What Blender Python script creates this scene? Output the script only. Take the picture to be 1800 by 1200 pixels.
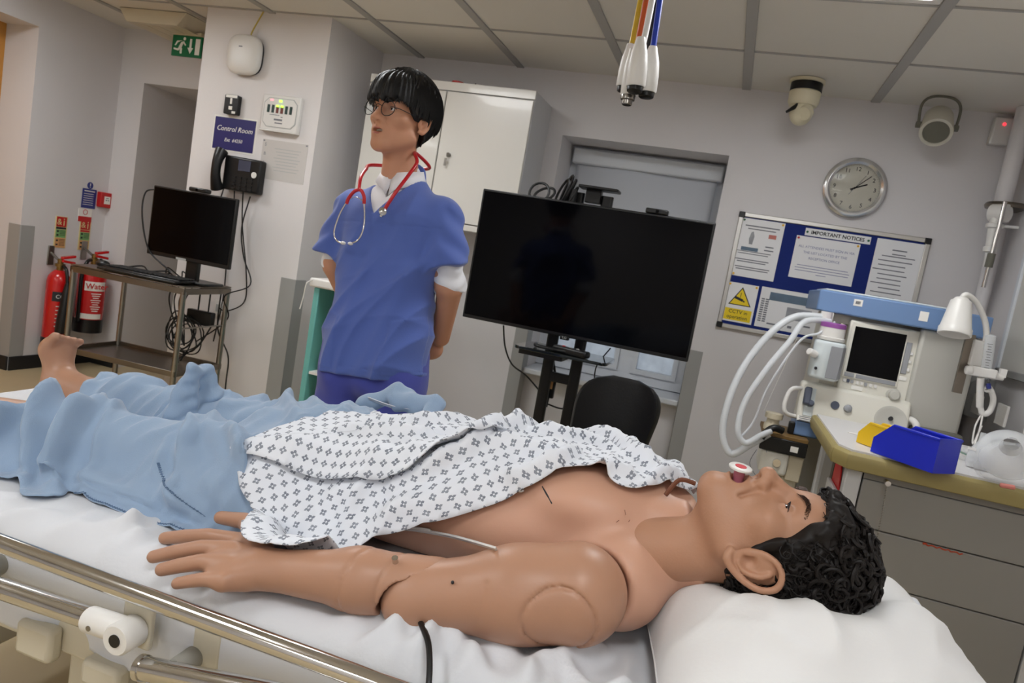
import bpy, bmesh, math, random
import numpy as np
from mathutils import Vector, Matrix, noise as mnoise

for _o in list(bpy.data.objects):
    bpy.data.objects.remove(_o, do_unlink=True)
scene = bpy.context.scene
COL = scene.collection
random.seed(7)
rng = np.random.default_rng(11)

# ------------------------------------------------------------------ camera
# World frame: X along the back wall (right), Y into the room depth, Z up. Camera stands at x=0, y=0.
ZC = 1.33                    # camera height in this frame
FZ = 0.13                    # finished floor level
CZ = 2.359                   # suspended ceiling level
FPX, YAW, PITCH, ROLL = 1261.18, 0.279571, 0.1145036, 0.1737146
_f = Vector((-math.sin(YAW)*math.cos(PITCH), math.cos(YAW)*math.cos(PITCH), -math.sin(PITCH)))
_r0 = Vector((math.cos(YAW), math.sin(YAW), 0.0)); _u0 = _r0.cross(_f)
_r = _r0*math.cos(ROLL) + _u0*math.sin(ROLL)
_u = -_r0*math.sin(ROLL) + _u0*math.cos(ROLL)
cam_data = bpy.data.cameras.new('camera'); cam_data.sensor_width = 36.0
cam_data.lens = FPX/1800*36.0; cam_data.clip_start = 0.02
cam = bpy.data.objects.new('camera', cam_data); COL.objects.link(cam)
cam.matrix_world = Matrix(((_r.x,_u.x,-_f.x,0.0),(_r.y,_u.y,-_f.y,0.0),(_r.z,_u.z,-_f.z,ZC),(0,0,0,1)))
scene.camera = cam
cam_data.dof.use_dof = True; cam_data.dof.focus_distance = 1.25; cam_data.dof.aperture_fstop = 11.0

# ------------------------------------------------------------------ world, exposure
world = bpy.data.worlds.new('world'); scene.world = world; world.use_nodes = True
_bg = world.node_tree.nodes['Background']
_bg.inputs[0].default_value = (0.62, 0.72, 0.9, 1); _bg.inputs[1].default_value = 1.0   # overcast daylight outside
scene.view_settings.view_transform = 'Standard'
scene.view_settings.look = 'None'
scene.view_settings.gamma = 1.0
scene.view_settings.use_curve_mapping = False
scene.view_settings.exposure = 0.52
PANEL_POWER = 13.0           # radiance of the ceiling light panels
PANEL_COLOR = (0.965, 0.985, 1.0)

# ------------------------------------------------------------------ layout helper: a seen direction met with a plane of the room
def at(px, py, x=None, y=None, z=None):
    v = _f + _r*((px-900)/FPX) - _u*((py-600)/FPX)
    t = x/v.x if x is not None else y/v.y if y is not None else (z-ZC)/v.z
    return Vector((v.x*t, v.y*t, v.z*t+ZC))

# ------------------------------------------------------------------ materials
def lin(c):
    return tuple(((v/255)/12.92 if v/255 <= .04045 else ((v/255+.055)/1.055)**2.4) for v in c)
MATS = {}
def M(name, col=(200,200,200), rough=.5, metal=0.0, bump=None, var=None, coat=0.0, trans=0.0, alpha=1.0, emit=0.0, sheen=0.0, sss=0.0, ior=1.45, spec=.5):
    """One procedural material: colour, optional noise variation (scale, amount) and noise relief (scale, strength)."""
    if name in MATS: return MATS[name]
    m = bpy.data.materials.new(name); m.use_nodes = True; MATS[name] = m
    nt = m.node_tree; b = nt.nodes['Principled BSDF']; c = lin(col)
    b.inputs['Base Color'].default_value = (*c, 1); b.inputs['Roughness'].default_value = rough
    b.inputs['Metallic'].default_value = metal; b.inputs['Coat Weight'].default_value = coat
    b.inputs['Transmission Weight'].default_value = trans; b.inputs['Alpha'].default_value = alpha
    b.inputs['IOR'].default_value = ior; b.inputs['Specular IOR Level'].default_value = spec
    if sheen: b.inputs['Sheen Weight'].default_value = sheen
    if sss:
        b.inputs['Subsurface Weight'].default_value = sss; b.inputs['Subsurface Radius'].default_value = (.012,.005,.003); b.inputs['Subsurface Scale'].default_value = 1.0
    if emit:
        b.inputs['Emission Color'].default_value = (*c, 1); b.inputs['Emission Strength'].default_value = emit
    tc = nt.nodes.new('ShaderNodeTexCoord')
    if var:
        n = nt.nodes.new('ShaderNodeTexNoise'); n.inputs['Scale'].default_value = var[0]; n.inputs['Detail'].default_value = 4
        nt.links.new(tc.outputs['Object'], n.inputs['Vector'])
        mx = nt.nodes.new('ShaderNodeMix'); mx.data_type = 'RGBA'
        a = var[1]; lo = tuple(max(0, v*(1-a)) for v in c); hi = tuple(min(1, v*(1+a)) for v in c)
        mx.inputs[6].default_value = (*lo,1); mx.inputs[7].default_value = (*hi,1)
        nt.links.new(n.outputs['Fac'], mx.inputs[0]); nt.links.new(mx.outputs[2], b.inputs['Base Color'])
    if bump:
        n2 = nt.nodes.new('ShaderNodeTexNoise'); n2.inputs['Scale'].default_value = bump[0]; n2.inputs['Detail'].default_value = 5
        nt.links.new(tc.outputs['Object'], n2.inputs['Vector'])
        bp = nt.nodes.new('ShaderNodeBump'); bp.inputs['Strength'].default_value = bump[1]; bp.inputs['Distance'].default_value = .01
        nt.links.new(n2.outputs['Fac'], bp.inputs['Height']); nt.links.new(bp.outputs['Normal'], b.inputs['Normal'])
    return m

M('wall_paint', (216,213,214), .55, bump=(90,.05), var=(1.2,.03))
M('column_paint', (222,218,217), .5, bump=(90,.05), var=(1.2,.02))
M('guard_grey', (158,158,156), .4)
M('ceiling_tile', (222,218,210), .9, bump=(260,.12), var=(3,.03))
M('ceiling_tee', (168,166,163), .5)
M('floor_vinyl', (196,178,142), .35, var=(6,.08), bump=(40,.03))
M('skirting_black', (28,28,30), .5)
M('wood_door', (196,138,64), .4, var=(9,.15))
M('upvc', (214,218,224), .35)
M('black_plastic', (18,18,19), .35, bump=(300,.03))
M('black_matte', (20,20,21), .6)
M('black_cable', (16,16,17), .45)
M('screen_black', (4,4,6), .09, spec=.13)
M('white_plastic', (226,224,220), .35)
M('white_paper', (232,232,234), .5, coat=.25)
M('chrome', (210,208,205), .12, 1.0)
M('steel', (150,146,140), .28, 1.0, bump=(30,.04))
M('steel_sheet', (128,120,110), .33, 1.0, var=(5,.12))
M('ink', (40,40,44), .6)
M('ink_soft', (120,122,130), .6)
M('red_gloss', (196,20,22), .22, coat=.5, var=(4,.06))
M('glass_clear', (240,244,246), .05, trans=1.0, ior=1.3)

# ------------------------------------------------------------------ objects
def wloc(o):
    v = Vector((0,0,0))
    while o is not None: v = v + o.location; o = o.parent
    return v
def tag(o, label=None, cat=None, group=None, kind=None):
    if label: o['label'] = label
    if cat: o['category'] = cat
    if group: o['group'] = group
    if kind: o['kind'] = kind
    return o
def thing(name, label, cat, loc, group=None, kind=None):
    o = bpy.data.objects.new(name, None); COL.objects.link(o); o.location = Vector(loc); o.empty_display_size = .05
    return tag(o, label, cat, group, kind)

class MB:
    """Collects shapes in world coordinates; build() links them as one mesh."""
    def __init__(s): s.v = []; s.f = []; s.uv = None
    def add(s, vs, fs):
        k = len(s.v); s.v += [tuple(p) for p in vs]; s.f += [tuple(i+k for i in f) for f in fs]; return s
    def box(s, lo, hi):
        x0,y0,z0 = lo; x1,y1,z1 = hi
        x0,x1 = min(x0,x1),max(x0,x1); y0,y1 = min(y0,y1),max(y0,y1); z0,z1 = min(z0,z1),max(z0,z1)
        return s.add([(x0,y0,z0),(x1,y0,z0),(x1,y1,z0),(x0,y1,z0),(x0,y0,z1),(x1,y0,z1),(x1,y1,z1),(x0,y1,z1)],
                     [(0,3,2,1),(4,5,6,7),(0,1,5,4),(1,2,6,5),(2,3,7,6),(3,0,4,7)])
    def obox(s, c, ax, ay, az, sx, sy, sz):
        c = Vector(c); ax,ay,az = (Vector(a).normalized() for a in (ax,ay,az)); vs = []
        for k in (-1,1):
            for i,j in ((-1,-1),(1,-1),(1,1),(-1,1)):
                vs.append(c+ax*(i*sx/2)+ay*(j*sy/2)+az*(k*sz/2))
        return s.add(vs, [(0,3,2,1),(4,5,6,7),(0,1,5,4),(1,2,6,5),(2,3,7,6),(3,0,4,7)])
    def cyl(s, p0, p1, r0, r1=None, n=16, caps=True):
        return s.lathe([(0,r0),(1,r0 if r1 is None else r1)], p0, Vector(p1)-Vector(p0), n, caps, unit=False)
    def lathe(s, prof, p0, axis, n=24, caps=True, unit=True):
        """prof: (distance along axis, radius); axis normalised when unit."""
        a = Vector(axis)
        if unit: a.normalize()
        z = a.normalized(); x = z.orthogonal().normalized(); y = z.cross(x); p0 = Vector(p0); vs = []; fs = []
        for (h,r) in prof:
            for i in range(n):
                t = 2*math.pi*i/n; vs.append(p0+a*h+x*(r*math.cos(t))+y*(r*math.sin(t)))
        for k in range(len(prof)-1):
            for i in range(n):
                j = (i+1)%n; fs.append((k*n+i,k*n+j,(k+1)*n+j,(k+1)*n+i))
        if caps:
            fs.append(tuple(range(n))[::-1]); fs.append(tuple((len(prof)-1)*n+i for i in range(n)))
        return s.add(vs, fs)
    def tube(s, pts, r, n=8, closed=False, caps=True):
        P = [Vector(p) for p in pts]; m = len(P); R = r if hasattr(r,'__len__') else [r]*m; vs = []; fs = []; up = None
        for i in range(m):
            t = (P[(i+1)%m]-P[i-1]) if closed else (P[min(i+1,m-1)]-P[max(i-1,0)])
            if t.length < 1e-9: t = Vector((0,0,1))
            t.normalize()
            if up is None: up = t.orthogonal().normalized()
            up = (up - t*up.dot(t)); up = up.normalized() if up.length > 1e-6 else t.orthogonal().normalized()
            w = t.cross(up)
            for k in range(n):
                a = 2*math.pi*k/n; vs.append(P[i]+up*(R[i]*math.cos(a))+w*(R[i]*math.sin(a)))
        for i in range(m if closed else m-1):
            i2 = (i+1)%m
            for k in range(n):
                k2 = (k+1)%n; fs.append((i*n+k,i*n+k2,i2*n+k2,i2*n+k))
        if caps and not closed:
            fs.append(tuple(range(n))[::-1]); fs.append(tuple((m-1)*n+k for k in range(n)))
        return s.add(vs, fs)
    def prism(s, poly, o, ax, ay, depth):
        """poly in (a,b) along ax, ay from o, extruded by depth along ax x ay."""
        o = Vector(o); ax = Vector(ax); ay = Vector(ay); nz = ax.cross(ay).normalized(); n = len(poly)
        vs = [o+ax*a+ay*b for a,b in poly]+[o+ax*a+ay*b+nz*depth for a,b in poly]
        fs = [tuple(range(n))[::-1], tuple(range(n,2*n))]+[(i,(i+1)%n,n+(i+1)%n,n+i) for i in range(n)]
        return s.add(vs, fs)
    def sphere(s, c, r, nu=20, nv=12, sc=(1,1,1)):
        c = Vector(c); vs = []; fs = []
        for j in range(nv+1):
            th = math.pi*j/nv
            for i in range(nu):
                ph = 2*math.pi*i/nu
                vs.append(c+Vector((sc[0]*r*math.sin(th)*math.cos(ph), sc[1]*r*math.sin(th)*math.sin(ph), sc[2]*r*math.cos(th))))
        for j in range(nv):
            for i in range(nu):
                a,b = j*nu+i, j*nu+(i+1)%nu
                fs.append((a,a+nu,b+nu,b))
        return s.add(vs, fs)
    def build(s, name, mat, parent=None, bevel=0.0, seg=2, smooth=40, label=None, origin=None):
        me = bpy.data.meshes.new(name)
        if parent is not None: o0 = wloc(parent)
        elif origin is not None: o0 = Vector(origin)
        else:
            A = np.array(s.v); o0 = Vector(((A[:,0].min()+A[:,0].max())/2,(A[:,1].min()+A[:,1].max())/2,A[:,2].min()))
        me.from_pydata([(p[0]-o0.x,p[1]-o0.y,p[2]-o0.z) for p in s.v], [], s.f); me.update()
        ob = bpy.data.objects.new(name, me); COL.objects.link(ob)
        if parent is not None: ob.parent = parent
        else: ob.location = o0
        me.materials.append(MATS[mat] if isinstance(mat, str) else mat)
        if smooth:
            me.shade_smooth(); me.set_sharp_from_angle(angle=math.radians(smooth))
        if bevel:
            b = ob.modifiers.new('bevel','BEVEL'); b.width = bevel; b.segments = seg; b.limit_method = 'ANGLE'; b.angle_limit = math.radians(35); b.harden_normals = False
        if label: ob['label'] = label
        return ob

def copy_tree(o, parent=None):
    c = o.copy(); COL.objects.link(c); c.parent = parent
    for ch in list(o.children): copy_tree(ch, c)
    return c
def spline(pts, n=12):
    """Catmull-Rom through pts."""
    P = [Vector(p) for p in pts]; out = []
    for i in range(len(P)-1):
        p0 = P[max(i-1,0)]; p1 = P[i]; p2 = P[i+1]; p3 = P[min(i+2,len(P)-1)]
        for k in range(n):
            t = k/n; out.append(.5*((2*p1)+(p2-p0)*t+(2*p0-5*p1+4*p2-p3)*t*t+(3*p1-p0-3*p2+p3)*t**3))
    out.append(P[-1]); return out
def rrect(w, h, r, n=5, cx=0, cy=0):
    out = []
    for sx,sy,a0 in ((1,1,0),(-1,1,90),(-1,-1,180),(1,-1,270)):
        for k in range(n+1):
            a = math.radians(a0+90*k/n); out.append((cx+sx*(w/2-r)+r*math.cos(a), cy+sy*(h/2-r)+r*math.sin(a)))
    return out
def text(name, body, size, mat, parent, o, ax=(1,0,0), ay=(0,0,1), depth=.0008, shear=0.0, align='CENTER', bold=0.0):
    """Lettering standing on the plane (o, ax, ay), a thin raised mesh."""
    cu = bpy.data.curves.new(name,'FONT'); cu.body = body; cu.size = size; cu.extrude = depth/2; cu.shear = shear
    cu.align_x = align; cu.align_y = 'CENTER'; cu.offset = bold; cu.resolution_u = 2
    to = bpy.data.objects.new(name+'_tmp', cu); COL.objects.link(to)
    bpy.context.view_layer.update()
    me = bpy.data.meshes.new_from_object(to.evaluated_get(bpy.context.evaluated_depsgraph_get()))
    bpy.data.objects.remove(to, do_unlink=True); bpy.data.curves.remove(cu)
    ax = Vector(ax).normalized(); ay = Vector(ay).normalized(); nz = ax.cross(ay); o0 = wloc(parent) if parent else Vector((0,0,0)); o = Vector(o)
    for v in me.vertices:
        p = o+ax*v.co.x+ay*v.co.y+nz*(v.co.z+depth/2); v.co = p-o0
    me.materials.clear(); me.materials.append(MATS[mat]); me.name = name
    ob = bpy.data.objects.new(name, me); COL.objects.link(ob); ob.parent = parent
    return ob
X3, Y3, Z3 = Vector((1,0,0)), Vector((0,1,0)), Vector((0,0,1))

# ================================================================== the room
WL, WR, WB, WF = -4.06, 1.135, 3.86, -2.6      # left, right, back and rear wall planes
def struct(mb, name, mat, parent=None, **k):
    o = mb.build(name, mat, parent, **k)
    if parent is None: o['kind'] = 'structure'
    return o
DX = -4.34                                      # plane of the recessed wooden door in the left wall
struct(MB().box((DX-.3,WF-.2,FZ-.1),(WR+.3,5.4,FZ)), 'floor', 'floor_vinyl')
# back wall with the window recess and the passage opening
RX0, RX1, RZ1, RY = -1.028, -.146, 2.027, 4.2   # window recess: left, right, head, depth
PX0, PX1, PZ1 = -3.86, -3.0, 2.03               # passage opening in the alcove
wb = MB()
wb.box((PX1,WB,FZ),(RX0,WB+.5,CZ+.1)).box((RX1,WB,FZ),(WR+.2,WB+.5,CZ+.1)).box((RX0,WB,RZ1),(RX1,WB+.5,CZ+.1))
wb.box((RX0,RY+.08,FZ),(RX1,WB+.5,.78)).box((RX0,WB+.12,FZ),(RX1,RY+.1,.70))
struct(wb, 'wall_back', 'wall_paint')
wa = MB().box((WL-.2,WB,FZ),(PX0,WB+.3,CZ+.1)).box((PX0,WB,PZ1),(PX1,WB+.3,CZ+.1))
struct(wa, 'wall_alcove', 'wall_paint')
wc = MB().box((WL-.3,WB+.3,FZ),(PX0,5.2,CZ)).box((PX1,WB+.3,FZ),(PX1+.2,5.2,CZ)).box((WL-.3,5.2,FZ),(PX1+.2,5.3,CZ)).box((PX0,WB+.3,PZ1),(PX1,5.2,PZ1+.1))
struct(wc, 'wall_passage', 'wall_paint')
struct(MB().box((-2.935,3.3,FZ),(-2.172,WB,CZ+.1)), 'wall_column', 'column_paint')
LY = 3.27                                       # convex corner where the door recess begins
wl = MB().box((WL-.3,LY,FZ),(WL,WB,CZ+.1)).box((WL-.4,.9,2.165),(WL,LY,CZ+.1)).box((DX-.1,WF,FZ),(WL,.9,CZ+.1))
struct(wl, 'wall_left', 'wall_paint')
struct(MB().box((WR,WF,FZ),(WR+.2,WB,CZ+.1)), 'wall_right', 'wall_paint')
struct(MB().box((DX-.2,WF-.2,FZ),(WR+.2,WF,CZ+.1)), 'wall_rear', 'wall_paint')
# wooden door set back in the left wall
d = MB().box((DX-.05,1.0,FZ),(DX,LY-.10,2.11)); dr = struct(d, 'door_1', 'wood_door', bevel=.003)
fr = MB().box((DX-.05,LY-.10,FZ),(DX+.03,LY,2.165)).box((DX-.05,.9,FZ),(DX+.03,1.0,2.165)).box((DX-.05,1.0,2.11),(DX+.03,LY-.10,2.165))
fr.build('door_frame','wood_door',dr)
MB().cyl((DX,1.12,1.05),(DX+.05,1.12,1.05),.012).cyl((DX+.05,1.12,1.05),(DX+.05,1.24,1.05),.01).build('door_handle','chrome',dr)
# white panelled door inside the passage
pd = struct(MB().box((PX0+.06,5.12,FZ),(PX1-.06,5.17,2.0)), 'door_2', 'white_plastic', bevel=.004)
MB().box((PX0+.0,5.1,FZ),(PX0+.06,5.18,2.03)).box((PX1-.06,5.1,FZ),(PX1,5.18,2.03)).build('door_frame','upvc',pd)
# skirting: a thin black coved strip
sk = MB().box((WL,LY,FZ),(WL+.012,WB,FZ+.085)).box((WL-.3,LY-.012,FZ),(WL,LY,FZ+.085)).box((WL,WB-.012,FZ),(PX0,WB,FZ+.085))
struct(sk, 'baseboard_left', 'skirting_black', bevel=.003)
sk = MB().box((-2.172,WB-.012,FZ),(RX0,WB,FZ+.085)).box((RX1,WB-.012,FZ),(WR,WB,FZ+.085)).box((RX0,WB+.108,FZ),(RX1,WB+.12,FZ+.085)).box((-2.94,3.288,FZ),(-2.16,3.3,FZ+.085)).box((-2.172,3.3,FZ),(-2.16,WB,FZ+.085))
struct(sk, 'baseboard_back', 'skirting_black', bevel=.003)
struct(MB().box((WR-.012,WF,FZ),(WR,WB,FZ+.085)), 'baseboard_right', 'skirting_black', bevel=.003)
# grey corner guards on the exposed arrises
def guard(n, mb): struct(mb, 'trim_%d'%n, 'guard_grey', bevel=.002)
GT = 1.02
guard(1, MB().box((WL,LY,FZ+.085),(WL+.004,LY+.09,GT)).box((WL-.09,LY-.004,FZ+.085),(WL+.004,LY,GT)))
guard(2, MB().box((-2.262,3.296,FZ+.085),(-2.168,3.3,GT)).box((-2.172,3.296,FZ+.085),(-2.168,3.39,GT)))
guard(3, MB().box((RX0-.07,WB-.004,FZ+.085),(RX0+.004,WB,GT)).box((RX0,WB-.004,FZ+.085),(RX0+.004,WB+.1,GT)))
guard(4, MB().box((RX1-.004,WB-.004,FZ+.085),(RX1+.07,WB,GT)).box((RX1-.004,WB-.004,FZ+.085),(RX1,WB+.1,GT)))

# ---- ceiling: slab above, tee grid, one object per tile
ceil = struct(MB().box((DX-.3,WF-.2,CZ+.03),(WR+.3,5.4,CZ+.1)), 'ceiling', 'ceiling_tile')
TX0, TY0, TS = -1.929, 3.275, .6
xs = [TX0+TS*i for i in range(-4,6)]; ys = [TY0-TS*j for j in range(-1,11)]
g = MB()
for x in xs: g.box((x-.021,WF,CZ-.004),(x+.021,WB,CZ+.004))
g.build('runner_grid','ceiling_tee',ceil,bevel=.0015,seg=1)
g = MB()
for y in ys: g.box((WL-.3,y-.006,CZ-.002),(WR,y+.006,CZ+.004))
g.build('cross_tee_grid','ceiling_tee',ceil)
tile_me = None
for i in range(-4,6):
    for j in range(-1,10):
        x0 = TX0+TS*i; y1 = TY0-TS*j; y0 = y1-TS; x1 = x0+TS
        if x1 < DX or x0 > WR or y0 > WB: continue
        c = ((x0+x1)/2,(y0+y1)/2)
        if (i+1, j) in {(4,1),(1,1),(-2,1),(4,5),(1,5),(-2,5),(4,8),(1,8)}:  # all but one are unseen panels, added to light wall, column and bed
            t = thing('ceiling_light', 'x', 'ceiling light', (c[0],c[1],CZ), group='recessed square ceiling light panels')
            fm = MB(); w = TS/2-.026; q = w-.03
            for a,b,cc,dd in ((-w,-w,w,-q),(-w,q,w,w),(-w,-q,-q,q),(q,-q,w,q)): fm.box((c[0]+a,c[1]+b,CZ-.006),(c[0]+cc,c[1]+dd,CZ+.02))
            fm.build('light_frame','white_plastic',t,bevel=.002)
            MB().box((c[0]-q,c[1]-q,CZ+.001),(c[0]+q,c[1]+q,CZ+.01)).build('diffuser', 'panel_glow' if 'panel_glow' in MATS else M('panel_glow',(255,255,255),.5), t)
            t['label'] = 'glowing square ceiling light panel cut by the top edge of the picture' if (i+1,j)==(4,1) else 'square ceiling light panel added outside the picture, overhead or behind the viewpoint'
            continue
        nm = 'ceiling_panel'
        if tile_me is None:
            o = MB().box((c[0]-.297,c[1]-.297,CZ+.003),(c[0]+.297,c[1]+.297,CZ+.016)).build('ceiling_panel','ceiling_tile',None,bevel=.004,seg=1,origin=(c[0],c[1],CZ)); o.parent = ceil; o.location = Vector((c[0],c[1],CZ))-ceil.location; tile_me = o
        else:
            o = tile_me.copy(); COL.objects.link(o); o.parent = ceil; o.location = Vector((c[0],c[1],CZ))-ceil.location
pg = MATS['panel_glow']; _b = pg.node_tree.nodes['Principled BSDF']
_b.inputs['Emission Color'].default_value = (*PANEL_COLOR,1); _b.inputs['Emission Strength'].default_value = PANEL_POWER

# ---- window in the recess: frame, mullion, obscured panes, sill, roller blind
WY = RY
wn = thing('window_1', None, None, ((RX0+RX1)/2, WY, .72)); wn['kind'] = 'structure'
M('frosted_glass', (206,208,206), .45, trans=.6, ior=1.1, var=(18,.35), bump=(60,.3))
wf = MB(); zb, zt = .74, 1.965; xm = -.50; th = .055
wf.box((RX0,WY-.04,zb),(RX0+th,WY+.03,RZ1)).box((RX1-th,WY-.04,zb),(RX1,WY+.03,RZ1))
for (a,b) in ((RX0+th,xm-.04),(xm+.04,RX1-th)):
    wf.box((a,WY-.04,zb),(b,WY+.03,zb+th)).box((a,WY-.04,zt),(b,WY+.03,RZ1)).box((a,WY-.03,1.301),(b,WY+.02,1.359))
wf.box((xm-.04,WY-.04,zb),(xm+.04,WY+.03,RZ1))
wf.build('window_frame','upvc',wn)
for (a,b) in ((RX0+th,xm-.04),(xm+.04,RX1-th)):
    sm = MB(); s2 = .028
    sm.box((a+.001,WY-.052,zb+th+.001),(a+s2,WY,1.299)).box((b-s2,WY-.052,zb+th+.001),(b-.001,WY,1.299)).box((a+s2,WY-.052,zb+th+.001),(b-s2,WY,zb+th+s2)).box((a+s2,WY-.052,1.299-s2),(b-s2,WY,1.299))
    so = sm.build('sash','upvc',wn)
    MB().box((a+s2,WY-.014,zb+th+s2),(b-s2,WY-.006,1.299-s2)).build('pane','frosted_glass',so)
    MB().box((a,WY-.010,1.359),(b,WY-.004,zt)).build('pane','frosted_glass',wn)
struct(MB().box((RX0,WB+.03,.702),(RX1,WY+.02,.735)), 'window_2', 'upvc', bevel=.008, seg=3).name = 'windowsill'
bl = thing('roller_blind', 'pale translucent roller blind pulled half down in the window recess behind the television', 'blind', ((RX0+RX1)/2, WY-.08, 1.2))
MB().box((RX0+.02,WY-.11,1.925),(RX1-.02,WY-.045,2.01)).build('headbox','upvc',bl,bevel=.008)
bm_ = MB(); nx, nz = 30, 24; vs = []; fs = []
M('blind_cloth', (196,200,208), .8, bump=(25,.08))
for k in range(nz+1):
    for i in range(nx+1):
        x = RX0+.045+(RX1-RX0-.09)*i/nx; z = 1.94-.66*k/nz
        vs.append((x, WY-.075+.008*math.sin(7*x+5*z)+.006*math.sin(14*x-9*z), z))
for k in range(nz):
    for i in range(nx): a = k*(nx+1)+i; fs.append((a,a+1,a+nx+2,a+nx+1))
bo = bm_.add(vs,fs).build('blind_cloth','blind_cloth',bl); md = bo.modifiers.new('thick','SOLIDIFY'); md.thickness = .002
# ================================================================== things on the left wall and in the alcove
def plate(name, mat, parent, o, ax, ay, w, h, d=.004, r=0.0, bevel=0.0, off=0.0):
    """Flat plate centred on o in the plane (ax, ay), standing d proud of it towards ax x ay."""
    nz = Vector(ax).cross(Vector(ay)); p = rrect(w,h,r) if r else [(-w/2,-h/2),(w/2,-h/2),(w/2,h/2),(-w/2,h/2)]
    return MB().prism(p, Vector(o)+nz*off, ax, ay, d).build(name, mat, parent, bevel=bevel)
def bars(name, mat, parent, o, ax, ay, rows, d=.0006, off=0.0):
    """Rows of printed lines: (u, v, width, height) around o."""
    nz = Vector(ax).cross(Vector(ay)); m = MB()
    for (u,v,w,h) in rows: m.prism([(u-w/2,v-h/2),(u+w/2,v-h/2),(u+w/2,v+h/2),(u-w/2,v+h/2)], Vector(o)+nz*off, ax, ay, d)
    o_ = m.build(name, mat, parent, smooth=0); o_['kind'] = 'stuff'; return o_
LW = ((0,1,0),(0,0,1)); BW = ((1,0,0),(0,0,1))
M('sign_green',(0,104,62),.35); M('sign_blue',(44,54,128),.4); M('sign_navy',(38,36,100),.4); M('sign_red',(190,34,34),.4)
M('sign_cream',(222,206,150),.5); M('sign_lightgreen',(126,176,110),.5); M('sign_orange',(214,160,104),.5); M('sign_white',(236,234,228),.45)
M('sign_yellow',(238,208,30),.4); M('beige_plastic',(206,196,172),.45); M('cream_paint',(206,198,176),.4); M('brass',(150,120,70),.35,1.0); M('lime_led',(150,255,60),.4,emit=2.5); M('pink_led',(255,120,130),.4,emit=1.5); M('red_led',(255,30,40),.4,emit=4)

# fire action notice, call point, prohibition strip
c = at(156,349,x=WL); t = thing('fire_action_sign','blue fire action notice with round symbol above, beside the red call point','sign',c)
plate('sign_plate','sign_blue',t,c,*LW,.105,.125,.003)
MB().cyl(c+Vector((0,0,.085)),c+Vector((.003,0,.085)),.022,n=20).build('symbol_disc','sign_blue',t)
bars('print_lines','sign_white',t,c,*LW,[(0,.048,.08,.006)]+[(-.006,.03-.014*k,.075,.003) for k in range(6)],off=.003)
bars('exclamation','sign_white',t,c+Vector((0,0,.085)),*LW,[(0,.006,.005,.018),(0,-.01,.005,.005)],off=.003)
c = at(149,378,x=WL); t = thing('no_lift_sign','small white and red prohibition strip under the blue fire notice','sign',c)
plate('sign_plate','sign_white',t,c,*LW,.1,.085,.0025)
plate('red_strip','sign_red',t,c+Vector((0,0,-.026)),*LW,.1,.034,.001,off=.0025)
MB().tube([c+Vector((.003,.016*math.cos(a),.02+.016*math.sin(a))) for a in [k*math.pi/10 for k in range(20)]],.002,6,closed=True).build('prohibition_ring','sign_red',t)
c = at(181,351,x=WL); t = thing('fire_call_point','square red break-glass fire alarm call point on the left wall','alarm',c)
plate('housing','sign_red',t,c,*LW,.1,.1,.035,r=.008,bevel=.004)
plate('break_glass','sign_white',t,c,*LW,.046,.05,.002,off=.035); bars('print_mark','ink',t,c,*LW,[(-.008,0,.01,.006),(.008,0,.01,.006),(0,.013,.02,.004)],off=.037)
# two extinguisher identification signs
def ext_sign(px, py, label, dark):
    c = at(px,py,x=WL); t = thing('extinguisher_sign', label, 'sign', c, group='extinguisher signs on the left wall')
    plate('sign_plate','sign_cream',t,c,*LW,.084,.198,.003,bevel=.001)
    plate('red_block','sign_red',t,c+Vector((0,0,.066)),*LW,.07,.062,.001,off=.003)
    text('extinguisher_pictogram','i',.07,'sign_cream',t,c+Vector((.005,.016,.064)),*LW)
    text('flame_pictogram','&',.055,'sign_cream',t,c+Vector((.005,-.016,.064)),*LW)
    plate('title_band',dark,t,c+Vector((0,0,.026)),*LW,.07,.013,.001,off=.003)
    plate('green_block','sign_lightgreen',t,c+Vector((0,0,-.008)),*LW,.07,.05,.001,off=.003)
    plate('orange_block','sign_orange',t,c+Vector((0,0,-.066)),*LW,.07,.06,.001,off=.003)
    bars('print_lines','ink',t,c,*LW,[(-.022,.006,.014,.012),(-.022,-.018,.014,.012),(-.022,-.052,.014,.010),(-.022,-.078,.014,.010)]+[(.012,.01-.009*k,.04,.003) for k in range(4)]+[(.012,-.045-.009*k,.04,.003) for k in range(5)],off=.0045)
ext_sign(106,408,'cream extinguisher sign with red block and black band, nearer the door recess','ink')
ext_sign(148,413,'cream extinguisher sign with red block and red band, below the blue notice','sign_red')

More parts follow.
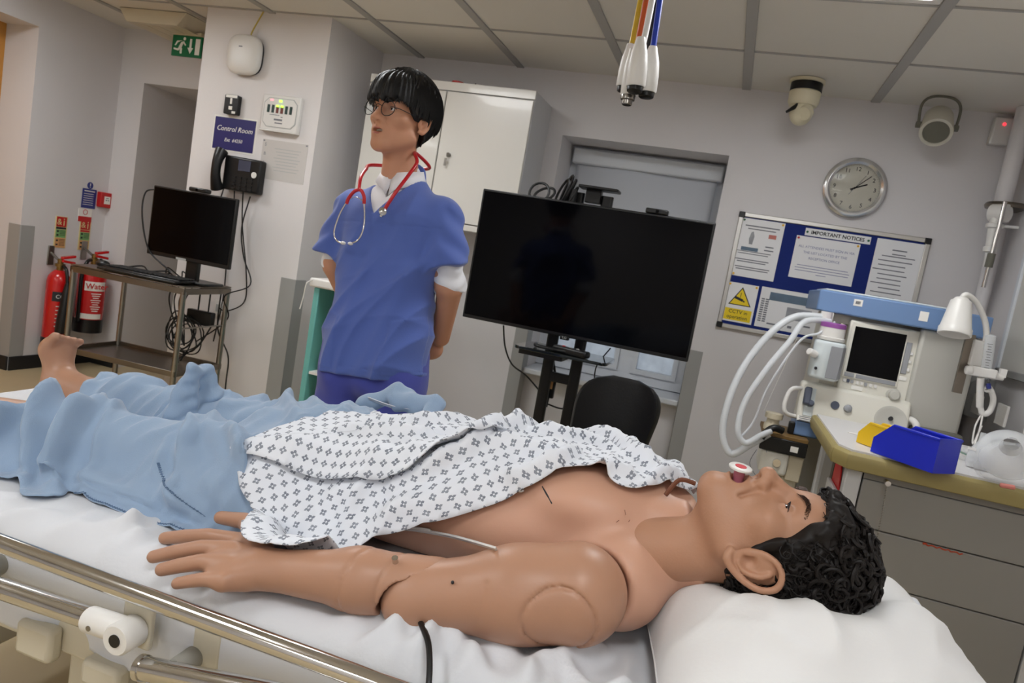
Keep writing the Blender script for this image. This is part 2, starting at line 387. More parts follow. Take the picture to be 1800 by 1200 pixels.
def extinguisher(x, y, zb, h, r, label, kind):
    t = thing('fire_extinguisher', label, 'fire extinguisher', (x,y,zb), group='red fire extinguishers on the left wall')
    p = [(0,r*.9),(.012,r),(h-.07,r),(h-.045,r*.94),(h-.02,r*.72),(h,r*.38)]
    MB().lathe(p,(x,y,zb),Z3,32).build('cylinder','red_gloss',t)
    MB().lathe([(-.015,r*.86),(-.012,r*1.02),(.075,r*1.02),(.078,r*.98)],(x,y,zb),Z3,32).build('base_ring','black_plastic',t)
    MB().lathe([(0,.02),(.02,.02),(.022,.028),(.04,.028),(.042,.017),(.07,.017)],(x,y,zb+h),Z3,16).build('valve','brass',t)
    m = MB()
    for s,zz in ((1,.055),(1,.085)): m.obox((x+.02,y+.035,zb+h+zz),(0.1,1,.18 if zz>.06 else -.12),(1,0,0),Z3,.085,.026,.016)
    m.build('grip_handles','red_gloss',t,bevel=.003)
    MB().box((WL,y-.02,zb+h+.02),(WL+.01,y+.02,zb+h+.14)).cyl((WL,y,zb+h+.1),(x,y,zb+h+.05),.008).build('wall_bracket','steel',t,bevel=.002)
    def band(nm, mat, z0, z1, a0, a1, rr=1.004):
        vs=[];fs=[];n=16
        for k in range(n+1):
            a = math.radians(a0+(a1-a0)*k/n)
            for z in (z0,z1): vs.append((x+r*rr*math.cos(a),y+r*rr*math.sin(a),zb+z))
        for k in range(n): fs.append((2*k,2*k+2,2*k+3,2*k+1))
        return MB().add(vs,fs).build(nm,mat,t)
    if kind == 'water':
        band('white_label','sign_white',h*.62,h*.76,-70,20); band('red_label','sign_red',h*.27,h*.62,-70,20,1.006); band('base_label','sign_white',h*.19,h*.27,-80,10)
        a = math.radians(-22); n = Vector((math.cos(a),math.sin(a),0)); tx = Vector((-math.sin(a),math.cos(a),0))
        text('lettering','Water',.05,'sign_red',t,Vector((x,y,zb+h*.69))+n*(r*1.01),tx,Z3,bold=.0008)
        m = MB()
        for k in range(9):
            m.obox(Vector((x,y,zb+h*(.58-.033*k)))+n*(r*1.012),tx,Z3,n,.06-.012*(k%3),.005,.002)
        m.build('print_lines','sign_white',t)
        hose = [(x,y-.02,zb+h+.03),(x+.02,y-.07,zb+h+.02),(x+.02,y-.1,zb+h-.06),(x+.02,y-.1,zb+h*.5),(x+.02,y-.098,zb+.06)]
        MB().tube(spline(hose,8),.011,10).build('hose','black_plastic',t)
    else:
        band('black_label','ink',h*.62,h*.74,-65,5); band('white_label','sign_white',h*.06,h*.16,-70,20)
        a = math.radians(-20); n = Vector((math.cos(a),math.sin(a),0)); tx = Vector((-math.sin(a),math.cos(a),0))
        text('lettering','CO2',.034,'sign_white',t,Vector((x,y,zb+h*.68))+n*(r*1.01),tx,Z3)
        m = MB()
        for k in range(6): m.obox(Vector((x,y,zb+h*(.56-.05*k)))+n*(r*1.006),tx,Z3,n,.055,.006,.002)
        m.build('print_lines','sign_white',t)
        h0 = Vector((x+.05,y-.03,zb+h+.0))
        MB().tube(spline([(x+.02,y,zb+h+.03),(x+.07,y-.015,zb+h+.01),(x+r+.03,y-.02,zb+h-.08)],8),.010,10).build('hose','black_plastic',t)
        MB().lathe([(0,.013),(.05,.022),(.22,.034),(.30,.036),(.31,.032)],(x+r+.03,y-.02,zb+h-.07),(0.02,-.06,-1),20).build('discharge_horn','black_plastic',t)
p = at(98,545,x=WL+.09); extinguisher(p.x,p.y,.27,.50,.066,'slim red gas extinguisher with black discharge horn on the left wall','co2')
p = at(157,540,x=WL+.1); extinguisher(p.x,p.y,.385,.43,.084,'stout red water extinguisher seen behind the steel trolley leg','water')

# ceiling air box, exit sign
c = Vector((-3.42,3.60,CZ)); t = thing('air_diffuser','cream box-shaped air diffuser under the alcove ceiling above the exit sign','vent',c)
MB().prism([(-.24,0),(.24,0),(.18,-.075),(-.18,-.075)],(-3.42,3.78,CZ),(1,0,0),(0,0,1),.36).build('box','cream_paint',t,bevel=.004)
for k in range(4): MB().box((-3.56+.09*k,3.46,CZ-.0765),(-3.49+.09*k,3.74,CZ-.074)).build('slot','beige_plastic',t)
ey = 3.58; a = at(305,60,y=ey); b = at(357,64,y=ey); c0 = at(302,97,y=ey); c = Vector(((a.x+b.x)/2-.002,ey,(a.z+c0.z)/2))
t = thing('exit_sign','green emergency exit sign with running figure and down arrow hanging in the alcove','sign',c)
W_,H_ = (b.x-a.x), (a.z-c0.z)
plate('sign_plate','sign_green',t,c,*BW,W_,H_,.012,off=-.012,bevel=.002)
MB().box((c.x-W_/2-.003,ey-.016,c.z+H_/2-.002),(c.x+W_/2+.003,ey+.03,c.z+H_/2+.018)).build('top_housing','cream_paint',t,bevel=.003)
e = c+Vector((0,0,0)); k = H_/.12
def pl(nm, poly): return MB().prism([(u*k,v*k) for u,v in poly], e-Vector((0,0,0)), *[Vector(q) for q in BW], .0015).build(nm,'sign_white',t)
pl('door_symbol',[(.062,-.045),(.094,-.045),(.094,.045),(.062,.045)])
pl('arrow',[(.028,-.042),(.048,-.008),(.035,-.008),(.035,.042),(.021,.042),(.021,-.008),(.008,-.008)])
mm = MB()
for q in ([(-.04,.02),(-.02,.026),(-.035,-.012),(-.055,-.008)],[(-.052,-.008),(-.035,-.012),(-.056,-.03),(-.09,-.024),(-.09,-.014),(-.062,-.018)],[(-.046,-.01),(-.03,-.014),(-.03,-.045),(-.043,-.045)],[(-.045,.026),(-.03,.03),(-.07,.026),(-.085,.0),(-.077,-.002),(-.065,.016)],[(-.03,.022),(-.022,.026),(-.004,.006),(-.01,.0)]):
    mm.prism([(u*k,v*k) for u,v in q], e, *[Vector(z) for z in BW], .0015)
mm.cyl(e+Vector((-.018*k,-.0015,.04*k)),e+Vector((-.018*k,0,.04*k)),.009*k,n=14)
mm.build('running_figure','sign_white',t)

# ================================================================== things on the column
CY = 3.3
c = Vector((-2.643,CY,2.128)); t = thing('wireless_access_point','rounded white wireless access point high on the column','access point',c)
def squircle(w,h,n=40,e=3.2):
    return [(w/2*math.copysign(abs(math.cos(2*math.pi*i/n))**(2/e),math.cos(2*math.pi*i/n)),h/2*math.copysign(abs(math.sin(2*math.pi*i/n))**(2/e),math.sin(2*math.pi*i/n))) for i in range(n)]
MB().prism(squircle(.19,.19),c+Vector((0,-.0,0)),(1,0,0),(0,0,1),.022).build('back_housing','black_matte',t)
m = MB(); vs=[];fs=[];n=40
for (dep,s) in ((.018,1.0),(.03,1.03),(.042,1.0),(.05,.9),(.0545,.6),(.056,.25)):
    for (u,v) in squircle(.2*s,.2*s,n): vs.append((c.x+u,CY-dep,c.z+v))
for q in range(5):
    for i in range(n): fs.append((q*n+i,q*n+(i+1)%n,(q+1)*n+(i+1)%n,(q+1)*n+i))
fs.append(tuple(5*n+i for i in range(n)))
m.add(vs,fs).build('cover','white_plastic',t)
plate('status_badge','ink_soft',t,c+Vector((-.01,-.0555,.035)),*BW,.022,.006,.001)
M('yellow_cable',(196,172,70),.5)
cb = MB().tube(spline([c+Vector((.01,-.01,.09)),c+Vector((.02,-.02,.12)),c+Vector((.05,-.015,.19)),Vector((-2.575,CY-.012,CZ))],8),.0035,8).build('network_cable','yellow_cable'); tag(cb,'yellow network cable from the access point up to the ceiling','cable')
c = Vector((-2.69,CY,1.868)); t = thing('card_reader','small black card reader with white stickers above the navy sign','card reader',c)
plate('housing','black_plastic',t,c,*BW,.086,.102,.03,r=.008,bevel=.003)
for (u,v,w,h) in ((0,.042,.07,.014),(.0,.018,.012,.03),(0,-.018,.022,.018),(.022,-.04,.022,.012)): plate('sticker','sign_white',t,c+Vector((u,0,v)),*BW,w,h,.001,off=.03)
c = Vector((-2.668,CY,1.718)); t = thing('control_room_sign','navy sign with white italic lettering Control Room','sign',c)
plate('white_border','sign_white',t,c,*BW,.275,.185,.002); plate('sign_plate','sign_navy',t,c,*BW,.258,.168,.002,off=.002)
text('lettering','Control Room',.038,'sign_white',t,c+Vector((0,-.004,.026)),*BW,shear=.25)
text('extension_lettering','Ext  64250',.026,'sign_white',t,c+Vector((.0,-.004,-.033)),*BW,shear=.25)
c = Vector((-2.382,CY,1.855)); t = thing('gas_alarm_panel','white medical gas alarm panel with green lamps on the column','alarm panel',c)
plate('backbox','white_plastic',t,c,*BW,.228,.182,.03,bevel=.006)
oc = [(-.1,-.05),(-.075,-.075),(.075,-.075),(.1,-.05),(.1,.05),(.075,.075),(-.075,.075),(-.1,.05)]
M('panel_grey',(176,178,176),.5); M('indicator_dark',(24,52,48),.4); M('indicator_red',(110,52,44),.5)
MB().prism(oc,c+Vector((0,-.03,0)),(1,0,0),(0,0,1),.002).build('outline','panel_grey',t)
MB().prism([(a*.96,b*.95) for a,b in oc],c+Vector((0,-.032,0)),(1,0,0),(0,0,1),.0015).build('face','white_plastic',t)
for i in range(6):
    u = -.07+.027*i
    o = plate('indicator','indicator_red' if i in (2,3) else 'indicator_dark',t,c+Vector((u,0,.018)),*BW,.015,.04,.002,off=.0335)
    if i in (2,3): plate('lit_lamp','lime_led',o,c+Vector((u,0,.034)),*BW,.017,.009,.001,off=.0355)
plate('lit_lamp','lime_led',t,c+Vector((-.002,0,.06)),*BW,.017,.01,.002,off=.0335); plate('warning_lamp','pink_led',t,c+Vector((-.055,0,.062)),*BW,.016,.007,.002,off=.0335)
bars('print_lines','ink_soft',t,c,*BW,[(-.03,-.012,.06,.003),(.015,-.02,.012,.004),(-.005,-.035,.05,.009),(-.0,-.052,.045,.006)],off=.0335)
MB().box((c.x-.114,CY-.034,c.z-.097),(c.x+.114,CY,c.z-.088)).build('lower_lip','white_plastic',t,bevel=.003)
c = Vector((-2.346,CY,1.617)); t = thing('wipe_clean_notice','faint clear plastic wallet notice taped on the column beside the phone','notice',c)
M('wallet',(204,200,196),.25,coat=.4)
plate('wallet','wallet',t,c,*BW,.275,.205,.0015)
for k,ch in enumerate('SBAR'): text('lettering',ch,.024,'ink_soft',t,c+Vector((-.118,-.0015,.075-.047*k)),*BW)
for (u,v) in ((-.13,.095),(.13,.095)): plate('tape','ink_soft',t,c+Vector((u,0,v)),*BW,.01,.007,.001,off=.0015)
bars('print_lines','panel_grey',t,c,*BW,[(.02,.06-.016*k,.16-.02*(k%3),.004) for k in range(8)],off=.0015)
# wall phone
c = Vector((-2.57,CY,1.52)); t = thing('wall_phone','black wall phone with grey screen mounted below the navy sign','telephone',c)
MB().prism([(-.10,-.095),(.13,-.095),(.13,.08),(-.10,.085)],c,(1,0,0),(0,0,1),.05).build('base','black_plastic',t,bevel=.01,seg=3)
hs = []
for k in range(13):
    s = -1+2*k/12; hs.append(c+Vector((-.115-.0*s,-.06-.028*(1-s*s),.0+.1*s)))
MB().tube(hs,[.024+.010*abs(-1+2*k/12)**2 for k in range(13)],12).build('handset','black_plastic',t)
M('phone_screen',(70,74,92),.2)
plate('screen','phone_screen',t,c+Vector((.03,0,.04)),*BW,.075,.055,.002,off=.05)
for i in range(4):
    for j in range(4): plate('key','black_matte',t,c+Vector((-.025+.035*i,0,-.025-.019*j)),*BW,.022,.011,.004,off=.05)
MB().cyl(c+Vector((.095,-.05,.0)),c+Vector((.095,-.053,.0)),.016,n=18).build('round_sticker','sign_white',t)
for i,(q,lab) in enumerate((([(-2.66,3.26,1.43),(-2.67,3.25,1.36),(-2.72,3.25,1.27),(-2.71,3.26,1.15)],'thin black phone cord dangling behind the monitor'),([(-2.6,3.27,1.43),(-2.6,3.285,1.3),(-2.61,3.29,1.1),(-2.6,3.29,.85),(-2.62,3.28,.6)],'straight black phone lead running down the column'),([(-2.545,3.27,1.43),(-2.53,3.28,1.25),(-2.47,3.285,1.0),(-2.46,3.285,.85),(-2.56,3.28,.78),(-2.6,3.27,.79)],'looping black phone lead ending at the wall socket'))):
    tag(MB().tube(spline(q,8),.0035,6).build('phone_lead','black_cable'),lab,'cable',group='phone leads on the column')
c = Vector((-2.605,CY,.785)); t = thing('wall_socket','small white twin wall socket on the column behind the trolley','socket',c)
plate('faceplate','white_plastic',t,c,*BW,.085,.085,.012,bevel=.003)
for s in (-1,1): plate('insert','panel_grey',t,c+Vector((.018*s,0,0)),*BW,.026,.04,.003,off=.012)

# ================================================================== steel trolley, monitor and leads
TZ = .93
FR = at(325,503,z=TZ); FL = at(124,462,z=TZ); BRp = at(440,505,z=TZ)
ta = (FL-FR); tw = ta.length; ta.normalize(); tb = Vector((ta.y,-ta.x,0)); tb = tb if tb.y > 0 else -tb
tdp = .37; 
def tp(u, v, z): return Vector((FR.x,FR.y,0))+ta*u+tb*v+Vector((0,0,z))     # u along front edge from the right, v to the back
t = thing('steel_trolley','two-shelf stainless steel trolley carrying the small monitor','trolley',tp(tw/2,tdp/2,FZ))
ctr = tp(tw/2,tdp/2,TZ-.012)
def tray(nm, z, lip):
    m = MB().obox(tp(tw/2,tdp/2,z),ta,tb,Z3,tw,tdp,.006)
    for (u,v,w,h) in ((tw/2,.006,tw,.012),(tw/2,tdp-.006,tw,.012),(.006,tdp/2,.012,tdp),(tw-.006,tdp/2,.012,tdp)): m.obox(tp(u,v,z+lip/2-.006),ta,tb,Z3,w,h,abs(lip))
    m.build(nm,'steel_sheet',t,bevel=.002)
tray('top_shelf',TZ-.006,-.03); tray('lower_shelf',.49,.028)
for (u,v) in ((.012,.012),(tw-.012,.012),(.012,tdp-.012),(tw-.012,tdp-.012)):
    MB().cyl(tp(u,v,FZ+.09),tp(u,v,TZ-.03),.0135,n=14).build('leg','steel',t)
    MB().cyl(tp(u,v,FZ+.05),tp(u,v,FZ+.09),.010,n=10).cyl(tp(u,v,FZ+.035)-ta*.012,tp(u,v,FZ+.035)+ta*.012,.035,n=18).build('castor','black_plastic',t)
MB().cyl(tp(.012,.012,.72),tp(.012,tdp-.012,.72),.004,n=8).build('side_rail','steel',t)
# monitor
my = 2.955; P0 = at(271,331,y=my); P1 = at(418,350,y=my); P2 = at(405,475,y=my)
mw = P1.x-P0.x; mh = P1.z-P2.z; c = Vector(((P0.x+P1.x)/2-.003,my,(P1.z+P2.z)/2))
mt = thing('computer_monitor','flat black computer monitor standing on the steel trolley','monitor',(c.x,c.y,TZ))
MB().box((c.x-mw/2,my,c.z-mh/2),(c.x+mw/2,my+.022,c.z+mh/2)).build('casing','black_plastic',mt,bevel=.004)
MB().box((c.x-mw/2+.008,my-.001,c.z-mh/2+.02),(c.x+mw/2-.008,my+.004,c.z+mh/2-.008)).build('screen','screen_black',mt)
MB().box((c.x-.02,my+.02,TZ+.01),(c.x+.05,my+.05,c.z)).build('stand_column','black_plastic',mt,bevel=.006)
MB().prism(rrect(.22,.16,.03,cx=c.x+.02,cy=my+.07),(0,0,TZ),(1,0,0),(0,1,0),.012).build('stand_foot','black_plastic',mt,bevel=.003)
plate('badge','panel_grey',mt,Vector((c.x-.035,my,c.z-mh/2+.006)),*BW,.06,.011,.001)
wcam = thing('webcam','small black webcam clipped on top of the monitor','webcam',(c.x+.02,my,c.z+mh/2))
MB().box((c.x-.03,my-.012,c.z+mh/2+.001),(c.x+.075,my+.03,c.z+mh/2+.022)).build('camera_bar','black_plastic',wcam,bevel=.006)
MB().cyl((c.x+.02,my-.013,c.z+mh/2+.011),(c.x+.02,my-.010,c.z+mh/2+.011),.007,n=14).build('lens','screen_black',wcam)
# keyboard
ko = tp(.265,.085,TZ+.001)
kb = thing('keyboard','black full-size keyboard lying along the front of the trolley','keyboard',ko)
MB().obox(ko+Vector((0,0,.009)),ta,tb,Z3,.44,.14,.016).build('base','black_plastic',kb,bevel=.006)
MB().obox(ko+tb*(-.082)+Vector((0,0,.006)),ta,tb,Z3,.44,.04,.01).build('palm_rest','black_plastic',kb,bevel=.004)
for r_ in range(5):
    for i in range(16):
        u = .205-.0273*i; v = -.045+.0215*r_
        kk = MB().obox(ko+ta*u+tb*v+Vector((0,0,.0205)),ta,tb,Z3,.0225,.0175,.007) if (r_==0 and i==0) else None
        if kk is not None: key0 = kk.build('key','black_matte',kb,bevel=.0015,seg=1)
        else:
            kc = key0.copy(); COL.objects.link(kc); kc.location = ta*(u-.205)+tb*(v+.045); kc.parent = kb
ms = tp(.575,.12,TZ+.001)
mo = thing('computer_mouse','black computer mouse at the far end of the keyboard','mouse',ms)
MB().sphere(ms+Vector((0,0,.012)),.03,16,10,(1.25,.95,.62)).build('shell','black_plastic',mo); MB().cyl(ms+Vector((-.015,-.004,.03)),ms+Vector((-.015,.004,.03)),.006,n=10).build('scroll_wheel','black_matte',mo)
rp = tp(.11,.06,TZ+.002); tag(MB().obox(rp+Vector((0,0,.002)),ta,tb,Z3,.075,.018,.005).build('lanyard_tag','sign_red',bevel=.001),'narrow red tag lying by the monitor foot','tag')
def cable(pts, r, label, name='cable', mat='black_cable', group=None, n=8): return tag(MB().tube(spline(pts,n),r,7).build(name,mat),label,'cable',group=group)
G='leads around the steel trolley'
cable([tp(.50,.22,TZ+.006),at(290,480,y=2.93)+Vector((0,0.03,0)),at(262,440,y=2.95),at(250,380,y=2.97),at(255,340,y=2.99),at(272,333,y=3.0),at(300,338,y=2.99)],.004,'black lead looping out at the left side of the monitor',group=G)
cable([tp(.52,.2,TZ+.006),tp(.46,.26,TZ+.025),tp(.40,.24,TZ+.008),tp(.33,.28,TZ+.02),tp(.27,.26,TZ+.006)],.004,'black mouse lead curled behind the keyboard',group=G)
cable([tp(.30,.24,TZ+.006),tp(.26,.20,TZ+.05),tp(.21,.24,TZ+.01),tp(.24,.29,TZ+.035),tp(.17,.27,TZ+.006)],.0035,'tangled thin lead under the monitor',group=G)
cable([at(440,345,y=3.27),at(425,400,y=3.27),at(428,450,y=3.26),at(440,500,y=3.25),tp(-.012,.3,.88),at(400,560,y=3.2),at(345,600,y=3.15)],.0035,'black lead hanging from the phone to the trolley corner',group=G)
# coil of leads hanging under the trolley shelf and a power supply brick
coil = thing('cable_coil','tangle of black leads coiled and hanging under the trolley top','cable',tp(.16,.24,.6))
for k in range(7):
    pts = []; cx,cz = .16+.02*math.sin(k*2.1), .675-.008*k; ru = .055+.012*(k%3); rv = .075+.014*((k*2)%3)
    for i in range(24):
        a = 2*math.pi*i/24; pts.append(tp(cx+ru*math.cos(a)*1.2,.22+.02*math.sin(a*2+k)+.008*k,cz+rv*math.sin(a)))
    MB().tube(pts,.0035,6,closed=True).build('loop','black_cable',coil)
for k in range(4):
    MB().tube(spline([tp(.22-.03*k,.2+.01*k,TZ-.03),tp(.24-.03*k,.21,.82),tp(.19-.02*k,.2,.72),tp(.12,.21,.6)],8),.0035,6).build('drop_lead','black_cable',coil)
psu = thing('power_supply','black power supply brick hanging by its leads under the trolley','power supply',tp(.10,.3,.72))
MB().obox(tp(.11,.3,.745),ta,tb,Z3,.15,.035,.075).build('case','black_plastic',psu,bevel=.006)
MB().cyl(tp(.13,.3,.78),tp(.13,.3,TZ-.02),.004,n=8).cyl(tp(.07,.3,.78),tp(.07,.3,TZ-.02),.004,n=8).build('lead','black_cable',psu)
cable([tp(.03,.33,TZ-.04),tp(.03,.34,.7),tp(-.02,.385,.56),tp(-.025,.39,.42),tp(-.03,.39,.2)],.004,'long black lead dropping past the lower trolley shelf',group=G)
cable([tp(.05,.32,.72),tp(.1,.3,.6),tp(.16,.28,.54),tp(.17,.26,.505)],.004,'slanting black lead reaching the lower trolley shelf',group=G)
cable([tp(.16,.26,.56),tp(.15,.25,.54),tp(.165,.24,.52),tp(.15,.22,.505)],.003,'short black lead trailing from the coil to the shelf',group=G)
# ================================================================== wall cabinet, television, window side
M('cabinet_white',(224,221,214),.25,coat=.2,var=(2,.02)); M('cabinet_side',(196,196,198),.35)
KY = 3.54; kx0,kxm,kx1 = -2.04,-1.588,-1.112; kz0,kz1 = 1.425,2.165
t = thing('wall_cabinet','white two-door metal wall cabinet with a key in its lock','cabinet',((kx0+kx1)/2,KY,kz0))
MB().box((kx0,KY,kz0),(kx1,WB,kz1)).build('body','cabinet_side',t,bevel=.003)
for (a,b) in ((kx0+.004,kxm-.003),(kxm+.003,kx1-.004)):
    dd = MB().box((a,KY-.018,kz0+.035),(b,KY-.001,kz1-.05)).build('door','cabinet_white',t,bevel=.003)
MB().box((kx0,KY-.012,kz1-.044),(kx1,KY,kz1)).build('top_rail','cabinet_white',t,bevel=.002); MB().box((kx0,KY-.012,kz0),(kx1,KY,kz0+.03)).build('bottom_rail','cabinet_white',t,bevel=.002)
lk = at(789,272,y=KY-.02)
MB().cyl(lk,lk-Vector((0,.012,0)),.011,n=16).box(lk+Vector((-.002,-.03,-.014)),lk+Vector((.002,-.01,.006))).build('lock','steel',t)
MB().box(lk+Vector((-.012,-.022,-.06)),lk+Vector((.0,-.018,-.02))).build('key','steel',t)
tp2 = at(803,141,y=3.6); o = thing('tape_roll','small red roll lying on top of the wall cabinet','tape',(tp2.x,3.62,kz1))
MB().lathe([(0,.032),(.022,.032)],(tp2.x,3.62,kz1+.001),Z3,20).build('roll','sign_red',o); MB().lathe([(0,.016),(.024,.016)],(tp2.x,3.62,kz1+.001),Z3,16).build('core','black_matte',o)
o = tag(MB().cyl((tp2.x+.1,3.62,kz1+.001),(tp2.x+.1,3.62,kz1+.026),.006,.003,10).build('marker_cap','black_plastic'),'tiny black pen cap standing on the wall cabinet','cap')

# storage cart with teal upright behind the standing person
M('teal_paint',(108,178,172),.4); M('mixed_packets',(176,158,120),.6,var=(30,.3))
ty = 2.85; q = at(553,500,y=ty); tx = q.x
t = thing('supply_cart','storage cart with teal upright and white top behind the standing person','cart',(tx+.22,ty+.2,FZ))
MB().box((tx,ty,FZ+.08),(tx+.028,ty+.42,q.z-.012)).build('side_panel','teal_paint',t,bevel=.004)
MB().box((tx+.27,ty,FZ+.08),(tx+.298,ty+.42,q.z-.012)).build('side_panel','teal_paint',t,bevel=.004)
MB().box((tx-.02,ty-.015,q.z-.01),(tx+.32,ty+.44,q.z+.03)).build('top','white_plastic',t,bevel=.008,seg=3)
MB().box((tx+.028,ty+.40,FZ+.08),(tx+.27,ty+.42,q.z-.012)).build('back_panel','beige_plastic',t)
for k in range(3):
    z = FZ+.12+.2*k; MB().box((tx+.028,ty+.01,z),(tx+.27,ty+.4,z+.012)).build('shelf','white_plastic',t)
for (dx) in (.02,.27):
    for dy in (.04,.38): MB().cyl((tx+dx-.01,ty+dy,FZ+.04),(tx+dx+.02,ty+dy,FZ+.04),.04,n=16).build('castor','black_plastic',t)
for k in range(3):
    z = FZ+.132+.2*k
    for i in range(2): 
        o = MB().sphere((tx+.085+.07*i,ty+.07+.05*i,z+.05),.05,14,10,(.65,.8,1)).build('dressing_pack','mixed_packets')
        tag(o,['beige bagged dressing packs','pale bagged dressing packs'][i]+[' on the lowest shelf of the teal cart',' on the middle shelf of the teal cart',' on the top shelf of the teal cart'][k],'packet',group='packs in the teal cart')
cable([(tx+.0,ty-.02,q.z+.02),(tx-.025,ty-.025,q.z),(tx-.035,ty-.02,q.z-.06),(tx-.045,ty-.02,q.z-.12)],.003,'short white lead hanging off the teal cart top','lead','white_plastic')
o = tag(MB().sphere((tx+.065,ty+.05,q.z+.095),.03,16,10,(1,1,2.0)).build('sanitiser_bottle','sign_red'),'red bottle standing on the teal cart, mostly hidden by the scrub top','bottle')
o.location.z = q.z+.031

# television on its floor stand
TY = 3.1; a = at(850,328,y=TY); b = at(1258,395,y=TY); c_ = at(1208,632,y=TY)
tx0,tx1,tz1,tz0 = a.x+.001,b.x,(a.z+b.z)/2,(c_.z+at(812,560,y=TY).z)/2; txm = (tx0+tx1)/2
t = thing('television','large black flat television hanging on a floor stand before the window','television',(txm,TY,tz0))
MB().box((tx0,TY,tz0),(tx1,TY+.045,tz1)).build('casing','black_plastic',t,bevel=.004)
MB().box((tx0+.009,TY-.001,tz0+.016),(tx1-.009,TY+.005,tz1-.009)).build('screen','screen_black',t)
MB().box((txm-.045,TY-.004,tz0-.012),(txm-.005,TY+.02,tz0+.004)).build('sensor_pod','black_plastic',t,bevel=.003)
text('maker_mark','LG',.016,'panel_grey',t,(txm-.024,TY-.0045,tz0-.002),*BW)
MB().box((txm-.22,TY+.045,tz0+.1),(txm+.22,TY+.085,tz1-.1)).build('rear_housing','black_plastic',t,bevel=.01)
M('stand_black',(16,16,17),.4)
sx = (-.735,-.603); sy = 3.23
s = thing('television_stand','black two-post floor stand with a glass shelf under the television','stand',(sum(sx)/2,sy,FZ))
for x in sx: MB().prism(rrect(.052,.036,.012),(x,sy,FZ+.03),(1,0,0),(0,1,0),1.64-FZ).build('post','stand_black',s)
MB().box((sx[0],sy-.014,.80),(sx[1],sy+.014,.845)).build('cross_bar','stand_black',s,bevel=.004)
MB().box((sx[0]-.03,sy-.02,1.2),(sx[1]+.03,sy-.045,1.45)).build('mount_plate','stand_black',s,bevel=.004)
for x in sx: MB().prism([(-.36,0),(.36,0),(.34,.03),(-.34,.03)],(x-.02,sy,FZ),(0,1,0),(0,0,1),.04).build('foot','stand_black',s,bevel=.004)
M('dark_glass',(26,30,30),.06,coat=.5)
sz = .958; s0 = at(905,603,y=3.02); s1 = at(1066,642,y=3.02)
MB().prism(rrect(s1.x-s0.x,.27,.03),((s0.x+s1.x)/2,3.02+.135-.02,sz-.012),(1,0,0),(0,1,0),.014).build('shelf','dark_glass',s,bevel=.002)
MB().prism(rrect(.2,.2,.01),(-.735,3.13,sz-.034),(1,0,0),(0,1,0),.02).build('shelf_bracket','stand_black',s)
MB().box((-.70,3.2,1.63),(-.63,3.24,1.69)).prism(rrect(.18,.1,.012),(-.64,3.2,1.688),(1,0,0),(0,1,0),.012).build('camera_shelf','stand_black',s,bevel=.003)
rp = Vector((-.66,3.06,sz+.002))
r = thing('remote_control','black remote control with a red button on the stand shelf','remote control',rp)
rd = Vector((.95,-.3,0)).normalized(); rn = Z3.cross(rd)
MB().obox(rp+rd*.06+Vector((0,0,.016)),rd,rn,Z3,.17,.05,.03).build('body','black_plastic',r,bevel=.01,seg=3)
for k in range(3): MB().cyl(rp+rd*(.02+.035*k)+Vector((0,0,.031)),rp+rd*(.02+.035*k)+Vector((0,0,.034)),.007,n=12).build('button','sign_red' if k==0 else 'panel_grey',r)
hb = thing('headset','black headset band resting on the stand shelf beside the remote','headset',rp+Vector((-.08,.03,0)))
MB().tube(spline([rp+Vector((-.12,.05,.012)),rp+Vector((-.10,-.02,.012)),rp+Vector((-.02,-.04,.012)),rp+Vector((.04,-.03,.012))],8),.008,8).build('band','black_plastic',hb)
cb = thing('camera_bar','slim black camera bar standing on the television top edge','camera',(-.365,TY,tz1))
MB().box((-.41,TY-.006,tz1+.001),(-.315,TY+.04,tz1+.022)).build('housing','black_plastic',cb,bevel=.005); MB().cyl((-.36,TY-.009,tz1+.011),(-.36,TY-.004,tz1+.011),.007,n=14).build('lens','screen_black',cb)
tc = thing('cable_bundle','bundle of black cables looped above the television','cable',(-.82,3.18,tz1))
for k,(x,hh,w) in enumerate(((-.905,.06,.05),(-.88,.045,.055),(-.80,.085,.035),(-.785,.10,.03),(-.77,.085,.03),(-.755,.06,.025))):
    pts = [(x+w*math.sin(2*math.pi*i/20+.4*k)*.9,3.17+.02*math.cos(2*math.pi*i/20+k),tz1+hh*.42+hh*.75*math.cos(2*math.pi*i/20)) for i in range(20)]
    MB().tube(pts,.006,7,closed=True).build('loop','black_cable',tc)
MB().tube([(-.75,3.165,tz1-.05),(-.745,3.165,tz1+.06)],.016,10).build('tie','black_cable',tc)
G2 = 'leads at the television stand'
cable([at(885,572,y=3.2),at(888,610,y=3.25),at(900,640,y=3.3),at(925,660,y=3.28),at(947,685,y=3.26)],.004,'thin black lead curving from the television to the stand post',group=G2)
cable([at(1073,612,y=3.2),at(1048,645,y=3.3),at(1045,680,y=3.32)],.003,'thin black lead behind the right end of the stand shelf',group=G2)
cable([at(972,630,y=3.26),at(976,670,y=3.28),at(965,695,y=3.28),at(960,715,y=3.27)],.006,'thick black lead tied along the stand post',group=G2)
cable([at(963,710,y=3.3),at(990,718,y=3.34),at(1015,706,y=3.36),at(1040,694,y=3.38)],.004,'black lead sagging between the stand and the chair',group=G2)
o = thing('cable_adapter','black adapter with an orange strip hanging on the stand post',"adapter",at(970,690,y=3.28)); p = at(970,683,y=3.285)
MB().box(p+Vector((-.014,-.012,-.045)),p+Vector((.014,.012,.04))).build('case','black_plastic',o,bevel=.004); MB().box(p+Vector((-.006,-.014,.0)),p+Vector((.004,-.012,.035))).build('strip','sign_orange',o)

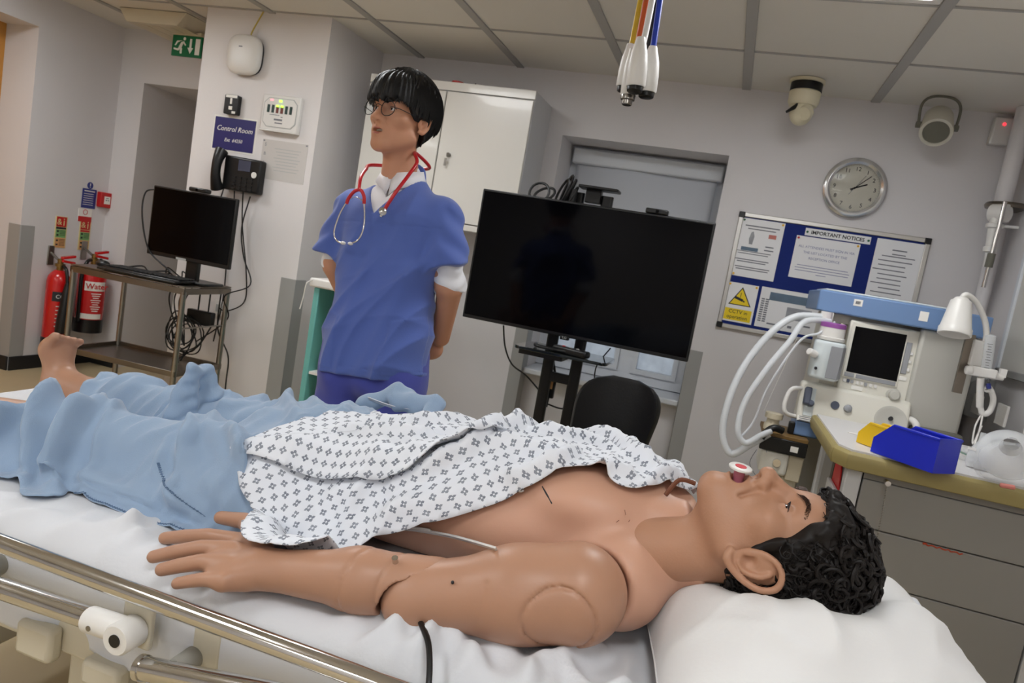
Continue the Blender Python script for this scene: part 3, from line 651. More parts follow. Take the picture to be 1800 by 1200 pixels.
# black shell chair, its back turned to the bed
ch = thing('chair','black padded chair standing between the television stand and the bed','chair',(-.31,2.72,FZ))
M('black_vinyl',(9,9,10),.36,spec=.3,bump=(120,.05))
bk = MB(); vs=[]; fs=[]; nn=26; rows=16
def bhalf(q):   # outline of the backrest: rounded shoulders, slightly narrower waist
    w = .156*(.86+.14*min(1,q*1.6))
    return w if q < .66 else max(.02, w*(1-((q-.66)/.345)**2.6)**(1/2.6))
for i in range(rows+1):
    q_ = (i/rows)**.8; w = bhalf(min(q_,.999))
    for k in range(nn+1):
        s_ = -1+2*k/nn; vs.append((-.345+.03*q_+s_*w, 2.70+.06*q_-.045*(s_*w/.172)**2, .60+.352*q_))
for i in range(rows):
    for k in range(nn): a_=i*(nn+1)+k; fs.append((a_,a_+1,a_+nn+2,a_+nn+1))
o = bk.add(vs,fs).build('backrest','black_vinyl',ch); md = o.modifiers.new('thick','SOLIDIFY'); md.thickness = .034; md.offset = 0
b_ = o.modifiers.new('round','BEVEL'); b_.width = .012; b_.segments = 3; b_.limit_method='ANGLE'; b_.angle_limit = math.radians(50)
MB().prism(rrect(.42,.42,.07),(-.335,2.5,.575),(1,0,0),(0,1,0),.05).build('seat','black_vinyl',ch,bevel=.015,seg=3)
for sx_ in (-1,1):
    for sy_ in (-1,1): MB().cyl((-.335+.17*sx_,2.5+.17*sy_,.58),(-.335+.2*sx_,2.5+.2*sy_,FZ),.011,n=10).build('leg','chrome',ch)
    MB().tube(spline([(-.335+.14*sx_,2.66,.58),(-.335+.15*sx_,2.72,.60),(-.33+.15*sx_,2.73,.68)],6),.011,8).build('back_stay','chrome',ch)

# ================================================================== ceiling and wall devices at the back right
M('ivory',(222,214,186),.4); M('speaker_grey',(112,110,98),.7,bump=(400,.3)); M('speaker_cream',(196,192,178),.45)
c = Vector((.14,3.62,CZ)); t = thing('security_camera','ivory dome-headed security camera mounted under the ceiling','camera',c)
MB().lathe([(0,.078),(.012,.078),(.014,.07)],c,(0,0,-1),28).build('ceiling_plate','ivory',t)
MB().lathe([(.014,.07),(.05,.07)],c,(0,0,-1),28).build('black_collar','black_plastic',t)
MB().lathe([(.05,.066),(.055,.07),(.10,.068),(.115,.06),(.12,.04)],c,(0,0,-1),28).build('pan_base','ivory',t)
MB().sphere(c+Vector((.0,-.01,-.145)),.055,24,16,(.95,1,1.1)).build('head','ivory',t)
MB().cyl(c+Vector((-.02,-.04,-.12)),c+Vector((-.065,-.075,-.165)),.012,.006,10).build('lens_slot','black_plastic',t)
MB().cyl(c+Vector((.02,-.05,-.15)),c+Vector((.01,-.07,-.165)),.034,.03,18).build('side_boss','ivory',t)
c = Vector((.715,3.66,CZ)); t = thing('loudspeaker','round cream loudspeaker on a bracket under the ceiling','loudspeaker',c)
ax = Vector((-.12,-.72,-.62)).normalized(); cc = c+Vector((0,-.01,-.135))
MB().lathe([(-.085,.045),(-.08,.06),(.05,.068),(.058,.066),(.058,.054),(.052,.052)],cc,ax,30).build('drum','speaker_cream',t)
MB().lathe([(.045,.053),(.054,.052),(.056,.04)],cc,ax,28).build('grille','speaker_grey',t)
m = MB().tube(spline([cc+Vector((-.075,0,0)),cc+Vector((-.078,.01,.09)),c+Vector((-.04,0,-.006)),c+Vector((.04,0,-.006)),cc+Vector((.078,.01,.09)),cc+Vector((.075,0,0))],6),.006,8); m.build('bracket','speaker_grey',t)
for s_ in (-1,1): MB().cyl(cc+Vector((.06*s_,0,0)),cc+Vector((.085*s_,0,0)),.014,n=12).build('knob','speaker_grey',t)
c = Vector((1.012,WB,2.275)); t = thing('motion_sensor','small white motion sensor with red light in the upper wall corner','sensor',c)
MB().prism([(-.04,-.062),(.038,-.062),(.045,.062),(-.035,.062)],c,(1,0,0),(0,0,1),.045).build('housing','white_plastic',t,bevel=.008,seg=3)
MB().cyl(c+Vector((0.004,-.044,.03)),c+Vector((.004,-.047,.03)),.006,n=12).build('red_light','red_led',t)
# riser pipe, ring clamp, hanging suction column
px_, py_ = 1.058, 3.72
t = thing('riser_pipe','thick white painted pipe running down the back right corner','pipe',(px_,py_,FZ))
MB().cyl((px_,py_,1.93),(px_,py_,CZ),.036,n=24).build('upper_pipe','wall_paint',t); MB().cyl((px_+.03,py_+.06,FZ),(px_+.03,py_+.06,1.93),.03,n=20).build('lower_pipe','wall_paint',t)
MB().lathe([(0,.085),(.012,.09),(.022,.085)],(px_+.02,py_-.01,1.915),Z3,28).build('flange','steel_sheet',t)
MB().cyl((px_-.045,py_-.05,1.885),(px_-.0,py_-.10,1.885),.04,n=24).cyl((px_-.02,py_-.10,1.885),(px_-.02,py_-.106,1.885),.016,n=14).build('swivel_joint','white_plastic',t,bevel=.004)
p0 = at(1767,355,y=3.6); p1 = at(1728,505,y=3.6)
t = thing('drip_pole','thin steel pole with white clamp leaning down from the pipe joint','pole',(p1.x,3.6,p1.z))
MB().cyl(p0,p1,.009,n=12).build('rod','chrome',t); mid = p0.lerp(p1,.68); dv = (p1-p0).normalized()
MB().cyl(mid-dv*.03,mid+dv*.03,.016,n=14).build('grey_sleeve','speaker_grey',t)
q0 = at(1753,372,y=3.64); q1 = at(1735,465,y=3.64); dq = (q1-q0).normalized()
MB().lathe([(0,.02),(.05,.022),(.055,.034),(.07,.034),(.075,.024),(.15,.02),(.155,.027),(.175,.027),(.18,.016),(.24,.014)],q0,dq,18).build('regulator_stem','white_plastic',t)
MB().cyl(q0+dq*.06,q0+dq*.06+Vector((.09,.0,.004)),.007,n=10).build('side_arm','white_plastic',t)
# trunking and wall unit on the right wall
M('trunk_grey',(150,150,148),.4); M('panel_dark',(150,147,142),.5)
tr = thing('wall_trunking','grey dado trunking with rounded top along the right wall','trunking',(WR,2.6,.98))
MB().prism([(0,0),(.085,.012),(.095,.07),(.085,.155),(.06,.175),(0,.18)],(WR,3.5,.99),(-1,0,0),(0,0,1),-.0001).build('end_cap','trunk_grey',tr)
MB().prism([(0,0),(.085,.012),(.095,.07),(.085,.155),(.06,.175),(0,.18)],(WR,3.52,.99),(-1,0,0),(0,0,1),3.2).build('trunk','trunk_grey',tr,bevel=.004)
for k in range(5): MB().box((WR-.1,3.3-.28*k,1.03),(WR-.09,3.4-.28*k,1.11)).build('outlet','white_plastic',tr,bevel=.003)
M('board_cream',(206,203,196),.5)
wp = thing('wall_board','tall pale panel fixed on the right wall above the trunking','panel',(WR,3.1,1.2))
MB().box((WR-.02,2.2,1.22),(WR,3.45,1.95)).build('board','board_cream',wp,bevel=.004); MB().box((WR-.03,2.2,1.2),(WR,3.46,1.23)).build('lower_edge','trunk_grey',wp,bevel=.003); MB().box((WR-.03,3.44,1.2),(WR,3.47,1.96)).build('side_edge','upvc',wp,bevel=.003)

# wall clock
M('silver_rim',(226,226,226),.22,.75)
c = Vector((.462,WB,1.944)); R0 = .144
t = thing('wall_clock','round chrome wall clock with pale dial above the notice board','clock',c)
MB().lathe([(0,R0*.93),(.012,R0),(.026,R0*1.0),(.036,R0*.93),(.038,R0*.86),(.03,R0*.79),(.018,R0*.775)],c,(0,-1,0),64,caps=False).build('chrome_rim','silver_rim',t)
M('dial',(222,218,204),.5)
MB().lathe([(.004,R0*.9),(.012,R0*.79)],c,(0,-1,0),48).build('dial','dial',t)
for h in range(1,13):
    a = math.radians(90-30*h); text('numeral',str(h),.027,'ink',t,c+Vector((R0*.63*math.cos(a),-.0122,R0*.63*math.sin(a))),*BW)
ring = MB()
for k in range(60):
    a = math.radians(6*k); d_ = Vector((math.cos(a),0,math.sin(a))); n_ = Vector((-d_.z,0,d_.x))
    ring.obox(c+d_*(R0*.755)+Vector((0,-.0125,0)),d_,n_,Y3,.004 if k%5 else .007,.0008,.0006)
ring.build('minute_marks','ink_soft',t)['kind']='stuff'
def hand(nm, ang, L, w, mat, tail=.02, dep=.016):
    a = math.radians(90-ang); d_ = Vector((math.cos(a),0,math.sin(a))); n_ = Vector((-d_.z,0,d_.x))
    MB().obox(c+d_*((L-tail)/2)+Vector((0,-dep,0)),d_,n_,Y3,L+tail,w,.001).build(nm,mat,t)
hand('hour_hand',66,.058,.006,'ink'); hand('minute_hand',45,.09,.003,'ink',dep=.018); hand('second_hand',32,.075,.0015,'ink_soft',.04,.02)
MB().cyl(c+Vector((0,-.012,0)),c+Vector((0,-.022,0)),.005,n=12).build('hub','ink',t)
M('clock_glass',(250,250,250),.02,trans=1.0,ior=1.2,spec=.8)
MB().lathe([(.0265,R0*.80),(.030,R0*.6),(.032,R0*.3),(.0325,.001)],c,(0,-1,0),40,caps=False).build('glass','clock_glass',t)

# notice board with its papers
bx0,bx1,bz0,bz1 = -.038,.842,1.166,1.757
c = Vector(((bx0+bx1)/2,WB,(bz0+bz1)/2)); t = thing('notice_board','blue felt notice board in an aluminium frame below the clock','notice board',(c.x,WB,bz0))
M('felt_blue',(16,38,112),.85,bump=(350,.2)); M('aluminium',(196,194,190),.35,.85)
MB().box((bx0+.01,WB-.012,bz0+.01),(bx1-.01,WB,bz1-.01)).build('felt_panel','felt_blue',t)
fwid=.022
for nm,lo,hi in (('frame_rail',(bx0,bz1-fwid),(bx1,bz1)),('frame_rail',(bx0,bz0),(bx1,bz0+fwid)),('frame_rail',(bx0,bz0),(bx0+fwid,bz1)),('frame_rail',(bx1-fwid,bz0),(bx1,bz1))):
    MB().box((lo[0],WB-.02,lo[1]),(hi[0],WB,hi[1])).build(nm,'aluminium',t,bevel=.003)
for x in (bx0,bx1):
    for z in (bz0,bz1):
        sx_ = 1 if x==bx0 else -1; sz_ = 1 if z==bz0 else -1
        MB().box((x-.002*sx_,WB-.022,z-.002*sz_),(x+.028*sx_,WB,z+.028*sz_)).build('corner_cap','black_plastic',t,bevel=.003)
PY = WB-.0135
M('pin_yellow',(232,180,40),.4); M('pin_green',(20,90,60),.4); M('photo_grey',(150,152,158),.6,var=(20,.5)); M('brochure_blue',(92,112,132),.5,var=(14,.4)); M('ink_blue',(132,136,170),.6); M('ink_red',(196,120,110),.6)
def paper(name, p_tl, p_br, label, pins=(), mat='white_paper'):
    a = at(*p_tl,y=PY); b = at(*p_br,y=PY); w = b.x-a.x; h = a.z-b.z; c = Vector(((a.x+b.x)/2,PY,(a.z+b.z)/2))
    o = thing(name,label,'notice',c)
    plate('sheet',mat,o,c,*BW,w,h,.0012)
    for (u,v,m_) in pins:
        q = c+Vector((u*(w/2-.01),-.001,v*(h/2-.01))); MB().cyl(q,q-Vector((0,.006,0)),.0055,n=12).build('pin',m_,o)
    return o,c,w,h
o,c,w,h = paper('training_notice',(1306,382),(1359,495),'white sheet with a small figure drawing at the top left of the board',[(-1,1,'pin_green'),(1,1,'pin_yellow'),(-1,-1,'pin_yellow')])
bars('print_lines','ink_soft',o,c,*BW,[(0,h*.38,w*.8,.006),(0,h*.33,w*.65,.005)]+[(-.02,-h*.06-.011*k,w*(.82-.1*(k%2)),.004) for k in range(2)]+[(-.02,-h*.2-.011*k,w*(.8-.12*(k%2)),.005) for k in range(2)]+[(-.01,-h*.33-.011*k,w*(.82-.06*(k%2)),.005) for k in range(2)]+[(w*.25,h*.06,.04,.006),(w*.25,-h*.0,.045,.006)],off=.0012)
bars('red_heading','ink_red',o,c,*BW,[(w*.27,h*.24,.036,.02)],off=.0012)
MB().prism([(-.008,-.03),(.008,-.03),(.012,.01),(.004,.035),(-.006,.03),(-.012,.0)],c+Vector((-w*.2,-.0012,h*.17)),(1,0,0),(0,0,1),.0006).build('figure_drawing','photo_grey',o)
plate('picture_base','brochure_blue',o,c+Vector((-w*.2,0,-.005)),*BW,w*.4,.018,.0006,off=.0012)
o,c,w,h = paper('board_heading',(1417,400),(1529,430),'narrow white strip lettered IMPORTANT NOTICES',[(-1,-.1,'pin_green'),(1,-.1,'pin_green')])
text('lettering','IMPORTANT NOTICES',.0245,'ink',o,c+Vector((0,-.0014,-.001)),*BW,bold=.0006)
# its real height
o,c,w,h = paper('sign_in_notice',(1401,413),(1496,504),'landscape sheet asking attendees to sign in, in the middle of the board',[(-1,1,'sign_red'),(1,1,'pin_yellow')])
for k,s_ in enumerate(('ALL ATTENDEES MUST SIGN IN VIA','THE LIST LOCATED BY THE','RECEPTION OFFICE')): text('lettering',s_,.0165,'ink_blue',o,c+Vector((0,-.0014,h*.26-.027*k)),*BW)
bars('print_lines','ink_blue',o,c,*BW,[(0,-h*.18-.013*k,w*(.8,.86,.84,.16)[k],.003) for k in range(4)],off=.0012)
o,c,w,h = paper('instructions_notice',(1543,418),(1600,552),'white sheet of printed lines at the right side of the board')
bars('print_lines','ink_soft',o,c,*BW,[(0,h*.36,w*.3,.006),(0,h*.3,w*.28,.005),(0,h*.265,w*.68,.005)]+[(-.01*(k%3)-.01,h*.2-.022*k,w*(.7,.56,.66,.6,.5,.62,.45,.64,.5)[k],.005) for k in range(9)],off=.0012)
o,c,w,h = paper('cctv_notice',(1281,494),(1320,571),'white CCTV in operation notice with a yellow triangle',[(-1,1,'pin_yellow'),(1,1,'pin_yellow')])
TR = [(-.056,-.045),(.056,-.045),(0,.05)]; tc_ = c+Vector((0,-.0012,h*.16))
MB().prism([(u*1.0,v*1.0) for u,v in TR],tc_,(1,0,0),(0,0,1),.0006).build('triangle_border','ink',o)
MB().prism([(u*.86,v*.86-.002) for u,v in TR],tc_-Vector((0,.0006,0)),(1,0,0),(0,0,1),.0005).build('yellow_triangle','sign_yellow',o)
MB().prism([(-.026,.0),(.014,-.012),(.01,-.024),(-.03,-.012)],tc_-Vector((0,.0012,0)),(1,0,0),(0,0,1),.0005).prism([(.014,-.016),(.022,-.02),(.02,-.027),(.012,-.022)],tc_-Vector((0,.0012,0)),(1,0,0),(0,0,1),.0005).prism([(-.004,.02),(-.001,.02),(-.001,-.005),(-.004,-.005)],tc_-Vector((0,.0012,0)),(1,0,0),(0,0,1),.0005).build('camera_pictogram','ink',o)
plate('yellow_band','sign_yellow',o,c+Vector((0,0,-h*.31)),*BW,w*.88,h*.30,.0006,off=.0012)
text('lettering','CCTV in',.026,'ink',o,c+Vector((0,-.002,-h*.24)),*BW); text('lettering','operation',.026,'ink',o,c+Vector((0,-.002,-h*.375)),*BW)
o,c,w,h = paper('equipment_poster',(1340,503),(1432,592),'poster with a grey machine photograph, half hidden by the pale hoses')
plate('photo_band','brochure_blue',o,c+Vector((.01,0,h*.3)),*BW,w*.76,h*.2,.0006,off=.0012); plate('photo','photo_grey',o,c+Vector((.05,0,-h*.05)),*BW,w*.4,h*.3,.0006,off=.0012)
bars('print_lines','ink_soft',o,c,*BW,[(-w*.44+.021*j,h*.2-.011*k,.016,.007) for j in range(2) for k in range(11)]+[(-.06,-h*.38,.06,.008),(.02,-h*.38,.02,.012),(.09,-h*.3,.05,.008)],off=.0012)
# ================================================================== anaesthesia machine
M('machine_cream',(222,219,208),.4,var=(3,.02)); M('machine_grey',(192,190,182),.45); M('machine_blue',(112,142,186),.4,var=(3,.03)); M('keypad_grey',(150,152,156),.5)
M('purple',(150,84,160),.4); M('slate',(76,82,98),.45); M('tray_brown',(120,92,48),.5,var=(8,.2)); M('bluegrey_panel',(206,214,216),.35)
AY = 3.1; ZT = 1.335
t = thing('anaesthesia_machine','cream anaesthesia machine with blue top and black screen beside the work cart','machine',(.65,3.35,FZ))
# body column, blue header shelf, side cover
MB().box((.40,3.16,FZ+.12),(.93,3.62,1.34)).build('body','machine_cream',t,bevel=.01)
MB().box((.36,3.14,FZ+.06),(.97,3.66,FZ+.14)).build('plinth','machine_grey',t,bevel=.01)
for (x,y) in ((.42,3.2),(.9,3.2),(.42,3.6),(.9,3.6)): MB().cyl((x-.015,y,FZ+.04),(x+.015,y,FZ+.04),.04,n=18).build('castor','black_plastic',t)
hp = [(.335,3.12),(.722,3.035),(.945,3.09),(.945,3.56),(.335,3.56)]
MB().prism(hp,(0,0,ZT),(1,0,0),(0,1,0),.085).build('blue_header','machine_blue',t,bevel=.006)
MB().prism([(.36,3.16),(.70,3.09),(.86,3.13),(.86,3.5),(.36,3.5)],(0,0,ZT+.085),(1,0,0),(0,1,0),.008).build('header_lid','bluegrey_panel',t,bevel=.003)
hd = Vector((.387,-.085,0)).normalized(); hn = Vector((-.085,-.387,0)).normalized()
def hplate(nm, mat, s_, z, w, h): MB().obox(Vector((.335,3.12,0))+hd*s_+Vector((0,0,z))+hn*.001,hd,Z3,hn,w,h,.002).build(nm,mat,t)
hplate('white_tag','sign_white',.145,ZT+.055,.032,.026); hplate('tag_print','ink_soft',.145,ZT+.055,.018,.012); hplate('pink_sticker','sign_white',.375,ZT+.045,.03,.036)
# large grey side cover right of the screen
MB().prism([(.715,3.06),(.925,3.10),(.925,3.5),(.715,3.5)],(0,0,.86),(1,0,0),(0,1,0),ZT-.86).build('side_cover','machine_grey',t,bevel=.012,seg=3)
MB().box((.745,3.045,.885),(.93,3.09,.965)).build('cover_recess','speaker_grey',t,bevel=.01)
# tilted screen panel
def sp(px,py,y=AY): return at(px,py,y=y)
A0,A1,A2,A3 = sp(1497,561,3.1),sp(1622,582,3.1),sp(1592,712,3.07),sp(1470,685,3.07)
m = MB(); nrm = (A1-A0).cross(A3-A0).normalized(); nrm = nrm if nrm.y < 0 else -nrm
def quad_slab(m, q, dep):
    vs = [p_ for p_ in q]+[p_-nrm*dep for p_ in q]; return m.add(vs,[(0,1,2,3),(7,6,5,4),(0,4,5,1),(1,5,6,2),(2,6,7,3),(3,7,4,0)])
quad_slab(m,[A3,A2,A1,A0],.09).build('console','machine_cream',t,bevel=.008)
def on(u,v,off=0.002):   # point of the console face, u right, v down
    return A0.lerp(A1,u).lerp(A3.lerp(A2,u),v)+nrm*off
def cquad(nm, mat, u0,v0,u1,v1,dep=.004,par=None): 
    q=[on(u0,v1,dep),on(u1,v1,dep),on(u1,v0,dep),on(u0,v0,dep)]
    return quad_slab(MB(),q,dep).build(nm,mat,par or t,bevel=.001,seg=1)
cquad('screen_bezel','machine_cream',.03,.03,.82,.80,.006)
cquad('screen','screen_black',.075,.085,.80,.72,.008)
cquad('soft_key_strip','keypad_grey',.06,.73,.20,.785,.009); cquad('soft_key_strip','keypad_grey',.225,.73,.79,.785,.009); cquad('side_key_strip','keypad_grey',.825,.18,.90,.60,.006)
for k in range(8):
    u = (.06,.115,.17,.25,.31,.37,.44,.51)[k]; cquad('button','slate' if k==1 else ('keypad_grey' if k in (2,5) else 'white_plastic'),u,.82,u+.042,.865,.006)
cquad('pink_label','sign_white',.20,.89,.36,.945,.003); cquad('pink_label','sign_white',.80,.64,.93,.69,.003)
for k in range(3): cquad('round_button','white_plastic',.90,.30+.11*k,.94,.34+.11*k,.005)
kn = on(.80,.905,.0); MB().lathe([(0,.026),(.006,.026),(.008,.02),(.03,.019),(.034,.015)],kn,nrm,24).build('rotary_knob','machine_grey',t)
# front desk below the console
D = [sp(1415,678,3.06),sp(1597,725,3.06),sp(1588,800,3.0),sp(1392,735,3.0)]
zt = (D[0].z+D[1].z)/2
MB().prism([(0,0),(.11,0),(.11,.15),(.05,.15)],(.335,3.0,.90),(0,1,0),(0,0,1),.40).build('front_panel','machine_cream',t,bevel=.012,seg=3)
FPN = Vector((0,-.15,.05)).normalized(); 
def fp(x, s_): return Vector((x,3.0+.05*s_,.90+.15*s_))+FPN*.001
FU = Vector((0,.05,.15)).normalized()
MB().lathe([(0,.016),(.004,.016),(.004,.012),(.003,.0119)],fp(.468,.55),FPN,20).build('ring_switch','slate',t); MB().lathe([(0,.0155),(.012,.014),(.016,.009)],fp(.515,.53),FPN,20).build('steel_knob','keypad_grey',t)
MB().obox(fp(.375,.5),X3,FU,FPN,.036,.115,.004).build('switch_plate','bluegrey_panel',t,bevel=.004); MB().obox(fp(.362,.62)+FPN*.016,X3,FU,FPN,.026,.07,.03).cyl(fp(.378,.45)+FPN*.005,fp(.378,.45)+FPN*.03,.013,n=14).build('lever_switch','slate',t,bevel=.006)
MB().lathe([(0,.058),(.004,.058),(.0045,.048),(.001,.042)],fp(.67,.45),FPN,32).build('round_recess','machine_grey',t); MB().cyl(fp(.668,.5),fp(.668,.5)+FPN*.012,.008,n=12).build('key_lock','ink',t)
MB().obox(fp(.375,.06),X3,FU,FPN,.07,.02,.002).build('warning_label','sign_white',t); 
for k in range(3): MB().obox(fp(.375,.10-.045*k)+FPN*.0015,X3,FU,FPN,.055,.003,.001).build('print_line','ink_soft',t)
MB().tube(spline([(.342,3.05,1.02),(.305,3.02,1.015),(.29,3.01,.99),(.285,3.0,.94),(.30,3.0,.915),(.337,3.02,.908)],8),.0085,10).build('grab_handle','white_plastic',t)
MB().tube(spline([(.735,3.06,.985),(.752,3.03,.982),(.762,3.02,.96),(.762,3.02,.90),(.755,3.03,.868)],8),.013,10).build('grab_handle','white_plastic',t)
# vaporiser on the back bar
vx,vy = .400,3.03
v = MB().prism([(-.058,-.04),(-.02,-.062),(.045,-.055),(.06,-.01),(.055,.06),(-.05,.06)],(vx,vy,1.075),(1,0,0),(0,1,0),.15).build('vaporiser_body','bluegrey_panel',t,bevel=.012,seg=3)
MB().prism([(-.0,-.064),(.045,-.057),(.062,-.012),(.057,.0)],(vx,vy,1.085),(1,0,0),(0,1,0),.125).build('vaporiser_window','keypad_grey',v,bevel=.002)
MB().lathe([(0,.05),(.012,.052),(.014,.047),(.05,.046)],(vx,vy,1.228),Z3,28).build('vaporiser_collar','white_plastic',v); MB().lathe([(0,.047),(.016,.047),(.019,.04)],(vx,vy,1.278),Z3,28).build('purple_dial','purple',v)
MB().cyl((vx-.045,vy-.05,1.165),(vx-.075,vy-.075,1.175),.014,n=14).build('filler_knob','white_plastic',v,bevel=.003)
MB().cyl((vx-.035,vy-.058,1.115),(vx-.038,vy-.0605,1.115),.006,n=10).build('drain_plug','ink',v)
MB().box((.362,3.09,1.30),(.40,3.12,1.335)).cyl((.372,3.08,1.335),(.372,3.08,1.285),.022,n=18).build('manifold','white_plastic',t)
MB().box((.43,3.085,1.235),(.46,3.12,1.30)).build('manifold_clip','steel_sheet',t,bevel=.003)
# absorber tray left of the machine
MB().prism([(0,0),(.17,0),(.17,.02),(0,.02)],(.225,2.95,.815),(1,0,0),(0,0,1),-.24).build('tray','tray_brown',t,bevel=.003)
MB().box((.222,2.942,.765),(.395,2.965,.822)).build('tray_front','black_plastic',t,bevel=.004)
MB().box((.335,2.94,.78),(.363,2.942,.802)).build('barcode_label','sign_white',t)
MB().box((.235,2.955,.675),(.34,3.15,.765)).build('selector_block','machine_cream',t,bevel=.01,seg=3); MB().cyl((.298,2.955,.725),(.298,2.938,.725),.015,n=20).build('selector_knob','chrome',t)
MB().box((.34,2.97,.66),(.395,3.15,.765)).build('connector_block','beige_plastic',t,bevel=.004)
MB().box((.29,3.0,.40),(.395,3.3,.675)).build('absorber_canister','cream_paint',t,bevel=.02,seg=3)
MB().box((.34,3.01,.838),(.43,3.2,.895)).build('blue_rest','machine_blue',t,bevel=.006); MB().box((.318,3.01,.838),(.342,3.04,.885)).build('black_clip','black_plastic',t,bevel=.004)
MB().lathe([(0,.032),(.02,.032),(.03,.024),(.045,.024),(.047,.034),(.068,.034)],(.258,3.02,.836),Z3,20).build('valve_cap','beige_plastic',t)
# breathing hoses
M('hose_clear',(228,232,236),.25,alpha=.72)
def hose(pts, r, label, name='breathing_hose', ribs=True, mat='hose_clear', n=14):
    P = spline(pts,n); R = [r*(1+(.07 if (i%2 and ribs) else 0)) for i in range(len(P))]
    return tag(MB().tube(P,R,12).build(name,mat),label,'hose',group='clear hoses of the anaesthesia machine')
hose([(.385,3.08,1.312),at(1400,556,y=3.06),at(1355,585,y=3.02),at(1310,640,y=2.98),at(1282,700,y=2.95),at(1270,760,y=2.93),at(1285,797,y=2.92),at(1320,780,y=2.92),at(1352,762,y=2.93)],.0135,'thick clear breathing hose bowing furthest out to the left')
hose([(.39,3.07,1.30),at(1415,565,y=3.03),at(1388,600,y=2.99),at(1350,645,y=2.95),at(1310,705,y=2.92),at(1297,755,y=2.9),at(1310,778,y=2.9),at(1338,765,y=2.91),at(1356,757,y=2.92)],.0115,'second clear breathing hose hanging inside the outer one')
hose([(.405,3.06,1.30),at(1440,585,y=3.0),at(1405,600,y=2.97),at(1350,680,y=2.95),at(1325,740,y=2.94),at(1300,770,y=2.93)],.0045,'thin clear sampling line looping between the hoses',ribs=False)
tag(MB().tube([at(1402,592,y=3.1),at(1343,722,y=3.1)],.0012,6).build('pull_cord','white_plastic'),'thin taut pale cord hanging beside the vaporiser','cord')
m = MB().tube(spline([at(1338,769,y=2.92),at(1350,757,y=2.925),at(1362,752,y=2.93),at(1376,757,y=2.94)],6),[.014]*19,12)
el = tag(m.build('hose_elbow','black_plastic'),'black elbow joining the clear hoses to the machine tray','connector')
for k,(q,lab) in enumerate((([at(1330,790,y=2.95),at(1318,815,y=2.97),at(1335,845,y=3.0),at(1350,870,y=3.02)],'fine wire curling under the hose elbow'),([at(1345,785,y=2.95),at(1352,815,y=2.97),at(1345,840,y=3.0),at(1372,862,y=3.02),at(1388,810,y=3.02)],'second fine wire looping under the hose elbow'))): tag(MB().tube(spline(q,8),.0012,6).build('thin_wire','ink_soft'),lab,'wire')
# flexible lamp with white cone shade
lt = thing('examination_lamp','white cone-shaded gooseneck lamp fixed at the machine side','lamp',at(1733,600,y=2.98))
L0 = at(1690,528,y=2.93); L1 = at(1677,588,y=2.9); la = (L1-L0).normalized()
MB().lathe([(0,.028),(.004,.034),(.10,.050),(.105,.054),(.128,.054),(.13,.05),(.12,.046),(.02,.03)],L0,la,32,caps=True).build('shade','white_plastic',lt)
MB().lathe([(-.008,.022),(.002,.028)],L0,la,24).build('shade_cap','white_plastic',lt)
MB().tube(spline([L0-la*.004,at(1698,518,y=2.93),at(1715,530,y=2.95),at(1730,560,y=2.97),at(1734,585,y=2.98),at(1732,600,y=2.98)],8),.010,12).build('gooseneck','white_plastic',lt)
q = at(1722,620,y=2.985); MB().box(q+Vector((-.026,-.012,-.05)),q+Vector((.02,.02,.045))).build('clamp_block','white_plastic',lt,bevel=.004); MB().box(q+Vector((-.05,.012,-.16)),q+Vector((-.02,.03,.06))).build('rail','steel_sheet',lt)
# suction / flow meter hanging on the rail
sm = thing('flow_meter','clear flow meter tube with white fittings hanging right of the lamp','flow meter',at(1725,720,y=2.95))
F0 = at(1742,590,y=2.95); F1 = at(1733,650,y=2.95); fa = (F1-F0).normalized(); M('clear_plastic',(236,240,242),.08,alpha=.4)
MB().lathe([(-.005,.006),(0,.017),(.155,.017)],F0,fa,20).build('meter_tube','clear_plastic',sm)
m = MB()
for k in range(12): m.obox(F0+fa*(.03+.0095*k)-Y3*.0175+X3*-.004,X3,fa,Y3,.012 if k%3 else .018,.0015,.0006)
m.build('scale_marks','ink',sm)['kind']='stuff'
MB().obox(F1+Vector((-.012,-.01,-.01)),X3,Z3,Y3,.085,.034,.04).cyl(F1+Vector((-.07,-.02,-.012)),F1+Vector((-.045,-.02,-.01)),.016,n=16).build('meter_body','white_plastic',sm,bevel=.005)
MB().cyl(F1+Vector((.03,-.01,-.015)),F1+Vector((.055,-.01,-.015)),.012,n=14).obox(F1+Vector((.05,-.01,.0)),X3,Z3,Y3,.02,.03,.02).build('outlet','white_plastic',sm)
F2 = at(1722,715,y=2.95); MB().cyl(F1+Vector((-.016,-.02,-.03)),F2,.012,n=14).build('lower_barrel','white_plastic',sm)
text('barrel_lettering','C7204',.016,'ink',sm,F1.lerp(F2,.35)+Vector((.002,-.034,0)),(F2-F1),Vector((1,0,.2)))
MB().cyl(F1+Vector((.008,-.03,-.045)),F1+Vector((.014,-.03,-.062)),.008,n=12).build('blue_plug','sign_blue',sm)
MB().tube(spline([F2+Vector((0,0,.005)),at(1728,727,y=2.95),at(1740,722,y=2.95),at(1746,700,y=2.95),at(1738,680,y=2.95),F1+Vector((.012,-.02,-.07))],8),.010,10).build('curved_tube','white_plastic',sm)
for k,(q,lab) in enumerate((([at(1728,726,y=2.95),at(1722,755,y=2.93),at(1712,785,y=2.9)],'straight white tubing dropping behind the cart'),([at(1724,730,y=2.95),at(1714,750,y=2.94),at(1710,780,y=2.93),at(1726,748,y=2.92)],'kinked white tubing dropping behind the cart'))): tag(MB().tube(spline(q,8),.003,7).build('tubing','white_plastic'),lab,'tube')

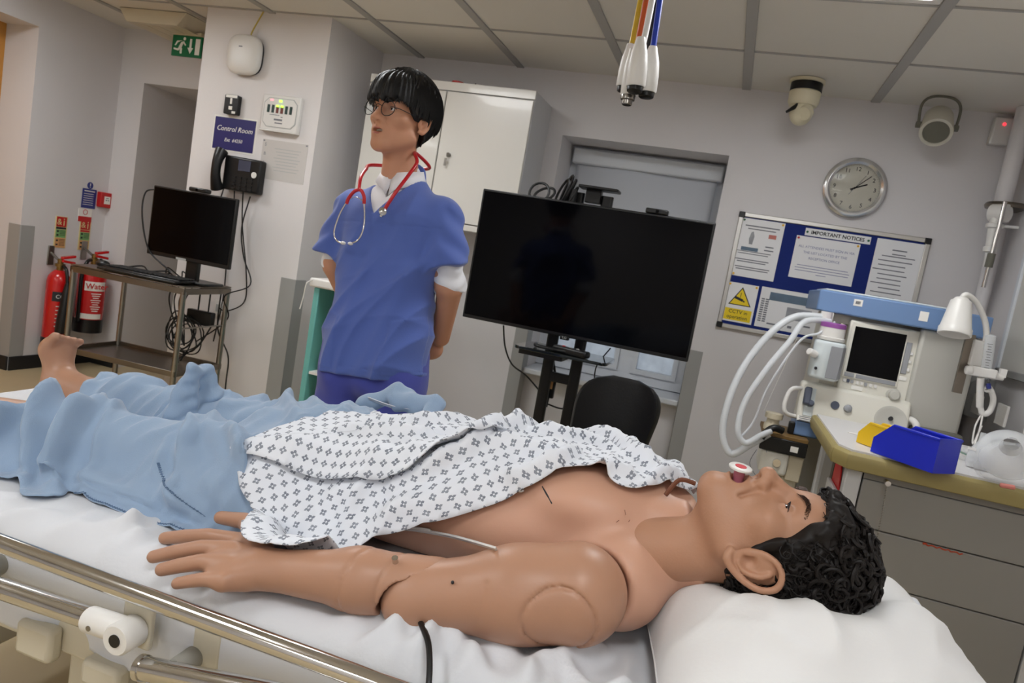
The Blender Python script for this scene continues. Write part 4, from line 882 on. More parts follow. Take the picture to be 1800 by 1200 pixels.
# ================================================================== work cart in front of the machine
M('cart_top',(214,212,212),.35); M('bumper_olive',(156,142,92),.5,var=(6,.08)); M('cart_grey',(140,137,132),.45,var=(2,.03)); M('cart_post',(196,196,196),.4); M('cart_dark',(92,84,72),.6)
QZ = .92; ql = .405; qr = 1.085; qf = at(1487,800,z=QZ).y; qb = 2.975
t = thing('work_cart','grey work cart with olive bumper edge standing beside the bed head','cart',((ql+qr)/2,(qf+qb)/2,FZ))
top = [(ql,qb),(ql,qf+.05),(ql+.03,qf),(qr-.03,qf),(qr,qf+.05),(qr,qb)]
MB().prism([(x,y) for x,y in top][::-1],(0,0,QZ-.02),(1,0,0),(0,1,0),.02).build('worktop','cart_top',t) if False else MB().prism(top,(0,0,QZ),(1,0,0),(0,1,0),.022).build('worktop','cart_top',t)
loop = top+[top[0]]
bp_ = MB()
path = [Vector((x,y,QZ)) for x,y in top]
for i in range(6):
    a = path[i]; b = path[(i+1)%6]; d_ = (b-a).normalized(); n_ = Vector((d_.y,-d_.x,0)); n_ = n_ if (n_.dot((a+b)/2-Vector(((ql+qr)/2,(qf+qb)/2,QZ)))>0) else -n_
    prof = [(-.014,.008),(-.010,.016),(.008,.016),(.016,.008),(.018,-.012),(.012,-.036),(-.004,-.04),(-.014,-.03)]
    vs = [a+n_*u+Z3*v-d_*(.012*max(0,u)/.018) for u,v in prof]+[b+n_*u+Z3*v+d_*(.012*max(0,u)/.018) for u,v in prof]; k_ = len(prof)
    MB().add(vs,[tuple(range(k_)),tuple(range(2*k_-1,k_-1,-1))]+[(j,k_+j,k_+(j+1)%k_,(j+1)%k_) for j in range(k_)]).build('bumper','bumper_olive',t,bevel=.002)
z0 = FZ+.12
for x in (ql+.035,qr-.075):
    for y in (qf+.03,qb-.07): MB().box((x,y,z0),(x+.045,y+.045,QZ-.02)).build('post','cart_post',t,bevel=.004)
MB().box((ql+.05,qf+.05,z0),(ql+.055,qb-.05,QZ-.03)).box((ql+.05,qb-.04,z0),(qr-.05,qb-.03,QZ-.03)).box((qr-.055,qf+.05,z0),(qr-.05,qb-.05,QZ-.03)).box((ql+.05,qf+.05,z0),(qr-.05,qb-.05,z0+.02)).build('carcass','cart_grey',t)
MB().box((ql+.043,qf+.30,z0),(ql+.05,qf+.34,QZ-.03)).build('side_slot','cart_dark',t)
MB().box((ql+.085,qf+.035,QZ-.062),(qr-.08,qf+.05,QZ-.025)).build('top_rail','cart_grey',t)
for (a,b) in ((.7095,.856),(.5435,.7065),(.33,.5405),(z0,.327)): 
    dd = MB().box((ql+.085,qf+.035,a),(qr-.08,qf+.055,b)).build('drawer','cart_grey',t,bevel=.003)
for x in (ql+.06,qr-.06):
    for y in (qf+.06,qb-.06): MB().cyl((x-.014,y,FZ+.045),(x+.014,y,FZ+.045),.045,n=18).box((x-.02,y-.02,FZ+.06),(x+.02,y+.02,z0)).build('castor','black_plastic',t)
# red pen squiggle on the upper drawer
q0 = at(1622,955,y=qf+.034); q1 = at(1692,974,y=qf+.034)
M('red_pen',(176,66,36),.6)
MB().tube([q0.lerp(q1,k/14)+Vector((0,0,.0025*math.sin(k*2.3))) for k in range(15)],[.0035]*2+[.0022]*13,6).build('pen_mark','red_pen',t)
# card pocket with red card on the side of the cart
o = thing('card_pocket','white card pocket on the side of the work cart','pocket',(ql+.045,qf+.2,.6))
MB().box((ql+.03,qf+.085,.62),(ql+.043,qf+.30,.78)).build('pocket','cart_post',o,bevel=.003)
plate('red_mark','sign_red',o,Vector((ql+.03,qf+.2,.745)),(0,-1,0),(0,0,1),.02,.006,.001)
r = tag(MB().prism([(.09,.70),(.29,.70),(.29,.885),(.2,.885)],(ql+.0435,qf,0),(0,1,0),(0,0,1),.004).build('red_card','sign_red'),'bright red card tucked into the pocket under the cart edge','card')
# ball chain hanging from the front edge
cz = at(1560,842,y=qf-.01); chn = thing('ball_chain','thin ball chain hanging from the front edge of the work cart','chain',(cz.x,qf-.01,.55))
MB().cyl((cz.x,qf+.0,.87),(cz.x,qf-.03,.87),.008,n=12).build('stud','chrome',chn)
m = MB()
for k in range(46): m.sphere((cz.x+.0004*k,qf-.022,.862-.0078*k),.0028,6,4)
m.build('chain_beads','steel',chn)['kind']='stuff'
# blue and yellow picking bins
M('bin_blue',(24,44,196),.35,coat=.15); M('bin_yellow',(232,190,40),.35)
def bin_(name, label, mat, o, ax, L, W, H):
    t = thing(name,label,'bin',o); ax = Vector(ax).normalized(); ay = Z3.cross(ax); o = Vector(o)
    P = lambda u,v,z: o+ax*u+ay*v+Z3*z
    th = .004
    MB().obox(P(L/2,0,th/2),ax,ay,Z3,L,W,th).build('bottom',mat,t)
    for s_ in (-1,1):
        q = [(0,0),(L,0),(L,H),(L*.28,H),(0,H*.45)]
        MB().prism(q,P(0,s_*(W/2-th/2)-th/2,0) if False else P(0,s_*(W/2)+(th if s_<0 else 0)*0,0),ax,Z3,th).build('side',mat,t)
        MB().obox(P(L*.64,s_*(W/2),H-.004),ax,ay,Z3,L*.72,.012,.008).build('rim',mat,t,bevel=.002)
    MB().obox(P(L-th/2,0,H/2),ay,Z3,ax,W,H,th).build('back',mat,t); MB().obox(P(th/2,0,H*.22),ay,Z3,ax,W,H*.44,th).build('front_lip',mat,t)
    return t
b0 = at(1531,793,z=QZ+.024); b1 = at(1640,832,z=QZ+.024); ba = (b1-b0); bL = ba.length; ba.normalize(); bn_ = Z3.cross(ba)
bin_('picking_bin','royal blue open-front storage bin on the work cart','bin_blue',b0+bn_*.05+Z3*.0,ba,bL,.10,.10)
y0 = at(1517,777,z=QZ+.024)
bin_('picking_bin','small yellow storage bin peeping out behind the blue bin','bin_yellow',y0,ba,.12,.06,.075)
# clear packaged items on the worktop
M('film',(240,243,245),.08,alpha=.22,bump=(28,1.0)); M('translucent',(232,235,237),.2,alpha=.5)
pz = QZ+.024
mk = at(1768,815,z=pz+.05); o = thing('face_mask','clear round resuscitation face mask in a shiny bag on the work cart','mask',(mk.x,mk.y,pz))
MB().lathe([(0,.06),(.006,.075),(.02,.078),(.034,.07),(.05,.05),(.062,.028),(.085,.02)],Vector((mk.x,mk.y,pz+.07)),Vector((-.25,-.75,.55)),32,caps=False).build('mask_dome','translucent',o)
m = MB(); vs=[];fs=[];n=28; mc = Vector((mk.x+.0,mk.y-.03,pz+.05))
for j in range(15):
    th_ = math.pi*j/14
    for i in range(n):
        ph = 2*math.pi*i/n; rr = .088*(1+.16*mnoise.noise(Vector((math.cos(ph)*2.4,math.sin(ph)*2.4,th_*2.2))))
        vs.append(mc+Vector((rr*math.sin(th_)*math.cos(ph),.5*rr*math.sin(th_)*math.sin(ph),max(-.048,.75*rr*math.cos(th_)))))
for j in range(14):
    for i in range(n): a,b = j*n+i, j*n+(i+1)%n; fs.append((a,a+n,b+n,b))
m.add(vs,fs).build('bag','film',o)
MB().obox(mc+Vector((-.02,-.075,-.045)),(1,-.25,.1),(0,1,.3),Z3,.035,.012,.01).build('red_seal','ink_red',o,bevel=.003)
fk = at(1712,800,z=pz+.03); o = thing('breathing_filter','clear domed breathing filter standing beside the face mask','filter',(fk.x,fk.y,pz))
MB().lathe([(0,.03),(.015,.036),(.05,.034),(.07,.022),(.082,.016),(.11,.015)],(fk.x,fk.y-.05,pz),(0.05,.1,1),26).build('dome','translucent',o); MB().lathe([(.05,.0362),(.058,.0366)],(fk.x,fk.y-.05,pz),(0.05,.1,1),26).build('band','white_plastic',o)
fk = at(1672,790,z=pz+.02); o = thing('packaged_tubing','crumpled clear packet of tubing lying behind the blue bin','packet',(fk.x,fk.y,pz))
m = MB(); vs=[];fs=[];nx=22;ny=14
for j in range(ny+1):
    for i in range(nx+1):
        u,v = -1+2*i/nx,-1+2*j/ny; e = max(0,1-u*u)*max(0,1-v*v)
        vs.append((fk.x+.09*u+.02*v,fk.y+.055*v,pz+.002+.035*e**.6*(1+.5*mnoise.noise(Vector((u*3,v*3,2))))))
for j in range(ny):
    for i in range(nx): a=j*(nx+1)+i; fs.append((a,a+1,a+nx+2,a+nx+1))
m.add(vs,fs).build('film','film',o)
for k in range(3): MB().tube(spline([(fk.x-.07,fk.y-.02+.02*k,pz+.012),(fk.x-.02,fk.y+.01*k,pz+.022),(fk.x+.03,fk.y-.02,pz+.014+.006*k),(fk.x+.075,fk.y-.01*k,pz+.01)],8),.004,7).build('tube',['white_plastic','sign_green','translucent'][k],o)
MB().box((fk.x-.085,fk.y+.02,pz),(fk.x-.045,fk.y+.05,pz+.035)).build('connector','speaker_grey',o,bevel=.004)
fk = at(1512,772,z=pz); o = tag(MB().tube([(fk.x-.03,fk.y+.06,pz+.006),(fk.x+.05,fk.y+.04,pz+.006)],[.002,.006],8).build('syringe_tip','white_plastic'),'slim white plastic tip lying on the worktop near the yellow bin','syringe')

# ================================================================== medical gas hoses hanging from the ceiling
hx,hy = at(1118,160,y=2.0).x, 2.0
M('hose_yellow',(206,172,40),.35); M('hose_orange',(196,84,34),.35); M('hose_white',(226,226,226),.35); M('hose_blue',(20,56,170),.35); M('hose_black',(20,20,22),.4)
t = thing('gas_hose_cluster','cluster of coloured gas hoses with white bullet sleeves hanging from the ceiling','hose',(hx,hy,1.85))
spec = [('yellow',at(1097,150,y=2.02),.085,2.02),('orange',at(1105,165,y=1.97),.10,1.97),('white',at(1117,150,y=1.93),.11,1.93),('black',at(1128,150,y=2.04),.09,2.04),('blue',at(1137,160,y=1.99),.10,1.99)]
ups = {'yellow':at(1126,0,y=2.02),'orange':at(1136,0,y=1.98),'white':at(1146,0,y=1.96),'black':at(1152,0,y=2.03),'blue':at(1160,0,y=2.0)}
for nm,b,L,yy in spec:
    u = ups[nm]; dv = (u-b); dv.normalize(); k = (CZ-b.z)/dv.z; topp = b+dv*k
    rs = .026 if nm in ('white','blue') else .022
    if nm == 'black': rs = .018
    zt_ = at(*{'yellow':(1109,78),'orange':(1114,86),'white':(1127,66),'black':(1135,86),'blue':(1148,82)}[nm],y=yy)
    Ls = (zt_-b).length
    MB().lathe([(-.004,rs*.92),(0,rs),(Ls*.35,rs),(Ls*.65,rs*.86),(Ls*.85,rs*.62),(Ls,.011)],b,zt_-b,28).build('sleeve','white_plastic',t)
    MB().tube(spline([zt_-dv*.02,b+dv*(Ls+.02),topp],6),.0085,10).build('gas_hose','hose_'+nm,t)
    if nm == 'orange': MB().lathe([(-.03,.012),(-.028,.014),(-.018,.014),(-.016,.019),(-.002,.020),(.002,.018)],b,dv,24).build('coupling','steel',t)
    else: MB().lathe([(-.018,rs*.68),(-.016,rs*.78),(-.002,rs*.84),(0,rs*.8)],b,dv,24).build('coupling','black_plastic',t)
MB().lathe([(0,.07),(.02,.07),(.03,.05)],(topp.x-.02,hy,CZ-.001),(0,0,-1),28).build('ceiling_rose','white_plastic',t)
# ================================================================== modelling of organic shapes: signed distances meshed by surface nets
def V(*a): return np.array(a, dtype=np.float32)
def cap(P, a, b, ra, rb=None):
    rb = ra if rb is None else rb; a = V(*a); b = V(*b); d = b-a; L = float(d@d)+1e-12
    X,Y,Z = P; px,py,pz = X-a[0],Y-a[1],Z-a[2]
    t = np.clip((px*d[0]+py*d[1]+pz*d[2])/L,0,1)
    return np.sqrt((px-t*d[0])**2+(py-t*d[1])**2+(pz-t*d[2])**2)-(ra+(rb-ra)*t)
def ell(P, c, r, R=None):
    X,Y,Z = P; x,y,z = X-c[0],Y-c[1],Z-c[2]
    if R is not None:
        x,y,z = R[0][0]*x+R[0][1]*y+R[0][2]*z, R[1][0]*x+R[1][1]*y+R[1][2]*z, R[2][0]*x+R[2][1]*y+R[2][2]*z
    k0 = np.sqrt((x/r[0])**2+(y/r[1])**2+(z/r[2])**2); k1 = np.sqrt((x/r[0]**2)**2+(y/r[1]**2)**2+(z/r[2]**2)**2)+1e-9
    return k0*(k0-1)/k1
def rbox(P, c, h, r, R=None):
    X,Y,Z = P; x,y,z = X-c[0],Y-c[1],Z-c[2]
    if R is not None:
        x,y,z = R[0][0]*x+R[0][1]*y+R[0][2]*z, R[1][0]*x+R[1][1]*y+R[1][2]*z, R[2][0]*x+R[2][1]*y+R[2][2]*z
    qx,qy,qz = np.abs(x)-h[0]+r,np.abs(y)-h[1]+r,np.abs(z)-h[2]+r
    return np.sqrt(np.maximum(qx,0)**2+np.maximum(qy,0)**2+np.maximum(qz,0)**2)+np.minimum(np.maximum(qx,np.maximum(qy,qz)),0)-r
def smin(a, b, k):
    h = np.maximum(k-np.abs(a-b),0)/k; return np.minimum(a,b)-h*h*k*.25
def smax(a, b, k): return -smin(-a,-b,k)
def chain(P, pts, rad, k=None):
    d = None
    for i in range(len(pts)-1):
        c = cap(P,pts[i],pts[i+1],rad[i],rad[i+1]); d = c if d is None else (np.minimum(d,c) if k is None else smin(d,c,k))
    return d
def field(fn, lo, hi, h):
    xs = np.arange(lo[0],hi[0]+h,h,dtype=np.float32); ys = np.arange(lo[1],hi[1]+h,h,dtype=np.float32); zs = np.arange(lo[2],hi[2]+h,h,dtype=np.float32)
    P = np.meshgrid(xs,ys,zs,indexing='ij'); return fn(P).astype(np.float32), xs, ys, zs
def surfnet(D, xs, ys, zs):
    """Naive surface nets: vertices (n,3) and quads."""
    s = D < 0; nx,ny,nz = D.shape
    cor = [(i,j,k) for i in (0,1) for j in (0,1) for k in (0,1)]
    cnt = np.zeros((nx-1,ny-1,nz-1),np.int8)
    for i,j,k in cor: cnt += s[i:nx-1+i,j:ny-1+j,k:nz-1+k]
    act = (cnt>0)&(cnt<8); ci = np.argwhere(act); idx = -np.ones(act.shape,np.int64); idx[act] = np.arange(len(ci))
    vals = {c: D[ci[:,0]+c[0],ci[:,1]+c[1],ci[:,2]+c[2]] for c in cor}
    acc = np.zeros((len(ci),3),np.float32); n = np.zeros(len(ci),np.float32)
    for a in cor:
        for ax in range(3):
            if a[ax]: continue
            b = list(a); b[ax] = 1; va,vb = vals[a],vals[tuple(b)]; m = (va<0)!=(vb<0)
            t = np.where(m, va/np.where(m,va-vb,1), 0); p = np.array(a,np.float32)[None,:].repeat(len(ci),0); p[:,ax] += t
            acc[m] += p[m]; n[m] += 1
    p = ci+acc/np.maximum(n,1)[:,None]; h = xs[1]-xs[0]
    v = np.stack([xs[0]+p[:,0]*h,ys[0]+p[:,1]*h,zs[0]+p[:,2]*h],-1)
    F = []
    for ax in range(3):
        o1,o2 = [(1,2),(2,0),(0,1)][ax]
        sl = [slice(None)]*3; sl2 = [slice(None)]*3; sl[ax] = slice(0,-1); sl2[ax] = slice(1,None)
        a = s[tuple(sl)]; b = s[tuple(sl2)]; e = np.argwhere(a!=b)
        e = e[(e[:,o1]>0)&(e[:,o2]>0)&(e[:,o1]<D.shape[o1]-1)&(e[:,o2]<D.shape[o2]-1)]
        if not len(e): continue
        def g(d1,d2):
            q = e.copy(); q[:,o1] -= d1; q[:,o2] -= d2; return idx[q[:,0],q[:,1],q[:,2]]
        q = np.stack([g(1,1),g(0,1),g(0,0),g(1,0)],-1); inside = a[e[:,0],e[:,1],e[:,2]]
        q[~inside] = q[~inside][:,::-1]; F.append(q)
    return v, np.concatenate(F)
def np_obj(name, v, f, mat, parent=None, smooth=True, sm=0, uv=None):
    me = bpy.data.meshes.new(name); o0 = wloc(parent) if parent is not None else Vector(((v[:,0].min()+v[:,0].max())/2,(v[:,1].min()+v[:,1].max())/2,v[:,2].min()))
    vv = (v-np.array(o0)).astype(np.float32); k = f.shape[1]
    me.vertices.add(len(vv)); me.vertices.foreach_set('co',vv.ravel()); me.loops.add(f.size); me.loops.foreach_set('vertex_index',f.astype(np.int32).ravel())
    me.polygons.add(len(f)); me.polygons.foreach_set('loop_start',np.arange(0,f.size,k,dtype=np.int32)); me.polygons.foreach_set('loop_total',np.full(len(f),k,np.int32))
    me.update(calc_edges=True); me.validate()
    if uv is not None:
        l = me.uv_layers.new(name='cloth'); l.data.foreach_set('uv',uv[f.ravel()].astype(np.float32).ravel())
    if smooth: me.shade_smooth()
    me.materials.append(MATS[mat] if isinstance(mat,str) else mat)
    ob = bpy.data.objects.new(name,me); COL.objects.link(ob)
    if parent is not None: ob.parent = parent
    else: ob.location = o0
    if sm:
        m = ob.modifiers.new('relax','SMOOTH'); m.factor = .5; m.iterations = sm
    return ob
def sdf_obj(name, fn, lo, hi, h, mat, parent=None, sm=2, xf=None):
    v,f = surfnet(*field(fn,lo,hi,h))
    if xf is not None: v = v@xf[:3,:3].T+xf[:3,3]
    return np_obj(name,v,f,mat,parent,sm=sm)
def fbm(x, y, seed=0, octs=3):
    """Cheap smooth 2D noise from sines."""
    r = np.random.default_rng(seed); out = 0; amp = 1
    for o in range(octs):
        for k in range(3):
            a = r.uniform(0,2*np.pi); fr = (2**o)*r.uniform(.8,1.3); out = out+amp*np.sin(fr*(x*np.cos(a)+y*np.sin(a))+r.uniform(0,6.3))/3
        amp *= .55
    return out
def sm01(x): x = np.clip(x,0,1); return x*x*(3-2*x)

# ---- a human head in its own frame: +y face, +z crown, x sideways (mirrored)
def head_sdf(P, mouth=.010, ears=True, neck=True, slit=0.0, ez=0.0, es=1.0, nend=-.20, nf=.0014):
    X,Y,Z = P; A = np.abs(X); Q = (A,Y,Z)
    d = ell(P,(0,-.017,.030),(.074,.096,.086))
    d = smin(d,ell(P,(0,.022,-.028),(.061,.066,.090)),.03)
    d = smin(d,cap(Q,(.052,.002,-.062),(.014,.062,-.098),.021,.019),.022)
    d = smin(d,ell(P,(0,.066,-.101),(.022,.019,.017)),.02)
    d = smin(d,ell(Q,(.043,.050,-.020),(.022,.022,.019)),.02)
    d = smin(d,cap(Q,(0,.078,.022),(.036,.066,.024),.011,.010),.018)
    d = smin(d,ell(P,(0,.052,.050),(.05,.036,.04)),.03)
    d = smax(d,-ell(Q,(.0315,.093,.002),(.020,.017,.0115)),.012)
    eye = ell(Q,(.0315,.0675,.002),(.0145,.0145,.0135)); d = smin(d,eye,.004)
    if slit: d = smax(d,-ell(Q,(.0315,.0835,.0012),(.0128,.0075,slit)),.0012)
    # nose
    d = smin(d,cap(P,(0,.082,.014),(0,.104,-.028),.0075,.0105),.012)
    d = smin(d,ell(P,(0,.105,-.031),(.0125,.0125,.0115)),.008)
    d = smin(d,ell(Q,(.0125,.092,-.035),(.0085,.0125,.0095)),.006)
    d = smax(d,-ell(Q,(.0068,.100,-.0435),(.0042,.0062,.007)),.003)
    # mouth: muzzle, lips, opening
    d = smin(d,ell(P,(0,.070,-.062),(.033,.024,.030)),.016)
    d = smin(d,cap(Q,(0,.0935,-.0575),(.020,.083,-.0615+mouth*.15),.0052,.0035),.006)
    d = smin(d,cap(Q,(0,.0905,-.0705-mouth*.7),(.018,.081,-.068-mouth*.3),.0062,.004),.006)
    d = smax(d,-ell(P,(0,.092,-.0640-mouth*.35),(.0185,.030,.0022+mouth*.72)),.003)
    d = smax(d,-cap(Q,(.022,.086,-.040),(.031,.074,-.062),nf,nf),.010)
    if neck: d = smin(d,cap(P,(0,-.022,-.055),(0,-.042 if nend < -.19 else -.060,nend),.049,.050),.024)
    if ears:
        er = cap(Q,(.0,0,0),(0,0,0),.0001)+1.0
        def ep(u,v,w=0.0):   # ear plane: u back, v up, w outwards
            return (.0745+w*es+.26*max(u+.012,0)*es+.001, -.012-u*es+(.012 if ez else 0), -.012+v*es+ez)
        hel = [(-.013,-.004,.001),(-.015,.012,.004),(-.010,.026,.007),(.002,.033,.008),(.015,.029,.008),(.021,.014,.007),(.018,-.004,.005),(.010,-.018,.004),(.0,-.027,.004),(-.009,-.025,.001)]
        hs = spline(hel,3); hr_ = np.interp(np.linspace(0,9,len(hs)),range(10),(.0030,.0034,.0036,.0038,.0040,.0040,.0040,.0044,.0056,.004)); er = chain(Q,[ep(*p) for p in hs],[r_*es for r_ in hr_])
        anti = [(.004,.020,.004),(.009,.010,.005),(.008,-.004,.005),(.001,-.013,.004)]
        an = spline(anti,3); er = smin(er,chain(Q,[ep(*p) for p in an],[.0036*es]*len(an)),.004)
        pl = ell(Q,ep(.003,.004,-.002),(.0062*es,.021*es,.030*es)); er = smin(er,pl,.004)
        er = smax(er,-ell(Q,ep(-.004,-.004,.010),(.011*es,.0095*es,.0105*es)),.004)
        er = smin(er,ell(Q,ep(-.012,-.006,.003),(.005,.005,.007)),.004)
        d = smin(d,er,.006)
    return d
def frame_xf(C, right, fwd, up, s=1.0):
    m = np.eye(4); m[:3,0] = np.array(right)*s; m[:3,1] = np.array(fwd)*s; m[:3,2] = np.array(up)*s; m[:3,3] = C; return m
# ================================================================== hospital bed
MZ = .79                                        # mattress top
BX0,BX1,BY0,BY1 = -1.62,.47,.83,1.64
M('bed_cream',(206,199,180),.4,var=(2,.03)); M('mattress_blue',(70,80,96),.6); M('bed_grey',(150,148,140),.5)  # the last one is a plain even grey for deck and rail pivots
t = thing('hospital_bed','hospital bed with chrome side rails and cream frame','bed',((BX0+BX1)/2,(BY0+BY1)/2,FZ))
MB().prism(rrect(BX1-BX0,BY1-BY0,.06,cx=(BX0+BX1)/2,cy=(BY0+BY1)/2),(0,0,MZ-.135),(1,0,0),(0,1,0),.128).build('mattress','mattress_blue',t,bevel=.03,seg=4)
for y in (.825,1.62): MB().box((BX0,y,.615),(BX1,y+.03,.735)).build('side_beam','bed_cream',t,bevel=.006)
for x in (BX0,-1.0,-.35,BX1-.04): MB().box((x,.85,.62),(x+.05,1.62,.66)).build('cross_beam','bed_cream',t,bevel=.004)
MB().box((BX0,.85,.642),(BX1,1.62,.655)).build('deck','bed_grey',t)
MB().box((-1.50,.95,FZ+.12),(.30,1.0,FZ+.19)).box((-1.50,1.48,FZ+.12),(.30,1.53,FZ+.19)).box((-1.5,.95,FZ+.12),(-1.43,1.53,FZ+.19)).box((.23,.95,FZ+.12),(.30,1.53,FZ+.19)).build('base_frame','bed_cream',t,bevel=.008)
for x in (-.90,.0): MB().box((x-.045,.92,FZ+.16),(x+.045,1.0,.63)).build('lift_column','bed_cream',t,bevel=.008)
MB().box((-1.0,1.02,FZ+.18),(-.72,1.2,.46)).build('drive_housing','speaker_grey',t,bevel=.03,seg=3)
for x in (-1.45,.25):
    for y in (.97,1.5): MB().cyl((x-.02,y,FZ+.065),(x+.02,y,FZ+.065),.064,n=22).cyl((x,y,FZ+.065),(x,y,FZ+.14),.016,n=10).build('castor','black_plastic',t)
# near side rail: top tube, hinged lower tubes and their fittings
ry = .775
MB().tube([(-1.55,ry,.788),(-1.2,ry,.788),(-.5,ry,.786),(.35,ry,.786)],.0135,18).build('rail_tube','chrome',t)
MB().tube([(-1.45,ry-.004,.706),(-.95,ry-.004,.721),(-.765,ry-.004,.729)],.0150,18).build('rail_tube','chrome',t)
h = MB().lathe([(0,.0165),(.004,.0185),(.060,.0185),(.065,.0165)],(-.765,ry-.004,.728),(1,0,.05),24).build('hinge_sleeve','white_plastic',t)
MB().lathe([(-.020,.020),(-.017,.0225),(.014,.0225),(.018,.020)],(-.695,ry-.008,.728),(0,-1,0),28).build('hinge_knob','white_plastic',t)
MB().cyl((-.695,ry-.026,.728),(-.695,ry-.0275,.728),.009,n=20).build('knob_button','black_plastic',t)
MB().cyl((-.745,ry-.0222,.728),(-.745,ry-.0232,.728),.004,n=12).build('hinge_screw','steel',t)
MB().box((-.722,ry+.012,.70),(-.672,ry+.022,.785)).build('hinge_plate','bed_cream',t,bevel=.003)
MB().tube([(-.660,ry-.006,.690),(-.4,ry-.006,.733),(-.1,ry-.006,.775)],.0160,18).build('rail_tube','chrome',t)
e0 = Vector((-.660,ry-.006,.690)); ed = Vector((-.26,0,-.043)).normalized()
MB().lathe([(-.002,.0175),(.006,.0178),(.009,.014),(.007,.008),(.010,.0065),(.010,.002)],e0,ed,24).build('end_cap','chrome',t)
MB().cyl((-.615,.84,.70),(-.615,ry,.698),.016,n=18).build('rail_pivot','bed_grey',t); MB().cyl((-.985,.84,.735),(-.985,ry,.72),.016,n=18).build('rail_pivot','bed_grey',t)
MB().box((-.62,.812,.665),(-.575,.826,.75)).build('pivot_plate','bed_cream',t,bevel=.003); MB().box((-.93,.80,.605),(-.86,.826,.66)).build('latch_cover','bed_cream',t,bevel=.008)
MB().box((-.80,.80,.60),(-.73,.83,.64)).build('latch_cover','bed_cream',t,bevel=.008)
MB().tube([(-1.5,1.69,.70),(.2,1.69,.70)],.0125,14).build('rail_tube','chrome',t)
for x in (-1.3,-.2): MB().cyl((x,1.64,.69),(x,1.69,.70),.014,n=14).build('rail_pivot','bed_grey',t)
tag(MB().box((-1.02,1.03,.465),(-.985,1.06,.4675)).build('paper_scrap','white_paper'),'small cream paper scrap on the bed drive housing','paper')

# fitted white sheet, rumpled along the near side
M('sheet_white',(214,216,221),.75,sheen=.15,bump=(160,.06))
def hsheet(x, y):
    """Height of the sheet top over the mattress."""
    base = MZ+.004
    side = np.clip((.905-y)/.09,0,1.6)
    e = np.clip(np.abs(x+.575)-1.02,0,1)
    w = .0035*fbm(x*26,y*9,3)+.0025*fbm(x*60,y*26,5)*np.clip(side+.3,0,1)
    ridg = np.zeros_like(x)
    for (x0,y0,x1,y1,h_,wd) in RIDGES:
        dx,dy = x1-x0,y1-y0; L = np.hypot(dx,dy); tt = np.clip(((x-x0)*dx+(y-y0)*dy)/(L*L),0,1)
        dist = np.hypot(x-x0-tt*dx,y-y0-tt*dy); ridg = ridg+h_*np.exp(-(dist/wd)**2)*np.sin(np.pi*np.clip(tt*.9+.08,0,1))**.5
    return base+w+ridg*1.0
rr = np.random.default_rng(5); RIDGES = []
for k in range(46):
    x0 = rr.uniform(-1.55,.3); ln = rr.uniform(.07,.17); a = rr.uniform(-.9,.9); y0 = rr.uniform(.80,.88)
    RIDGES.append((x0,y0,x0+ln*np.sin(a),y0+ln*np.cos(a)*.8,rr.uniform(.006,.014),rr.uniform(.011,.019)))
for k in range(14):
    x0 = rr.uniform(-.38,.05); ln = rr.uniform(.09,.2); a = rr.uniform(-1.2,1.2); y0 = rr.uniform(.80,.90)
    RIDGES.append((x0,y0,x0+ln*np.sin(a),y0+ln*np.cos(a),rr.uniform(.010,.018),rr.uniform(.013,.021)))
nx,ny = 420,150
# parameter s runs over the top and down both sides
sarr = np.concatenate([np.linspace(-.14,0,26)[:-1],np.linspace(0,BY1-BY0,100),np.linspace(BY1-BY0,BY1-BY0+.13,14)[1:]])
xarr = np.linspace(BX0-.012,BX1+.006,nx); S,XX = np.meshgrid(sarr,xarr,indexing='ij')
rad = .045
def wrap(S):
    """Arc over a rounded mattress edge: returns (y, dz)."""
    W_ = BY1-BY0; y = np.array(S); dz = np.zeros_like(S)
    lo = S < rad; a = np.clip((rad-S)/rad,0,np.pi/2); y = np.where(lo,rad-rad*np.sin(a),y); dz = np.where(lo,-(rad-rad*np.cos(a)),dz)
    ov = np.maximum((rad-S)/rad-np.pi/2,0)*rad; dz = np.where(lo,dz-ov,dz)
    hi = S > W_-rad; a = np.clip((S-W_+rad)/rad,0,np.pi/2); y = np.where(hi,W_-rad+rad*np.sin(a),y); dz = np.where(hi,-(rad-rad*np.cos(a)),dz)
    ov = np.maximum((S-W_+rad)/rad-np.pi/2,0)*rad; dz = np.where(hi,dz-ov,dz)
    return y+BY0-.008, dz
Yw,dZ = wrap(S)
Hs = hsheet(XX,Yw)
flare = np.clip(-dZ/.12,0,1)*.012*fbm(XX*22,S*6,9)
Zw = Hs+dZ; Yw = Yw-np.where(S<.1,flare+.006*np.clip(-dZ/.05,0,1),0)
vs_ = np.stack([XX,Yw,Zw],-1).reshape(-1,3); idn = np.arange(len(sarr)*nx).reshape(len(sarr),nx)
fq = np.stack([idn[:-1,:-1],idn[:-1,1:],idn[1:,1:],idn[1:,:-1]],-1).reshape(-1,4)
sh = np_obj('bed_sheet',vs_,fq,'sheet_white'); tag(sh,'crumpled white sheet stretched over the hospital bed mattress','sheet')
md = sh.modifiers.new('thick','SOLIDIFY'); md.thickness = .002; md.offset = -1
